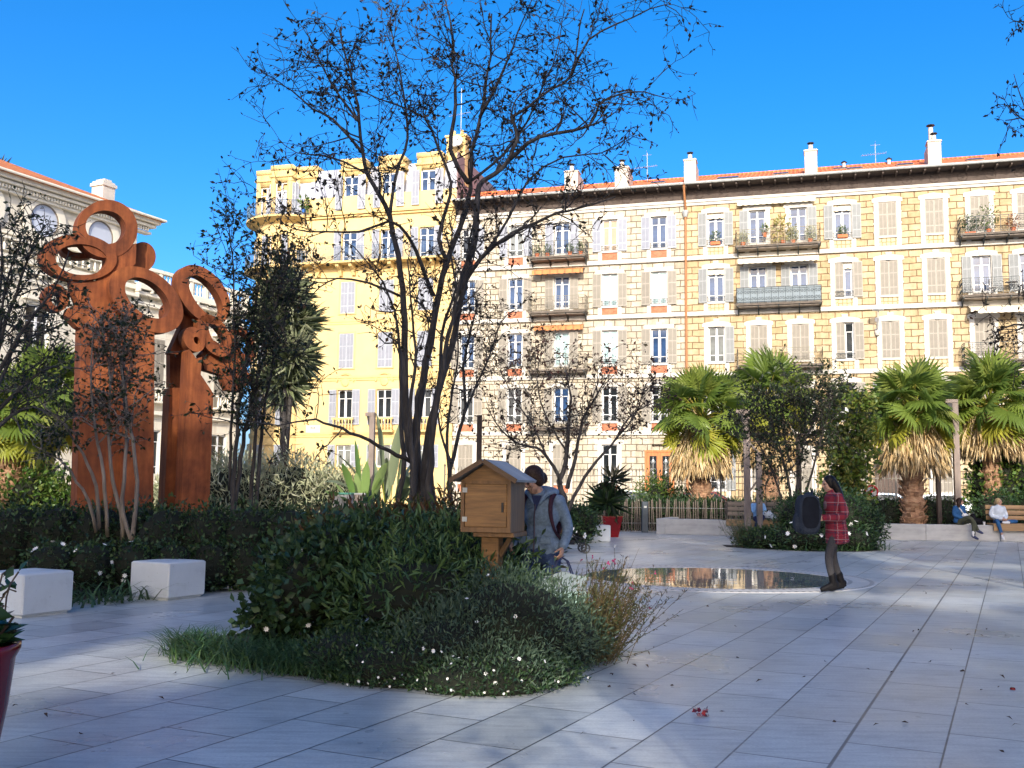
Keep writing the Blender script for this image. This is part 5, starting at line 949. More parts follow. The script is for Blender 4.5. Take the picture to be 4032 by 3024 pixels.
m_boll = M_plain('dark grey painted steel', (.06, .075, .09), .5, .15, 5, .2); MB().bbox(-.11, .11, -.11, .11, 0, 1.08, .02).build('post', m_boll, bo); MB().box(-.05, .05, -.118, -.112, .86, .93).build('reflector', m_zinc, bo)
def bench(label, a, b_, mat, back=True, n=3):
    d = np.array(b_) - np.array(a); L = float(np.linalg.norm(d)); T_ = thing('wall_bench', label, 'bench', (a[0], a[1], 0), math.atan2(d[1], d[0]), 'timber benches mounted on the concrete wall')
    sl = cached(('bs', round(L, 2), mat.name), lambda: MB().bbox(0, L, 0, .135, 0, .045, .006).mesh('slat', mat))
    for i in range(3): link('slat', sl, T_, (0, .02 + i * .155, .515))
    link('front_board', MB().bbox(0, L, -.045, 0, .33, .55, .008).mesh('front_board', m_benchw), T_)
    for i in range(3): link('back_slat', sl, T_, (0, .50 + i * .025, .66 + i * .165), (R(82), 0, 0))
    for x in (.15, L / 2, L - .15): link('bracket', cached('bb', lambda: MB().beam((0, .46, .45), (0, .58, 1.15), .05, .03).beam((0, .0, .50), (0, .5, .50), .05, .03).mesh('bracket', m_black)), T_, (x, 0, 0))
p1 = G(1582, 1152, .05); bench('greyed slatted wall bench with the woman in pale blue', (7.15, 33.78), (9.9, 32.85), m_benchg); bench('honey coloured slatted wall bench at the right edge', (15.15, 31.98), (18.2, 31.88), m_benchw)
# ------------------------------------------------------------------ posts, pergola, iron fence, signs, cars
m_post = M_wood('grey weathered timber', (.25, .20, .17), .75, (6, 6, 1.2)); m_postd = M_wood('dark stained timber', (.06, .04, .03), .7, (6, 6, 1.2))
def lamp_post(label, dx, Y, ztop, w_=.2, head=.5, group='timber lamp posts'):
    p = pbase_(dx, Y); T_ = thing('lamp_post', label, 'lamp post', p, R(-8), group); MB().bbox(-w_ / 2, w_ / 2, -w_ / 2, w_ / 2, 0, ztop, .01).build('post', m_post, T_); MB().bbox(-w_ / 2 - head, w_ / 2, -w_ * .55, w_ * .55, ztop, ztop + .12, .01).build('arm', m_post, T_); MB().add([(-w_ / 2 - head + .05, -.08, ztop), (-w_ / 2, -.08, ztop), (-w_ / 2, .08, ztop), (-w_ / 2 - head + .05, .08, ztop), (-w_ / 2, -.08, ztop - .35), (-w_ / 2, .08, ztop - .35)], [(0, 1, 4), (3, 5, 2), (0, 4, 5, 3), (0, 3, 2, 1), (1, 2, 5, 4)]).build('luminaire', m_black, T_)
def pbase_(dx, Y): p = at(dx, 1050, Y); return (p[0], p[1], 0.0)
lamp_post('timber lamp post left of the dark crowned tree', 1614, 32.2, 3.95, .2, .22); lamp_post('timber lamp post standing before the right hand palm', 2068, 33.2, 4.45, .19, .22); lamp_post('slim timber post with a short top arm beside the banana plant', 801, 32.5, 3.75, .17, .14)
def timber_post(label, dx, Y, h, w_=.14, mat=None, arms=()):
    T_ = thing('timber_post', label, 'post', pbase_(dx, Y), 0); MB().bbox(-w_ / 2, w_ / 2, -w_ / 2, w_ / 2, 0, h, .008).build('post', mat or m_post, T_)
    for a in arms: MB().beam(*a).build('beam', mat or m_post, T_)
timber_post('second grey timber post close beside the left lamp post', 1640, 33.0, 2.75, .17, None, [((0, 0, 2.72), (-.45, 0, 3.2), .07, .07), ((0, 0, 1.9), (-.3, 0, 1.5), .05, .05)]); timber_post('dark pergola post under the dense tree', 1726, 34, 3.4, .14, m_postd, [((-1.9, 0, 3.4), (1.2, 0, 3.4), .06, .08), ((-1.9, .1, 3.15), (1.2, .1, 3.15), .03, .04)]); timber_post('brown stake at the right of the straw skirted palm', 2027, 33.0, 3.0, .13, m_postd, [((0, 0, 2.9), (-.25, 0, 3.35), .2, .05)])
timber_post('black wire trellis post above the ivy mound', 2111, 35.6, 3.55, .16, m_black, [((0, 0, 3.5), (3.4, 0, 3.5), .012, .012), ((0, 0, 3.3), (3.4, 0, 3.3), .012, .012), ((0, 0, 3.1), (3.4, 0, 3.1), .012, .012), ((0, 0, 2.9), (3.4, 0, 2.9), .012, .012)])
timber_post('thin brown stake between the bare tree and the bird house', 1034, 20, 2.9, .1, m_postd)
fa, fb = np.array(at(960, 1050, 47.5)[:2]), np.array(at(2330, 1050, 44.0)[:2]); fd = fb - fa; FL = float(np.linalg.norm(fd)); npan = 11
fe = thing('iron_fence', 'dark iron railing with spear tips on a low white wall along the street', 'fence', (*fa, 0), math.atan2(fd[1], fd[0])); pl = FL / npan
m_fence = M_plain('grey brown painted railing', (.17, .15, .12), .6, .2, 5, .2)
def fpan():
    b = MB(); b.box(.03, pl - .03, -.02, .02, .74, .78); b.box(.03, pl - .03, -.02, .02, 2.12, 2.16); k = int(pl / .155)
    for i in range(1, k): x = pl * i / k; b.box(x - .011, x + .011, -.011, .011, .62, 2.34); b.lathe([(.004, 2.30), (.03, 2.36), (.03, 2.38), (.003, 2.52)], 5, (x, 0, 0))
    return b.mesh('panel', m_fence)
for i in range(npan):
    link('panel', cached('fpan', fpan), fe, (i * pl, 0, 0)); link('post', cached('fpost', lambda: MB().box(-.035, .035, -.035, .035, .55, 2.5).lathe([(.04, 2.5), (.06, 2.56), (.005, 2.66)], 8).mesh('post', m_fence)), fe, (i * pl, 0, 0)); link('low_wall', cached('fwall', lambda: MB().box(.002, pl - .002, -.14, .14, 0, .56).box(0.001, pl - .001, -.17, .17, .56, .62).mesh('low_wall', m_white)), fe, (i * pl, 0, 0))
def sign(label, dx, dy, Y, r=.3):
    p = at(dx, dy, Y); T_ = thing('road_sign', label, 'road sign', (p[0], p[1], 0), 0); z = float(p[2]); MB().tube([(0, .03, 0), (0, .03, z + r)], .03, 8).build('post', m_zinc, T_); MB().prism(ell(0, z, r, r, 0, 28), -.012, .0).build('disc', m_white, T_); MB().prism(ell(0, z, r, r, 0, 28), -.03, -.012, ell(0, z, r * .78, r * .78, 0, 28)).build('red_ring', M_plain('sign red', (.55, .02, .03), .4, .05), T_)
    b = MB(); b.prism([(-.14, z - .09), (-.06, z - .1), (-.02, z + .02), (.1, z + .0), (.16, z + .06), (.14, z + .12), (-.02, z + .1), (-.13, z + .02)][::-1], -.022, -.012); b.build('symbol', m_black, T_); b = MB(); b.beam((-r * .55, -.026, z - r * .55), (r * .55, -.026, z + r * .55), .008, .05); b.build('red_ring', bpy.data.materials['sign red'], T_)
sign('round red ringed prohibition sign behind the low hedge', 1882, 1063, 40, .28); sign('round red ringed sign half hidden beneath the straw skirted palm', 1818, 1040, 47, .3); sign('round red ringed sign between the leftmost straw palm and the bench', 1518, 1050, 45, .3)
m_carw = M_pane('car window glass', (.05, .07, .08)); m_tyre = M_plain('black tyre rubber', (.02, .02, .02), .8)
def car(label, x, y, rot, col):
    T_ = thing('parked_car', label, 'car', (x, y, 0), rot, 'cars parked along the street'); b = MB(); prof = [(-2.0, .35), (-2.08, .75), (-1.95, .95), (-1.55, 1.0), (-.95, 1.42), (-.3, 1.5), (.6, 1.47), (1.25, 1.08), (1.85, .98), (2.1, .72), (2.08, .35)]
    for k, (w0, sh) in enumerate(((.82, 0),)):
        V = []; 
        for yy, f in ((-.84, 1), (-.80, 1.0), (.80, 1.0), (.84, 1)):
            for px_, z in prof: V.append((px_ * (1 if abs(yy) < .82 else .985), yy * (1 - .18 * max(0, (z - 1.0) / .5)), z))
        n = len(prof); b.add(V, [tuple(range(n))[::-1], tuple(3 * n + i for i in range(n))] + [(r_ * n + i, r_ * n + (i + 1) % n, (r_ + 1) * n + (i + 1) % n, (r_ + 1) * n + i) for r_ in range(3) for i in range(n)])
    b.build('body', col, T_)
    for s in (-1, 1): b = MB(); b.add([(-1.35, s * .835, 1.05), (1.1, s * .835, 1.05), (.55, s * .72, 1.40), (-.3, s * .715, 1.43), (-.85, s * .73, 1.36)], [(0, 1, 2, 3, 4), (4, 3, 2, 1, 0)]); b.build('side_window', m_carw, T_)
    b = MB(); b.add([(1.22, -.72, 1.11), (1.22, .72, 1.11), (.64, .64, 1.46), (.64, -.64, 1.46)], [(0, 1, 2, 3)]); b.v = [(x_ + .012, y_, z_ + .012) for x_, y_, z_ in b.v]; b.build('windscreen', m_carw, T_)
    for sx in (-1.3, 1.3):
        for s in (-1, 1):
            wv = MB(); wv.lathe([(.2, -.1), (.31, -.09), (.31, .09), (.2, .1)], 18); wv.v = [(a, c, b_) for a, b_, c in wv.v]; o = wv.build('wheel', m_tyre, T_, (sx, s * .76, .31))
    for s in (-1, 1): MB().ball((2.02, s * .6, .78), (.08, .16, .08), 8, 5).build('headlight', m_white, T_)
for (lb, dx, Y, c_) in (('pale green grey parked car behind the railing left of the orange door', 1368, 50, (.35, .42, .38)), ('light blue van like parked car behind the no entry sign', 1905, 48, (.35, .45, .60)), ('dark red parked car behind the leftmost straw palm', 1520, 50, (.20, .03, .03)), ('grey parked car between the straw skirted palm and the brown stake', 2035, 48, (.30, .32, .35))):
    p = at(dx, 1070, Y); car(lb, p[0], p[1], R(-14), M_plain('car paint ' + lb[:9], c_, .25, .04, 1, .3))
# ------------------------------------------------------------------ pots, bins, small things
t = NT('glazed dark red pot'); t.set(Roughness=.22); n = t.noise(t.coord(), 3, 3); t.base(t.ramp(n, [(.3, (.13, .003, .006)), (.7, (.21, .006, .010))])); t.b.inputs['Specular IOR Level'].default_value = .3; m_redpot = t.m
m_soil = M_plain('potting soil', (.03, .022, .015), .95, .4, 12); m_glossy = M_leaf('glossy round leaves', [(.018, .05, .014), (.03, .07, .018), (.045, .09, .025)], .25, .1, .6)
pt = thing('flower_pot', 'tall glazed dark red pot cut by the left edge of the frame', 'pot', (-2.45, 4.5, 0)); MB().lathe([(.17, 0), (.19, .03), (.255, .45), (.275, .66), (.295, .70), (.295, .725), (.265, .725), (.255, .66)], 40).build('pot', m_redpot, pt, smooth=True); MB().lathe([(.25, .64), (.255, .66)], 24).build('soil', m_soil, pt)
T_ = thing('pot_plant', 'glossy round leaved plant growing in the near red pot', 'plant', (-2.45, 4.5, .66)); b = MB(); LP_, LD = [], []
for i in range(30):
    a = i * 2.4; W, d = wander((.10 * math.cos(a), .10 * math.sin(a), 0), unit(np.array([math.cos(a) * .8, math.sin(a) * .8, .75])), .12 + .2 * ((i * 7) % 10) / 10, 5, .12, .0); b.tube(W, .006, 5)
    for j in range(6): q = 2 + j % 4; LP_.append(W[q]); LD.append(unit(np.array([math.cos(a + j * 1.3) * .9, math.sin(a + j * 1.3) * .9, .1 + .12 * (j % 3)])))
for px_ in ([(10, 1330), (14, 1290), (22, 1262), (40, 1235)], [(0, 1340), (0, 1300), (18, 1272), (35, 1278)], [(-10, 1340), (-5, 1280), (5, 1240), (30, 1222)]):
    W = np.array([at(x, y, 4.5) for x, y in px_]) - np.array([-2.45, 4.5, .66]); b.tube(W, .004, 5)
    for j in range(5): LP_.append(W[rng.integers(1, 4)]); LD.append(rng.normal(size=3))
b.build('stems', m_postd, T_); V, Q = leafmesh(np.array(LP_), np.array(LD), np.where(np.arange(len(LP_)) < 180, .135, .06) * rng.uniform(.75, 1.15, len(LP_)), .62, .5); link('leaves', npmesh('leaves', V, Q, m_glossy, True), T_)
p = G(1318, 1160); pt = thing('square_pot', 'square tapered glossy red pot near the paling fence', 'pot', p, R(8)); MB().lathe([(.30, 0), (.46, .62), (.46, .66), (.41, .66), (.40, .6)], 4, sq=True).build('pot', m_redpot, pt); MB().lathe([(.38, .58), (.38, .6)], 4, sq=True).build('soil', m_soil, pt)
m_drac = M_leaf('dark sword leaves', [(.025, .035, .018), (.04, .045, .02), (.06, .06, .03)], .5, .1)
o = spiky('spiky dracaena on a thin stem growing in the square red pot', (p[0], p[1], .6), [(.1, 0, 1.15)], .75, m_drac, 46, 'dracaena', .045, 'plant'); o = spiky('arching green cordyline tuft growing in the square red pot', (p[0] - .1, p[1], .6), [(0, 0, .45)], .95, m_hedge, 90, 'cordyline', .05, 'plant')
def litter_bin(label, dx, dy, Y, w_, d_, h, rim, body):
    p = pbase_(dx, Y); T_ = thing('litter_bin', label, 'bin', p, R(-6), 'timber clad bins'); b = MB(); n = 5
    for i in range(n): x = -w_ / 2 + w_ * i / n; b.bbox(x + .006, x + w_ / n - .006, -d_ / 2, d_ / 2, .05, h, .01)
    b.box(-w_ / 2 + .02, w_ / 2 - .02, -d_ / 2 + .02, d_ / 2 - .02, .04, h - .02); b.build('body', body, T_); MB().bbox(-w_ / 2 - .02, w_ / 2 + .02, -d_ / 2 - .02, d_ / 2 + .02, h, h + .06, .012).build('lid', rim, T_)
m_teal = M_plain('teal painted lid', (.10, .33, .24), .5, .1); m_binw = M_plain('grey painted timber', (.42, .41, .39), .7, .12, 4)
litter_bin('pale grey timber bin with a teal lid behind the flower bed', 744, 1100, 31, .54, .5, 1.24, m_teal, m_binw); litter_bin('pinkish grey timber bin standing beside the teal lidded one', 776, 1100, 31.3, .5, .5, 1.23, m_binw, M_plain('pinkish grey timber', (.36, .29, .25), .7, .12, 4))
# ------------------------------------------------------------------ bird house (book box) on a post
m_box = M_wood('oiled pine boards', (.26, .135, .045), .55, (2.5, 2.5, 26), .5); m_box2 = M_wood('oiled pine frame', (.21, .11, .04), .55, (22, 22, 2), .4); m_shing = M_wood('grey roof boards', (.36, .35, .34), .7, (1, 14, 1), .2); m_shd = M_wood('dark roof edge boards', (.13, .075, .035), .7, (1, 10, 10), .25)
bx = (-.205, 8.4, 0); bh = thing('box_house', 'honey wood box with pitched grey roof on a timber post in the flower bed', 'wooden box', bx, R(-16)); w_, d_, z0, zt = .215, .43, 1.075, 1.50
b = MB(); b.box(-w_, w_, .012, d_, z0, zt); b.build('body', m_box2, bh)
MB().bbox(-w_ + .035, w_ - .035, -.004, .010, z0 + .045, zt - .03, .003).build('door', m_box, bh)
b = MB()
for a, c_, e, f in ((-w_, -w_ + .03, z0, zt), (w_ - .03, w_, z0, zt), (-w_ + .03, w_ - .03, z0, z0 + .04), (-w_ + .03, w_ - .03, zt - .025, zt)): b.box(a, c_, -.008, .012, e, f)
b.build('door_frame', m_box2, bh)
MB().box(w_ - .075, w_ - .06, -.022, -.004, 1.24, 1.32).build('handle', m_black, bh)
for z in (1.18, 1.42): MB().box(-w_ + .015, -w_ + .055, -.014, -.004, z - .02, z + .02).build('hinge', m_zinc, bh)
ap = 1.655; MB().prism([(-w_, zt), (w_, zt), (0, ap - .01)], .0, d_).build('gable', m_box, bh)
for s in (-1, 1):
    b = MB(); e0 = np.array([0, 0, ap]); e1 = np.array([s * .285, 0, zt - .012]); nn = unit(np.cross([0, 1, 0], e1 - e0)) * (1 if s < 0 else -1); nn = nn if nn[2] > 0 else -nn
    V = [e + np.array([0, y, 0]) + nn * h for y in (-.10, d_ + .10) for e in (e0, e1) for h in (0, .022)]; b.add(V, [(0, 2, 3, 1), (4, 5, 7, 6), (0, 1, 5, 4), (2, 6, 7, 3), (1, 3, 7, 5), (0, 4, 6, 2)]); b.build('roof_panel', m_shing, bh)
    b = MB(); b.add([e + np.array([0, y, 0]) - nn * h for y in (-.112, -.098) for e in (e0, e1) for h in (-.026, .012)], [(0, 2, 3, 1), (4, 5, 7, 6), (0, 1, 5, 4), (2, 6, 7, 3), (1, 3, 7, 5), (0, 4, 6, 2)]); b.build('barge_board', m_shd, bh)
MB().bbox(-w_ + .1, w_ + .02, .02, d_ + .02, z0 - .04, z0 - .002, .005).build('shelf', m_box2, bh); MB().bbox(-.075, .075, .12, .27, 0, z0 - .042, .008).build('post', m_box, bh); MB().beam((.07, .2, z0 - .2), (.16, .2, z0 - .05), .05, .04).build('brace', m_shd, bh)
T_ = thing('plant_tag', 'small yellow green plate at the foot of the box house post', 'plant tag', G(1145, 1208, .42)); MB().bbox(-.06, .06, -.006, .006, 0, .13, .004).build('plate', M_plain('yellow green tag', (.30, .40, .06), .5), T_); MB().tube([(0, .01, -.42), (0, .01, .1)], .008, 5).build('stake', m_zinc, T_)
# ------------------------------------------------------------------ stroller
p = G(1262, 1195); st = thing('stroller', 'black stroller parked beyond the woman in the blue parka', 'stroller', (p[0] - .55, p[1], 0), R(6)); b = MB()
for y in (-.22, .22): b.tube([(.5, y, .12), (.25, y, .42), (-.25, y, .75), (-.5, y, 1.02)], .014, 6); b.tube([(-.35, y, .12), (.0, y, .42), (.2, y, .62)], .012, 6); b.tube([(.28, y, .40), (.5, y, .34), (.55, y, .16)], .012, 6)
b.tube([(-.5, -.22, 1.02), (-.5, .22, 1.02)], .016, 6); b.build('frame', m_black, st)
MB().add([(-.3, -.2, .75), (-.3, .2, .75), (0, .2, .42), (0, -.2, .42), (.38, .2, .46), (.38, -.2, .46), (.42, .2, .3), (.42, -.2, .3)], [(0, 1, 2, 3), (3, 2, 4, 5), (5, 4, 6, 7)]).build('seat', M_cloth('black stroller cloth', (.025, .025, .03)), st)
MB().add([(-.32 + .42 * math.cos(a), y, .78 + .36 * math.sin(a)) for a in np.linspace(R(170), R(50), 8) for y in (-.22, .22)], [(2 * i, 2 * i + 1, 2 * i + 3, 2 * i + 2) for i in range(7)]).build('canopy', bpy.data.materials['black stroller cloth'], st)
MB().box(-.25, .3, -.2, .2, .2, .3).build('basket', bpy.data.materials['black stroller cloth'], st)
for x, r_ in ((.55, .115), (-.38, .13)):
    for y in (-.22, .22):
        wv = MB(); wv.lathe([(r_ - .035, -.018), (r_ - .01, -.022), (r_, 0), (r_ - .01, .022), (r_ - .035, .018)], 20); wv.f = wv.f[:-2]; wv.mi = wv.mi[:-2]
        for k in range(5): a = k * 2 * PI / 5; wv.beam((0, 0, 0), ((r_ - .03) * math.cos(a), (r_ - .03) * math.sin(a), 0), .012, .012)
        wv.v = [(a, c, b_) for a, b_, c in wv.v]; wv.build('wheel', m_black, st, (x, y, r_))
# ------------------------------------------------------------------ litter and fallen leaves
m_pack = M_leaf('crumpled red and white wrapper', [(.35, .01, .02), (.7, .7, .74), (.05, .02, .07), (.30, .02, .03)], .35, 0, .3)
V, Q = leafmesh(rng.normal(size=(26, 3)) * np.array([.028, .02, .012]) + np.array([0, 0, .022]), rng.normal(size=(26, 3)), .034, .9); V[:, 2] = np.maximum(V[:, 2], .003); p = G(1515, 1547)
tag(link('wrapper', npmesh('wrapper', V, Q, m_pack), None, tuple(p)), 'crumpled red and white wrapper lying on the paving', 'litter')
m_dl = M_leaf('dry curled leaves', [(.05, .025, .014), (.08, .04, .02), (.03, .02, .015)], .7, 0)
lm = []
for k in range(4):
    V, Q = leafmesh(np.array([[0, 0, .012]]), np.array([[1, .1, .12]]), .07, .45, .3); V = V + rng.normal(size=V.shape) * .006; V[:, 2] = np.maximum(V[:, 2], .004); lm.append(npmesh('fallen_leaf', V, Q, m_dl))
spots = [(2200 + x * .43644, 2300 + y * .43644) for x, y in ((1003, 922), (676, 1237), (186, 1360), (1447, 1160), (437, 930), (820, 760), (704, 750), (1625, 678), (1607, 394), (1763, 890), (497, 826), (1180, 168), (1330, 208), (95, 925), (848, 578), (670, 1005))] + [(3132 + x * .43647, 2300 + y * .43647) for x, y in ((286, 714), (672, 774), (853, 800), (56, 856), (335, 1253), (686, 1280), (1715, 415), (1408, 600), (1478, 793), (1904, 861), (1672, 958), (1830, 947), (1572, 1104), (1975, 1230), (1942, 1283), (1890, 1540), (1025, 1265), (1530, 468), (1690, 472), (1904, 472), (1218, 712), (1100, 422), (1050, 436), (295, 334), (1545, 252), (1183, 92))] + [(x * .43647, 2300 + y * .43647) for x, y in ((112, 1106), (706, 1370), (1585, 812), (440, 1207), (1480, 1042), (995, 817))]
for i, (x, y) in enumerate(spots):
    p = G(x / KD, y / KD); o = link('fallen_leaf', lm[i % 4], None, (p[0], p[1], 0), (0, 0, rng.random() * 6.28)); o.scale = (rng.uniform(.45, 1.0),) * 3; tag(o, 'small dry dark leaf lying loose on the pale paving', 'leaf', 'dry leaves scattered on the paving')
p = G(3132 / KD + 1960 * .43647 / KD, (2300 + 952 * .43647) / KD); tag(link('bottle_cap', MB().lathe([(.02, 0), (.019, .012), (.014, .016)], 14).mesh('bottle_cap', m_redpot), None, tuple(p)), 'tiny red cap lying on the paving at lower right', 'litter')
# ------------------------------------------------------------------ on the buildings
def antenna(label, s, y, z, h):
    T_ = thing('roof_antenna', label, 'antenna', FW(s, y, z), ROT); MB().tube([(0, 0, -.6), (0, 0, h)], .025, 6).build('mast', m_zinc, T_)
    b = MB(); b.tube([(-.9, 0, h * .45), (.7, 0, h * .5)], .015, 4)
    for i in range(10): x = -.8 + i * .16; b.tube([(x, -.25, h * .46 + i * .006), (x, .25, h * .46 + i * .006)], .01, 4)
    b.tube([(0, -.4, h), (0, .4, h)], .012, 4); b.tube([(-.3, 0, h * .92), (.3, 0, h * .92)], .012, 4); b.build('dipoles', m_zinc, T_)
antenna('spindly grey aerial on the cream building roof', -3.1, 4.6, 23.0, 1.9); antenna('pale aerial cluster on the ridge of the ochre building', 11.9, 5.2, 23.1, 1.4); antenna('thin mast aerial above the yellow chimney', -15.9, 1.9, 26.2, 3.6)
T_ = thing('satellite_dish', 'white satellite dish on the yellow chimney', 'satellite dish', FW(-15.9, 1.1, 25.6), ROT); MB().lathe([(.05, 0), (.25, .03), (.45, .12), (.46, .13), (.25, .05), (.04, .02)], 24).build('bowl', m_white, T_, rot=(R(75), 0, 0)); MB().tube([(0, .1, 0), (0, .6, -.4)], .03, 6).build('arm', m_zinc, T_)
def balcony_plant(label, s, y, z, size=.5, n=140, leaf=.13, mat=None, potm=None, box=False):
    T_ = thing('balcony_plant', label, 'potted plant', FW(s, y, z), ROT, 'plants on the balconies and sills'); (MB().bbox(-.3, .3, -.09, .09, 0, .2, .01) if box else MB().lathe([(.10, 0), (.15, .26), (.165, .28)], 12)).build('pot', potm or m_terra, T_); P, u = in_blobs([(0, 0, .25 + size * .5, size * .5 * (1.2 if box else .8), size * .4, size * .55)], n, .2); V, Q = leafmesh(P, u + rng.normal(size=P.shape) * .5, leaf, .4); link('leaves', npmesh('leaves', V, Q, mat or m_leaf_pot), T_)
balcony_plant('leafy plant in a red box on the leftmost sill of the ochre top floor', 1.88, -.16, 16.95, .6, box=True); balcony_plant('small plant in a red box on the fourth ochre sill', 9.51, -.16, 16.95, .45, box=True)
balcony_plant('tall yellow leaved plant on the top ochre balcony', 6.0, -.45, 16.62, 1.5, 170, .28, M_leaf('yellow leaves', [(.35, .30, .08), (.25, .28, .08), (.4, .33, .12)])); balcony_plant('bushy plant in a red pot before the second top window', 4.9, -.45, 17.2, .55); balcony_plant('dense silver trailing plant behind the top ochre railing', 6.6, -.55, 16.62, .8, 400, .12, m_sil); balcony_plant('grey leaved plant at the right end of the top ochre balcony', 7.6, -.55, 16.62, .8, 300, .12, m_sil); balcony_plant('dark leafy pot at the left end of the top ochre balcony', 3.6, -.55, 16.62, .7, 260, .12, m_sil)
balcony_plant('feathery green plant on the right hand top balcony', 17.6, -.5, 16.62, 1.5, 170, .18); balcony_plant('terracotta potted shrub on the right hand top balcony', 18.9, -.5, 16.62, .8, 160, .14, M_leaf('rust leaves', [(.35, .12, .05), (.28, .15, .06)])); balcony_plant('dark hedge box on the right hand top balcony', 16.6, -.5, 16.62, .9, 260, .14, m_hedge, None, True)
balcony_plant('blue pot with a spiky green shrub on the curved yellow balcony', -26.6, -.75, 20.75, .9, 90, .3, m_lv_green, M_plain('blue glazed pot', (.03, .13, .45), .3))
for s, lb in ((-9.6, 'flowering pot at the left of the top cream balcony'), (-8.9, 'white flowering pot on the top cream balcony'), (-7.4, 'bushy pot right of the door on the top cream balcony'), (-6.7, 'tall green pot at the right end of the top cream balcony')): balcony_plant(lb, s, -.6, 16.62, .6, 160, .12)
T_ = thing('balcony_table', 'small round metal table on the lower right balcony', 'table', FW(18.7, -.5, 12.98), ROT); MB().lathe([(.34, .72), (.34, .74)], 20).build('tabletop', m_binw, T_); MB().tube([(-.2, -.1, 0), (.2, .1, .72)], .015, 5).tube([(.2, -.1, 0), (-.2, .1, .72)], .015, 5).build('legs', m_zinc, T_)
T_ = thing('balcony_chair', 'folding chair beside the table on the lower right balcony', 'chair', FW(17.7, -.5, 12.98), ROT); MB().box(-.2, .2, -.2, .2, .44, .47).build('seat', m_binw, T_); MB().box(-.2, -.17, -.2, .2, .6, .95).build('backrest', m_binw, T_); 
for x, y in ((-.18, -.18), (.18, -.18), (-.18, .18), (.18, .18)): MB().tube([(x, y, 0), (x, y, .44)], .014, 5).build('leg', m_zinc, T_)
T_ = thing('wall_lamp', 'round street lantern on a bracket against the ochre facade', 'lamp', FW(11.35, 0, 12.2), ROT); MB().tube([(0, 0, -1.0), (0, -.5, -.9), (0, -1.0, -.4), (0, -1.1, .0)], .035, 6).build('arm', m_zinc, T_); MB().lathe([(.08, 0), (.34, .04), (.30, .12), (.06, .2)], 18, (0, -1.1, 0)).build('lantern', m_zinc, T_); MB().lathe([(.12, -1.3), (.16, -1.1), (.1, -.9)], 10, (0, -.12, 0)).build('junction_box', m_white, T_)
T_ = thing('street_name_plate', 'white street name plate on the shaded corner of the yellow building', 'sign', FW(-25.7, -.02, 7.0 - 1.55), ROT); MB().bbox(-.55, .55, -.03, 0, -.32, .32, .008).build('plate', m_white, T_)
def text(s, size, loc, mat, parent):
    cu = bpy.data.curves.new('t', 'FONT'); cu.body = s; cu.size = size; cu.align_x = 'CENTER'; cu.align_y = 'CENTER'; cu.extrude = .004; o = bpy.data.objects.new('t', cu); COL.objects.link(o); dg = bpy.context.evaluated_depsgraph_get(); me = bpy.data.meshes.new_from_object(o.evaluated_get(dg)); bpy.data.objects.remove(o); me.materials.clear(); me.materials.append(mat); return link('lettering', me, parent, loc, (R(90), 0, 0))
text('RUE', .2, (0, -.036, .12), m_boll, T_)
# balustrade in the garden of the mansion
T_ = thing('garden_balustrade', 'low stone balustrade in front of the mansion at the left', 'balustrade', LW(-22, -2.2, 0), LROT); MB().box(0, 16, -.16, .16, 0, 1.0).box(0, 16, -.2, .2, 1.95, 2.1).box(0, 16, -.18, .18, 1.0, 1.12).build('plinth', m_cream2, T_)
bl = cached('bal', lambda: MB().lathe([(.06, 0), (.11, .22), (.06, .55), (.08, .83)], 10).mesh('baluster', m_cream2))
for i in range(50): link('baluster', bl, T_, (.2 + i * .318, 0, 1.12))
# ------------------------------------------------------------------ people
def fuse(mb, vox, name, mat, parent, smooth_it=4, sm=.5):
    me = mb.mesh('tmp', mat); o = bpy.data.objects.new('tmp', me); COL.objects.link(o)
    r = o.modifiers.new('r', 'REMESH'); r.mode = 'VOXEL'; r.voxel_size = vox; r.use_smooth_shade = True
    if smooth_it: s = o.modifiers.new('s', 'SMOOTH'); s.iterations = smooth_it; s.factor = sm
    dg = bpy.context.evaluated_depsgraph_get(); m2 = bpy.data.meshes.new_from_object(o.evaluated_get(dg)); bpy.data.objects.remove(o); bpy.data.meshes.remove(me)
    m2.name = name; m2.materials.clear(); m2.materials.append(mat); m2.polygons.foreach_set('use_smooth', np.ones(len(m2.polygons), dtype=bool)); return link(name, m2, parent)
A = lambda *v: np.array(v, float)
def frame(up, lat):
    up = unit(up); lat = unit(lat - up * (lat @ up)); return np.column_stack([lat, np.cross(up, lat), up])
def limb(b, pts, rad, k=12):
    P = resample(pts, .03); n = len(P); t0 = np.linspace(0, 1, len(pts)); b.tube(P, np.interp(np.linspace(0, 1, n), t0, rad), k)
    b.ball(P[0], rad[0], 10, 7); b.ball(P[-1], rad[-1], 10, 7)
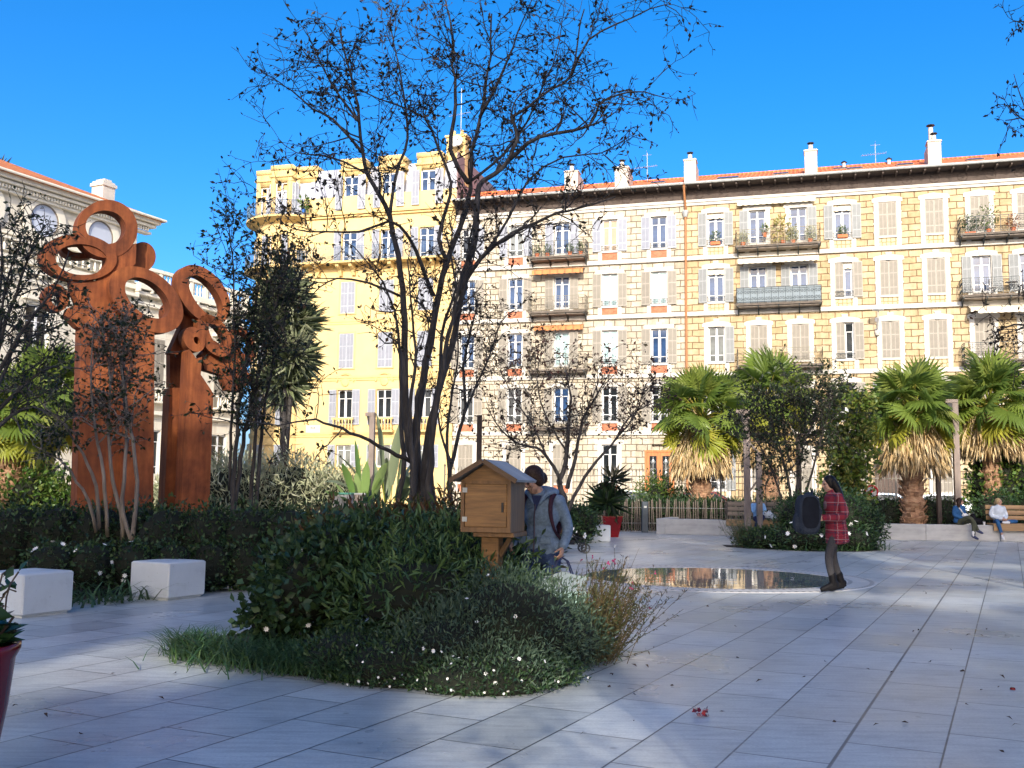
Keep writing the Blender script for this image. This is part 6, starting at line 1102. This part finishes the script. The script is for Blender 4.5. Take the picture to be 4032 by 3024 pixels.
def hand(b, wr, d, side, curl=.5, palm_n=None, s=1.0):
    d = unit(d); pn = unit(palm_n if palm_n is not None else A(side * -1, 0, 0)); pn = unit(pn - d * (pn @ d)); y = np.cross(d, pn)         # y: across the palm
    c = wr + d * .045 * s; b.ball(c, (.040 * s, .016 * s, .052 * s), 12, 8, np.column_stack([y, pn, d]))
    for i, (off, L) in enumerate(((-.027, .066), (-.009, .076), (.009, .072), (.027, .058))):
        p0 = wr + d * .085 * s + y * off * s; p1 = p0 + (d * math.cos(curl * .5) + pn * math.sin(curl * .5)) * L * .45 * s; p2 = p1 + (d * math.cos(curl * 1.3) + pn * math.sin(curl * 1.3)) * L * .32 * s; p3 = p2 + (d * math.cos(curl * 2.0) + pn * math.sin(curl * 2.0)) * L * .25 * s
        b.tube([p0 - d * .02 * s, p0, p1, p2, p3], [.0095 * s, .0092 * s, .0085 * s, .008 * s, .0065 * s], 8)
    q = wr + d * .03 * s - y * .034 * s; b.tube([q, q + (d * .6 - y * .55 + pn * .35) * .035 * s, q + (d * .95 - y * .55 + pn * .6) * .062 * s], [.013 * s, .010 * s, .008 * s], 8)
SKIN = lambda nm, c: M_plain(nm, c, .5, .10, 14, spec=.35)
m_lip = M_plain('lips', (.30, .10, .09), .5, .05); m_eye = M_plain('eye', (.03, .02, .018), .2, .05); m_eyew = M_plain('eye white', (.6, .58, .55), .3, .02)
def person(label, loc, rotz, J, skin, top, bottom, shoe, hair, vox=.012, hem=None, sleeve=.055, flare=0.0, hairstyle='short', group=None, bulk=.018, pleg=(.092, .066, .052), hands=('L', 'R'), scale=1.0, barelow=None):
    T_ = thing('person', label, 'person', loc, rotz, group); g = {k: A(*v) for k, v in J.items() if isinstance(v, tuple)}; lat = unit(g['shL'] - g['shR']); up = unit(g['neck'] - g['pel']); Fm = frame(up, lat); fw = Fm[:, 1] * -1
    body = MB()
    mid = g['pel'] * .5 + g['chest'] * .5
    for c, r in ((g['pel'], (.155, .115, .12)), (mid, (.125, .09, .14)), (g['chest'], (.16, .105, .15)), (g['chest'] + up * .10, (.15, .085, .08))): body.ball(c, r, 16, 12, Fm)
    limb(body, [g['chest'] + up * .12, g['neck'], g['head'] - up * .03], [.062, .052, .055])
    hf = unit(A(*J['look'])); hl = unit(np.cross(hf, A(0, 0, 1.))); hu = np.cross(hl, hf); HM = np.column_stack([hl, hf, hu]); hc = g['head']
    body.ball(hc + hu * .025 - hf * .008, (.074, .093, .098), 18, 14, HM); body.ball(hc - hu * .045 + hf * .028, (.054, .062, .062), 16, 12, HM); body.ball(hc - hu * .088 + hf * .055, (.024, .024, .022), 10, 8, HM)
    body.tube([hc + hu * .03 + hf * .083, hc - hu * .005 + hf * .103, hc - hu * .022 + hf * .100], [.009, .012, .014], 8); body.ball(hc - hu * .026 + hf * .096, (.017, .012, .011), 8, 6, HM)
    for s in (-1, 1): body.ball(hc + hl * s * .073 - hu * .005 - hf * .005, (.012, .022, .030), 8, 6, HM); body.ball(hc + hl * s * .04 - hu * .02 + hf * .068, (.026, .02, .022), 8, 6, HM); body.ball(hc + hl * s * .032 + hu * .03 + hf * .078, (.028, .014, .010), 8, 6, HM)
    tp, bt, sh = MB(), MB(), MB()
    for c, r in ((g['chest'], (.165, .115, .155)), (mid, (.14, .105, .15)), (g['chest'] + up * .10, (.165, .095, .075))): tp.ball(c, A(*r) + bulk, 18, 12, Fm)
    limb(tp, [g['chest'] + up * .13, g['neck'] - up * .005], [.075 + bulk, .062 + bulk * .5])
    bt.ball(g['pel'], (.175, .135, .13), 16, 12, Fm)
    if hem is not None:
        c0, c1 = g['pel'] * .3 + mid * .7, g['pel'] - up * hem; V = []
        for i in range(8):
            u = i / 7; c = c0 + (c1 - c0) * u; tp.ball(c, (.150 + bulk + flare * u + .02 * math.sin(u * 3), .115 + bulk + flare * u * .8, .045), 18, 8, Fm)
    else: tp.ball(g['pel'] + up * .07, (.165, .125, .07), 16, 10, Fm)
    for s in 'LR':
        a, e, w_ = g['sh' + s], g['el' + s], g['wr' + s]; limb(body, [a, e, w_], [.050, .038, .026]); hd = unit(w_ - e) if 'hd' + s not in g else g['hd' + s]
        if s in hands: hand(body, w_, hd, 1 if s == 'L' else -1, J.get('curl' + s, .5), g.get('pn' + s), scale)
        tp.ball(a, sleeve + .012, 12, 8); limb(tp, [a, e, w_ - unit(w_ - e) * .012], [sleeve + .008, sleeve - .003, sleeve * .76])
        h, k, n_, t_ = g['hip' + s], g['kn' + s], g['an' + s], g['toe' + s]; limb(body, [h, k, n_], [.080, .055, .036]); lo = n_ + (k - n_) * (barelow or .04)
        limb(bt, [h, k, lo], [pleg[0], pleg[1], pleg[2]]); d = unit(t_ - n_); flat = unit(A(d[0], d[1], d[2])); heel = n_ - A(0, 0, .035) - flat * .03
        body.ball(n_ * .6 + t_ * .4, .03, 8, 6); sh.tube([heel, heel + (t_ - heel) * .35 + A(0, 0, .012), heel + (t_ - heel) * .7, t_], [.042, .046, .042, .026], 10); sh.ball(heel + A(0, 0, .012), (.042, .042, .045), 10, 8); sh.ball(t_ * .9 + heel * .1, (.038, .038, .026), 10, 8); limb(sh, [n_ + A(0, 0, .01), heel + A(0, 0, .02)], [.044, .044])
        if J.get('boot'): limb(sh, [n_ + (k - n_) * .30, n_, heel + A(0, 0, .02)], [.058, .054, .05]); sh.ball(heel - A(0, 0, .02), (.05, .05, .022), 10, 6); sh.tube([heel - A(0, 0, .018), t_ - A(0, 0, .008)], [.046, .036], 10)
    bd = fuse(body, vox * .62 if vox > .01 else .0062, 'body', skin, T_, 3, .4)
    fuse(tp, vox, 'top', top, bd, 5); fuse(bt, vox, 'trousers', bottom, bd, 5); fuse(sh, vox, 'shoes', shoe, bd, 3)
    hr = MB(); hr.ball(hc + hu * .035 - hf * .018, (.084, .098, .098), 18, 12, HM)
    for s in (-1, 1): hr.ball(hc + hl * s * .062 - hf * .02 + hu * .0, (.028, .055, .07), 10, 8, HM)
    if hairstyle == 'long':
        for s in (-1, -.5, 0, .5, 1): limb(hr, [hc + hl * s * .055 - hf * .05 + hu * .02, hc + hl * s * .075 - hf * .085 - hu * .10, hc + hl * s * .085 - hf * .10 - hu * .22, hc + hl * s * .06 - hf * .11 - hu * .40], [.056, .056, .054, .03])
    elif hairstyle == 'bob':
        for s in (-1, -.5, 0, .5, 1): limb(hr, [hc + hl * s * .06 - hf * .03 + hu * .03, hc + hl * s * .095 - hf * .05 - hu * .07, hc + hl * s * .10 - hf * .06 - hu * .17], [.05, .055, .045])
    elif hairstyle == 'tied': hr.ball(hc - hf * .10 - hu * .02, (.045, .045, .06), 12, 8, HM)
    # keep the face clear of hair
    hr.v = [tuple(p) for p in hr.v]; h = fuse(hr, min(vox, .009), 'hair', hair, bd, 2)
    b = MB()
    for s in (-1, 1): b.ball(hc + hl * s * .031 + hu * .012 + hf * .083, (.013, .009, .008), 10, 6, HM)
    link('eyes', b.mesh('eyes', m_eye), bd)
    MB().ball(hc - hu * .058 + hf * .088, (.022, .010, .007), 10, 6, HM).build('mouth', m_lip, bd)
    return T_, bd, g, (hc, hl, hf, hu, HM)
m_sk1 = SKIN('light skin', (.46, .27, .19)); m_sk2 = SKIN('deep brown skin', (.09, .045, .028))
m_hb = M_cloth('black hair', (.012, .010, .010), .4, 60, .5); m_hdb = M_cloth('dark brown hair', (.035, .02, .014), .45, 60, .5); m_hbl = M_cloth('blonde hair', (.34, .24, .13), .5, 60, .4)
m_parka = M_cloth('blue grey parka cloth', (.15, .215, .31), .75, 40, .2); m_jean = M_cloth('dark blue denim', (.035, .06, .15), .9, 90, .3); m_denim = M_cloth('blue denim', (.03, .10, .24), .9, 90, .3)
m_boot = M_plain('black leather', (.007, .0065, .008), .6, .2, 8, spec=.12); m_tight = M_cloth('speckled grey tights', (.055, .052, .055), .9, 160, .55); m_wsh = M_plain('white canvas', (.62, .62, .62), .8, .1, 8); m_navy = M_plain('navy canvas', (.03, .04, .10), .8, .15, 8)
m_sweat = M_cloth('pale blue white jumper', (.58, .63, .68), .95, 110, .12); m_ltblue = M_cloth('light blue knit', (.30, .52, .78), .95, 110, .12); m_olive = M_cloth('olive cloth', (.07, .075, .05), .9, 80, .2); m_dkp = M_cloth('dark indigo cloth', (.025, .035, .09), .9, 80, .2)
t = NT('red plaid wool'); co = t.n('ShaderNodeTexCoord'); sp = t.n('ShaderNodeSeparateXYZ'); t.l(co, 'Object', sp, 0); bands = []
for ax, sc_ in ((1, 9.0), (2, 7.5), (0, 9.0)):
    m_ = t.n('ShaderNodeMath', operation='MULTIPLY'); m_.inputs[1].default_value = sc_; t.l(sp, ax, m_, 0); f = t.n('ShaderNodeMath', operation='FRACT'); t.l(m_, 0, f, 0)
    bands.append((t.ramp(f, [(0, (.05, .05, .05)), (.38, (.05, .05, .05)), (.42, (1, 1, 1)), (.55, (1, 1, 1)), (.6, (.05, .05, .05))]), t.ramp(f, [(.70, (0, 0, 0)), (.73, (1, 1, 1)), (.77, (1, 1, 1)), (.80, (0, 0, 0))])))
dk = t.mix(bands[0][0], bands[1][0], .5); base_ = t.mix((.22, .014, .028), (.035, .02, .045), dk, iff=2); ln = t.mix(bands[0][1], bands[1][1], 1.0, 'LIGHTEN'); c2 = t.mix(base_, (.36, .28, .28), ln, ia=2, iff=2); c3 = t.mix(base_, c2, .6, ia=2, ib=2); t.base(c3, 2); t.set(Roughness=.95); t.bump(t.noise(t.coord(), 7, 4), .02, .8); m_plaid = t.m
# --- woman in the blue parka
p = at(1177, 1100, 9.15); loc = (p[0] - .03, p[1], 0)
J = dict(pel=(0, .02, .88), chest=(0, .0, 1.20), neck=(-.01, -.05, 1.395), head=(-.035, -.115, 1.515), look=(-.55, -.80, -.42), shL=(.162, .0, 1.325), elL=(.225, .07, 1.10), wrL=(.215, -.03, .925), shR=(-.162, .0, 1.325), elR=(-.235, .02, 1.06), wrR=(-.20, -.20, .95), hipL=(.09, .02, .84), knL=(.10, .0, .47), anL=(.105, .04, .09), toeL=(.13, -.11, .03), hipR=(-.09, .02, .84), knR=(-.11, -.03, .47), anR=(-.13, .03, .09), toeR=(-.15, -.12, .03), curlL=1.15)
P1, bd, g, hh = person('woman in a blue grey parka peering behind the wooden box, bag in her hand', loc, R(-22), J, m_sk1, m_parka, m_jean, m_boot, m_hdb, .009, hem=.0, sleeve=.054, flare=.022, hairstyle='tied', bulk=.004)
b = MB(); up = A(0, 0, 1.)
b.tube([(-.005, -.148, 1.30), (-.01, -.160, 1.2), (-.01, -.155, 1.05), (-.01, -.165, .88)], .006, 6); b.build('zip', M_plain('dark zip', (.05, .03, .05), .5), bd)
b = MB(); limb(b, [A(-.10, -.085, 1.40), A(-.13, .02, 1.41), A(0, .085, 1.42), A(.13, .02, 1.41), A(.10, -.085, 1.40)], [.022, .034, .05, .034, .022]); limb(b, [A(-.09, -.09, 1.40), A(-.03, -.13, 1.31)], [.026, .014]); limb(b, [A(.09, -.09, 1.40), A(.03, -.13, 1.31)], [.026, .014]); limb(b, [A(-.07, .11, 1.38), A(0, .15, 1.30), A(.07, .11, 1.38)], [.05, .06, .05]); fuse(b, .009, 'hood', m_parka, bd, 3)
MB().add([(-.05, -.128, 1.38), (.05, -.128, 1.38), (.0, -.152, 1.24)], [(0, 1, 2)]).build('shirt', m_dkp, bd)
b = MB()
for s in (-1, 1): b.bbox(s * .10 - .055, s * .10 + .055, -.168, -.154, .955, 1.02, .006); b.tube([(s * .06, -.155, 1.08), (s * .062, -.16, 1.0)], .004, 5)
b.build('pocket_flaps', m_parka, bd)
m_strap = M_cloth('dark maroon strap', (.04, .018, .03), .8, 60, .2); b = MB()
for s in (-1, 1): limb(b, [A(s * .12, .14, 1.05), A(s * .135, .13, 1.32), A(s * .13, .02, 1.40), A(s * .13, -.10, 1.34), A(s * .135, -.135, 1.22), A(s * .16, -.10, 1.08), A(s * .16, .05, 1.0)], [.016, .02, .022, .022, .02, .013, .012])
T_ = thing('backpack', 'dark maroon backpack worn by the woman in the parka', 'backpack', loc, R(-22)); b.build('straps', m_strap, T_); b = MB(); b.ball((0, .22, 1.18), (.14, .09, .20), 16, 12); b.ball((0, .27, 1.08), (.10, .06, .10), 12, 8); fuse(b, .012, 'pack', m_strap, T_)
th = R(-22); wl_ = g['wrL'] + A(0, -.02, -.10); bx_ = (loc[0] + wl_[0] * math.cos(th) - wl_[1] * math.sin(th), loc[1] + wl_[0] * math.sin(th) + wl_[1] * math.cos(th), wl_[2])
T_ = thing('shopping_bag', 'pale mint and grey shopping bag with green dots held by the woman', 'bag', bx_, R(8)); b = MB(); n = 13; V = []
for y, bul in ((-.05, -1), (.05, 1)):
    for i in range(n):
        u = i / (n - 1) - .5
        for k, z in enumerate((-.13, -.28, -.42, -.55)): V.append((u * (.44 - .03 * k) + .01 * math.sin(3 * z * 20 + u * 9), y * (1 + .5 * math.sin(k)) + bul * .02 * math.cos(u * 7 + k), z + (.02 * math.cos(u * 8) if k == 0 else 0)))
Fc = [(h * n * 4 + i * 4 + k, h * n * 4 + (i + 1) * 4 + k, h * n * 4 + (i + 1) * 4 + k + 1, h * n * 4 + i * 4 + k + 1) for h in (0, 1) for i in range(n - 1) for k in range(3)] + [(i * 4 + 3, (i + 1) * 4 + 3, n * 4 + (i + 1) * 4 + 3, n * 4 + i * 4 + 3) for i in range(n - 1)] + [(e * 4 + k, e * 4 + k + 1, n * 4 + e * 4 + k + 1, n * 4 + e * 4 + k) for e in (0, n - 1) for k in range(3)]
b.add(V, Fc); t = NT('mint and grey bag'); co = t.n('ShaderNodeTexCoord'); sp = t.n('ShaderNodeSeparateXYZ'); t.l(co, 'Object', sp, 0); r = t.ramp(sp, [(0, (.40, .58, .52)), (1, (.40, .58, .52))], 2); mr = t.n('ShaderNodeMapRange'); mr.inputs[1].default_value = -.55; mr.inputs[2].default_value = -.13; t.l(sp, 2, mr, 0); r = t.ramp(mr, [(0, (.36, .56, .48)), (.62, (.42, .60, .54)), (.66, (.26, .32, .35)), (1, (.30, .36, .38))]); t.base(r); t.set(Roughness=.7); b.build('sack', t.m, T_, smooth=True)
b = MB(); b.tube([(-.09, -.05, -.13), (-.05, -.04, -.02), (0, -.01, .015), (.05, -.04, -.02), (.09, -.05, -.13)], .007, 6); b.tube([(-.09, .05, -.13), (-.05, .04, -.02), (0, .01, .012), (.05, .04, -.02), (.09, .05, -.13)], .007, 6); b.build('handles', m_navy, T_)
b = MB()
for i in range(9): x, z = -.12 + .05 * (i % 3) + .02 * (i // 3), -.34 - .055 * (i // 3); b.ball((x, -.092, z), (.017, .006, .017), 10, 6)
b.build('dots', M_plain('dark green print', (.02, .14, .08), .6), T_)
# --- woman in the red plaid jacket
p = G(1806, 1279); loc = (p[0], p[1], 0)
J = dict(pel=(0, .02, .93), chest=(0, -.0, 1.25), neck=(0, -.03, 1.44), head=(0, -.07, 1.565), look=(0, -1, -.16), shL=(.17, .0, 1.37), elL=(.22, .06, 1.12), wrL=(.12, -.20, 1.07), shR=(-.17, .0, 1.37), elR=(-.22, .06, 1.12), wrR=(-.13, -.20, 1.06), hipL=(.085, .02, .90), knL=(.09, -.13, .52), anL=(.09, -.07, .13), toeL=(.09, -.26, .05), hipR=(-.085, .02, .90), knR=(-.09, .0, .52), anR=(-.09, .12, .13), toeR=(-.09, -.07, .04), boot=True, curlL=1.0, curlR=1.0, hdL=(-.25, -.9, -.1), hdR=(.25, -.9, -.1))
P2, bd, g, hh = person('woman in a red plaid jacket, grey tights and black boots carrying a pack before her', loc, R(-86), J, m_sk1, m_plaid, m_tight, m_boot, m_hb, .009, hem=.20, sleeve=.062, flare=.03, hairstyle='long', bulk=.03, pleg=(.088, .060, .044))
th = R(-86); q = A(0, -.40, 1.12); T_ = thing('rucksack', 'dark grey round rucksack held in front of the woman in plaid', 'backpack', (loc[0] + q[0] * math.cos(th) - q[1] * math.sin(th), loc[1] + q[0] * math.sin(th) + q[1] * math.cos(th), q[2]), th)
m_ruck = M_cloth('grey blue rucksack cloth', (.028, .036, .052), .8, 60, .25); SE = lambda a, c, e=.62, n=40: [(math.copysign(abs(math.cos(t_)) ** e, math.cos(t_)) * a, math.copysign(abs(math.sin(t_)) ** e, math.sin(t_)) * c) for t_ in (2 * PI * i / n for i in range(n))]
b = MB(); b.prism(SE(.165, .29), -.10, .10); b.prism(SE(.14, .26), -.122, .122); b.v = [(y, x, z) for x, y, z in b.v]; b.ball((0, -.15, -.12), (.09, .08, .15), 12, 8); b.ball((0, .02, .27), (.08, .07, .06), 10, 8); fuse(b, .012, 'pack', m_ruck, T_, 6)
m_mesh_ = M_plain('black mesh panel', (.014, .016, .022), .9, spec=.05)
for sg in (-1, 1): b = MB().prism([(x, z + .03) for x, z in SE(.125, .23)], .112, .126); b.v = [(y * sg, x, z) for x, y, z in b.v]; b.build('panel', m_mesh_, T_)
b = MB(); b.tube([(-.05, .05, .29), (-.02, .08, .34), (.02, .08, .34), (.05, .05, .29)], .012, 6); b.tube([(.10, .10, .2), (.12, .16, .05), (.10, .12, -.18)], .016, 6); b.tube([(-.10, .10, .2), (-.12, .16, .05), (-.10, .12, -.18)], .016, 6); b.build('straps', m_ruck, T_)
# --- seated people: hips on the wall at z .5
def seated(label, dx, Y, rot, look, arms, legs, **kw):
    p = at(dx, 1130, Y); J = dict(pel=(0, .0, .60), chest=(0, -.01, .92), neck=(0, -.03, 1.105), head=(0, -.045, 1.225), look=look, shL=(.17, .0, 1.03), shR=(-.17, .0, 1.03), hipL=(.09, -.04, .585), hipR=(-.09, -.04, .585)); J.update(arms); J.update(legs)
    return person(label, (p[0], p[1], kw.pop('z', 0)), rot, J, **kw), (p[0], p[1])
lapL = dict(elL=(.21, -.02, .80), wrL=(.04, -.26, .70), hdL=(-.5, -.8, -.2), elR=(-.21, -.02, .80), wrR=(-.04, -.24, .70), hdR=(.5, -.8, -.2))
(r1, o1) = seated('seated woman in a denim jacket and sunglasses with crossed legs on the wall', 2073, 32.25, R(22), (.75, -.65, .05), lapL, dict(knL=(.06, -.46, .60), anL=(-.02, -.56, .17), toeL=(.02, -.70, .08), knR=(-.02, -.44, .72), anR=(.13, -.60, .34), toeR=(.20, -.72, .26)), skin=m_sk1, top=m_denim, bottom=m_olive, shoe=m_navy, hair=m_hdb, hairstyle='bob', hem=.02, flare=.02, bulk=.03, sleeve=.062)
T1, bd, g, (hc, hl, hf, hu, HM) = r1
b = MB(); [b.ball(hc + hl * s * .034 + hu * .012 + hf * .090, (.028, .008, .02), 10, 6, HM) for s in (-1, 1)]; b.tube([hc - hl * .07 + hu * .018 + hf * .04, hc - hl * .05 + hu * .014 + hf * .085, hc + hl * .05 + hu * .014 + hf * .085, hc + hl * .07 + hu * .018 + hf * .04], .005, 5); b.build('sunglasses', m_black, bd)
b = MB(); limb(b, [g['anL'], g['anL'] + A(0, .01, .12)], [.045, .046]); limb(b, [g['anR'], g['anR'] * .75 + g['knR'] * .25], [.045, .046]); b.build('socks', m_wsh, bd)
T_ = thing('shoulder_bag', 'white crossbody bag on the lap of the woman in denim', 'bag', (o1[0], o1[1], .82), R(22)); b = MB(); b.ball((.05, -.18, -.02), (.13, .05, .07), 12, 8); fuse(b, .012, 'pouch', m_wsh, T_); MB().tube([(-.13, -.08, .26), (-.09, -.16, .14), (.0, -.19, .0)], .02, 6).build('strap', m_wsh, T_)
(r2_, o2) = seated('seated blonde woman in a white jumper with one leg folded on the bench', 2157, 32.3, R(4), (.55, -.8, .0), dict(elL=(.24, -.03, .80), wrL=(.06, -.24, .70), hdL=(-.6, -.7, -.1), elR=(-.24, -.03, .80), wrR=(-.02, -.24, .69), hdR=(.6, -.7, -.1)), dict(knL=(.47, -.16, .62), anL=(.12, -.32, .60), toeL=(-.08, -.36, .60), knR=(-.24, -.36, .62), anR=(-.10, -.36, .20), toeR=(-.13, -.48, .06)), skin=m_sk1, top=m_sweat, bottom=m_denim, shoe=m_wsh, hair=m_hbl, hairstyle='tied', bulk=.035, sleeve=.066, barelow=.22)
(r3, o3) = seated('seated woman in a pale blue top resting her cheek on her hand', 1638, 33.5, R(-8), (-.25, -.95, .05), dict(elL=(.22, -.10, .82), wrL=(.06, -.30, .74), hdL=(-.5, -.8, 0), elR=(-.17, -.22, .82), wrR=(-.08, -.16, 1.08), hdR=(.2, .1, .9)), dict(knL=(.10, -.42, .64), anL=(-.12, -.56, .22), toeL=(-.20, -.70, .14), knR=(-.08, -.44, .58), anR=(-.16, -.52, .12), toeR=(-.20, -.66, .04)), skin=m_sk2, top=m_ltblue, bottom=m_dkp, shoe=m_boot, hair=m_hb, hairstyle='tied')
T_ = thing('folded_jacket', 'pale blue white bundle on the lap of the woman in the pale blue top', 'clothing', (o3[0] + .22, o3[1] - .25, .66), 0); b = MB(); b.ball((.05, 0, .08), (.2, .13, .13), 12, 8); b.ball((.18, -.1, .02), (.12, .1, .1), 10, 8); fuse(b, .014, 'cloth', m_sweat, T_)
(r4, o4) = seated('person in jeans whose knee alone shows at the right edge', 2247, 32.2, R(-12), (-.3, -.9, 0), lapL, dict(knL=(.12, -.42, .60), anL=(.14, -.44, .12), toeL=(.14, -.60, .04), knR=(-.36, -.30, .62), anR=(-.10, -.42, .58), toeR=(.05, -.46, .56)), skin=m_sk1, top=m_olive, bottom=m_denim, shoe=m_boot, hair=m_hdb)
T_ = thing('paper_cup', 'small paper cup standing on the wall beside the white jumper', 'cup', (*at(2126, 1135, 32.25)[:2], .5)); MB().lathe([(.028, 0), (.04, .10), (.042, .102), (.036, .098)], 14).build('cup', m_wsh, T_)
T_ = thing('dark_bag', 'dark bag lying on the wall between the two seated women', 'bag', (*at(2110, 1130, 32.45)[:2], .5)); b = MB(); b.ball((0, 0, .1), (.22, .14, .12), 12, 8); b.ball((-.1, .05, .22), (.1, .1, .14), 10, 8); fuse(b, .014, 'bag', m_boot, T_)
# child in the stroller
s0 = [o for o in bpy.data.objects if o.name == 'stroller'][0]; sl = s0.location
J = dict(pel=(0, 0, .0), chest=(0, .05, .20), neck=(0, .07, .31), head=(0, .07, .40), look=(0, -1, 0), shL=(.11, .05, .27), shR=(-.11, .05, .27), elL=(.15, 0, .14), wrL=(.10, -.12, .10), elR=(-.15, 0, .14), wrR=(-.10, -.12, .10), hipL=(.06, -.02, .0), knL=(.07, -.24, .06), anL=(.07, -.30, -.14), toeL=(.07, -.38, -.16), hipR=(-.06, -.02, .0), knR=(-.07, -.24, .05), anR=(-.07, -.28, -.14), toeR=(-.07, -.36, -.16), curlL=.5)
person('small child sitting in the black stroller, bare knees showing', (sl[0] - .05, sl[1], .56), R(96), J, m_sk1, m_dkp, m_dkp, m_wsh, m_hdb, .012, sleeve=.042, bulk=-.03, pleg=(.05, .045, .04), scale=.6, barelow=.75)
# ------------------------------------------------------------------ unseen trees, added behind the camera to shade the plaza
m_plane = M_leaf('plane tree leaves', [(.05, .07, .02), (.08, .09, .03), (.11, .09, .03)], .6, .1)
PATCH = [(.1, 6.15, .55, 1.25, 14), (.36, 7.4, .25, .6, 14), (4.1, 14.75, .95, .62, -5), (3.2, 14.2, .35, .4, 0), (6.6, 14.5, 1.0, .6, -5), (7.9, 14.0, .7, .45, 0), (5.6, 13.4, .4, .35, 0), (-3.05, 7.9, .75, .30, 22), (-2.95, 9.1, .6, .28, 24), (9.5, 21, 1.0, .3, -8), (7.6, 18.2, .6, .3, 0), (7.2, 6.5, .35, .14, 10)]  # sun spots on the ground; crown leaves in their sun paths are cut away
PATCH3 = [(.72, 8.75, .45, .32), (.45, 9.1, .35, .25)]
YT = -28.0
def in_patch(P, grow):
    g = P + S_[None] * (-P[:, 2:3] / S_[2]); hit = np.zeros(len(P), bool)
    for x, y, a, b, r in PATCH:
        c, s = math.cos(R(r)), math.sin(R(r)); dx, dy = g[:, 0] - x, g[:, 1] - y; u, v = dx * c + dy * s, -dx * s + dy * c; hit |= (u / (a + grow)) ** 2 + (v / (b + grow * 2.4)) ** 2 < 1
    for x, y, z, rr in PATCH3:
        q = P + S_[None] * ((z - P[:, 2:3]) / S_[2]); hit |= (q[:, 0] - x) ** 2 + ((q[:, 1] - y) * .5) ** 2 < (rr + grow) ** 2
    return hit
def ztop(x):
    base_ = .45 + (33.4 - YT) * math.tan(SUN_EL)
    return base_ + 1.5 / (1 + math.exp(-(x + 5) * 1.5)) / (1 + math.exp((x - 9.5) * 2))
for i in range(13):
    xc = -48 + 8 * i + rng.normal() * .4; base_ = (xc, YT + rng.normal() * .5, 0); T_ = thing('plane_tree', 'unseen dense tree added behind the viewpoint to shade the plaza', 'tree', base_, 0, 'unseen trees added to shade the plaza')
    b = MB(); b.tube([(0, 0, 0), (.1, 0, 5), (0, .2, 12), (.2, 0, 18)], [.42, .34, .24, .1], 9)
    for k in range(7): a = rng.random() * 6.28; z = 6 + 1.7 * k; b.tube([(0, 0, z), (2 * math.cos(a), 1.2 * math.sin(a), z + 1.5), (3.6 * math.cos(a), 2.2 * math.sin(a), z + 2.6)], [.16, .10, .04], 6)
    b.build('trunk', m_bark2, T_); n = 21000; X = rng.uniform(-4.3, 4.3, n); Yv = rng.normal(size=n) * 1.4; zt = np.array([ztop(xc + x) for x in X]); Z = 5.5 + (zt - Yv * math.tan(SUN_EL) - 5.5) * rng.random(n) ** .85
    P = np.stack([X + base_[0], Yv + base_[1], Z], 1); D = rng.normal(size=(n, 3)); sz = .42; keep = ~in_patch(P, .24); g_ = P + S_[None] * (-P[:, 2:3] / S_[2]); far = ((g_[:, 0] > .8) & (g_[:, 0] < 5.6) & (g_[:, 1] > 19.8) & (g_[:, 1] < 32)) | ((g_[:, 0] > 9.4) & (g_[:, 0] < 17) & (g_[:, 1] > 15.5) & (g_[:, 1] < 30)) | ((g_[:, 0] > 5) & (g_[:, 1] > 5) & (g_[:, 1] < 13)); keep &= ~(far & (rng.random(n) < .62)); P, D = P[keep], D[keep]; V, Q = leafmesh(P - np.array(base_) - unit(D[0]) * 0 - D / np.linalg.norm(D, axis=1)[:, None] * sz / 2, D, sz, .9); link('crown', npmesh('crown', V, Q, m_plane), T_)  # crowns also thinned to let extra sun onto chosen stretches of paving

# an unseen sparse tree, added behind the viewpoint to break up the sun patch in front
def sun_at(x, y, h): return np.array([x, y, 0]) + S_ * (h / S_[2])
c0 = sun_at(.35, 6.9, 4.6); b0 = (c0[0] + 1.6, c0[1] - .8, 0)
T_ = thing('crape_myrtle', 'unseen sparse tree added behind the viewpoint to dapple the sun patch', 'tree', b0); b = MB(); LP_, LD = [], []
for k in range(16):
    e = c0 + rng.normal(size=3) * np.array([.9, .5, .55]) - np.array(b0); W = resample([(0, 0, 0), (e[0] * .3, e[1] * .3, e[2] * .6), e], .3); W[1:] += rng.normal(size=(len(W) - 1, 3)) * .03; b.tube(W, np.linspace(.03, .005, len(W)), 5)
    for q in range(22): LP_.append(W[-1] + rng.normal(size=3) * .22); LD.append(rng.normal(size=3))
b.build('trunk', m_bark2, T_); V, Q = leafmesh(np.array(LP_), np.array(LD), .085, .55); link('crown', npmesh('crown', V, Q, m_lv_brown), T_)
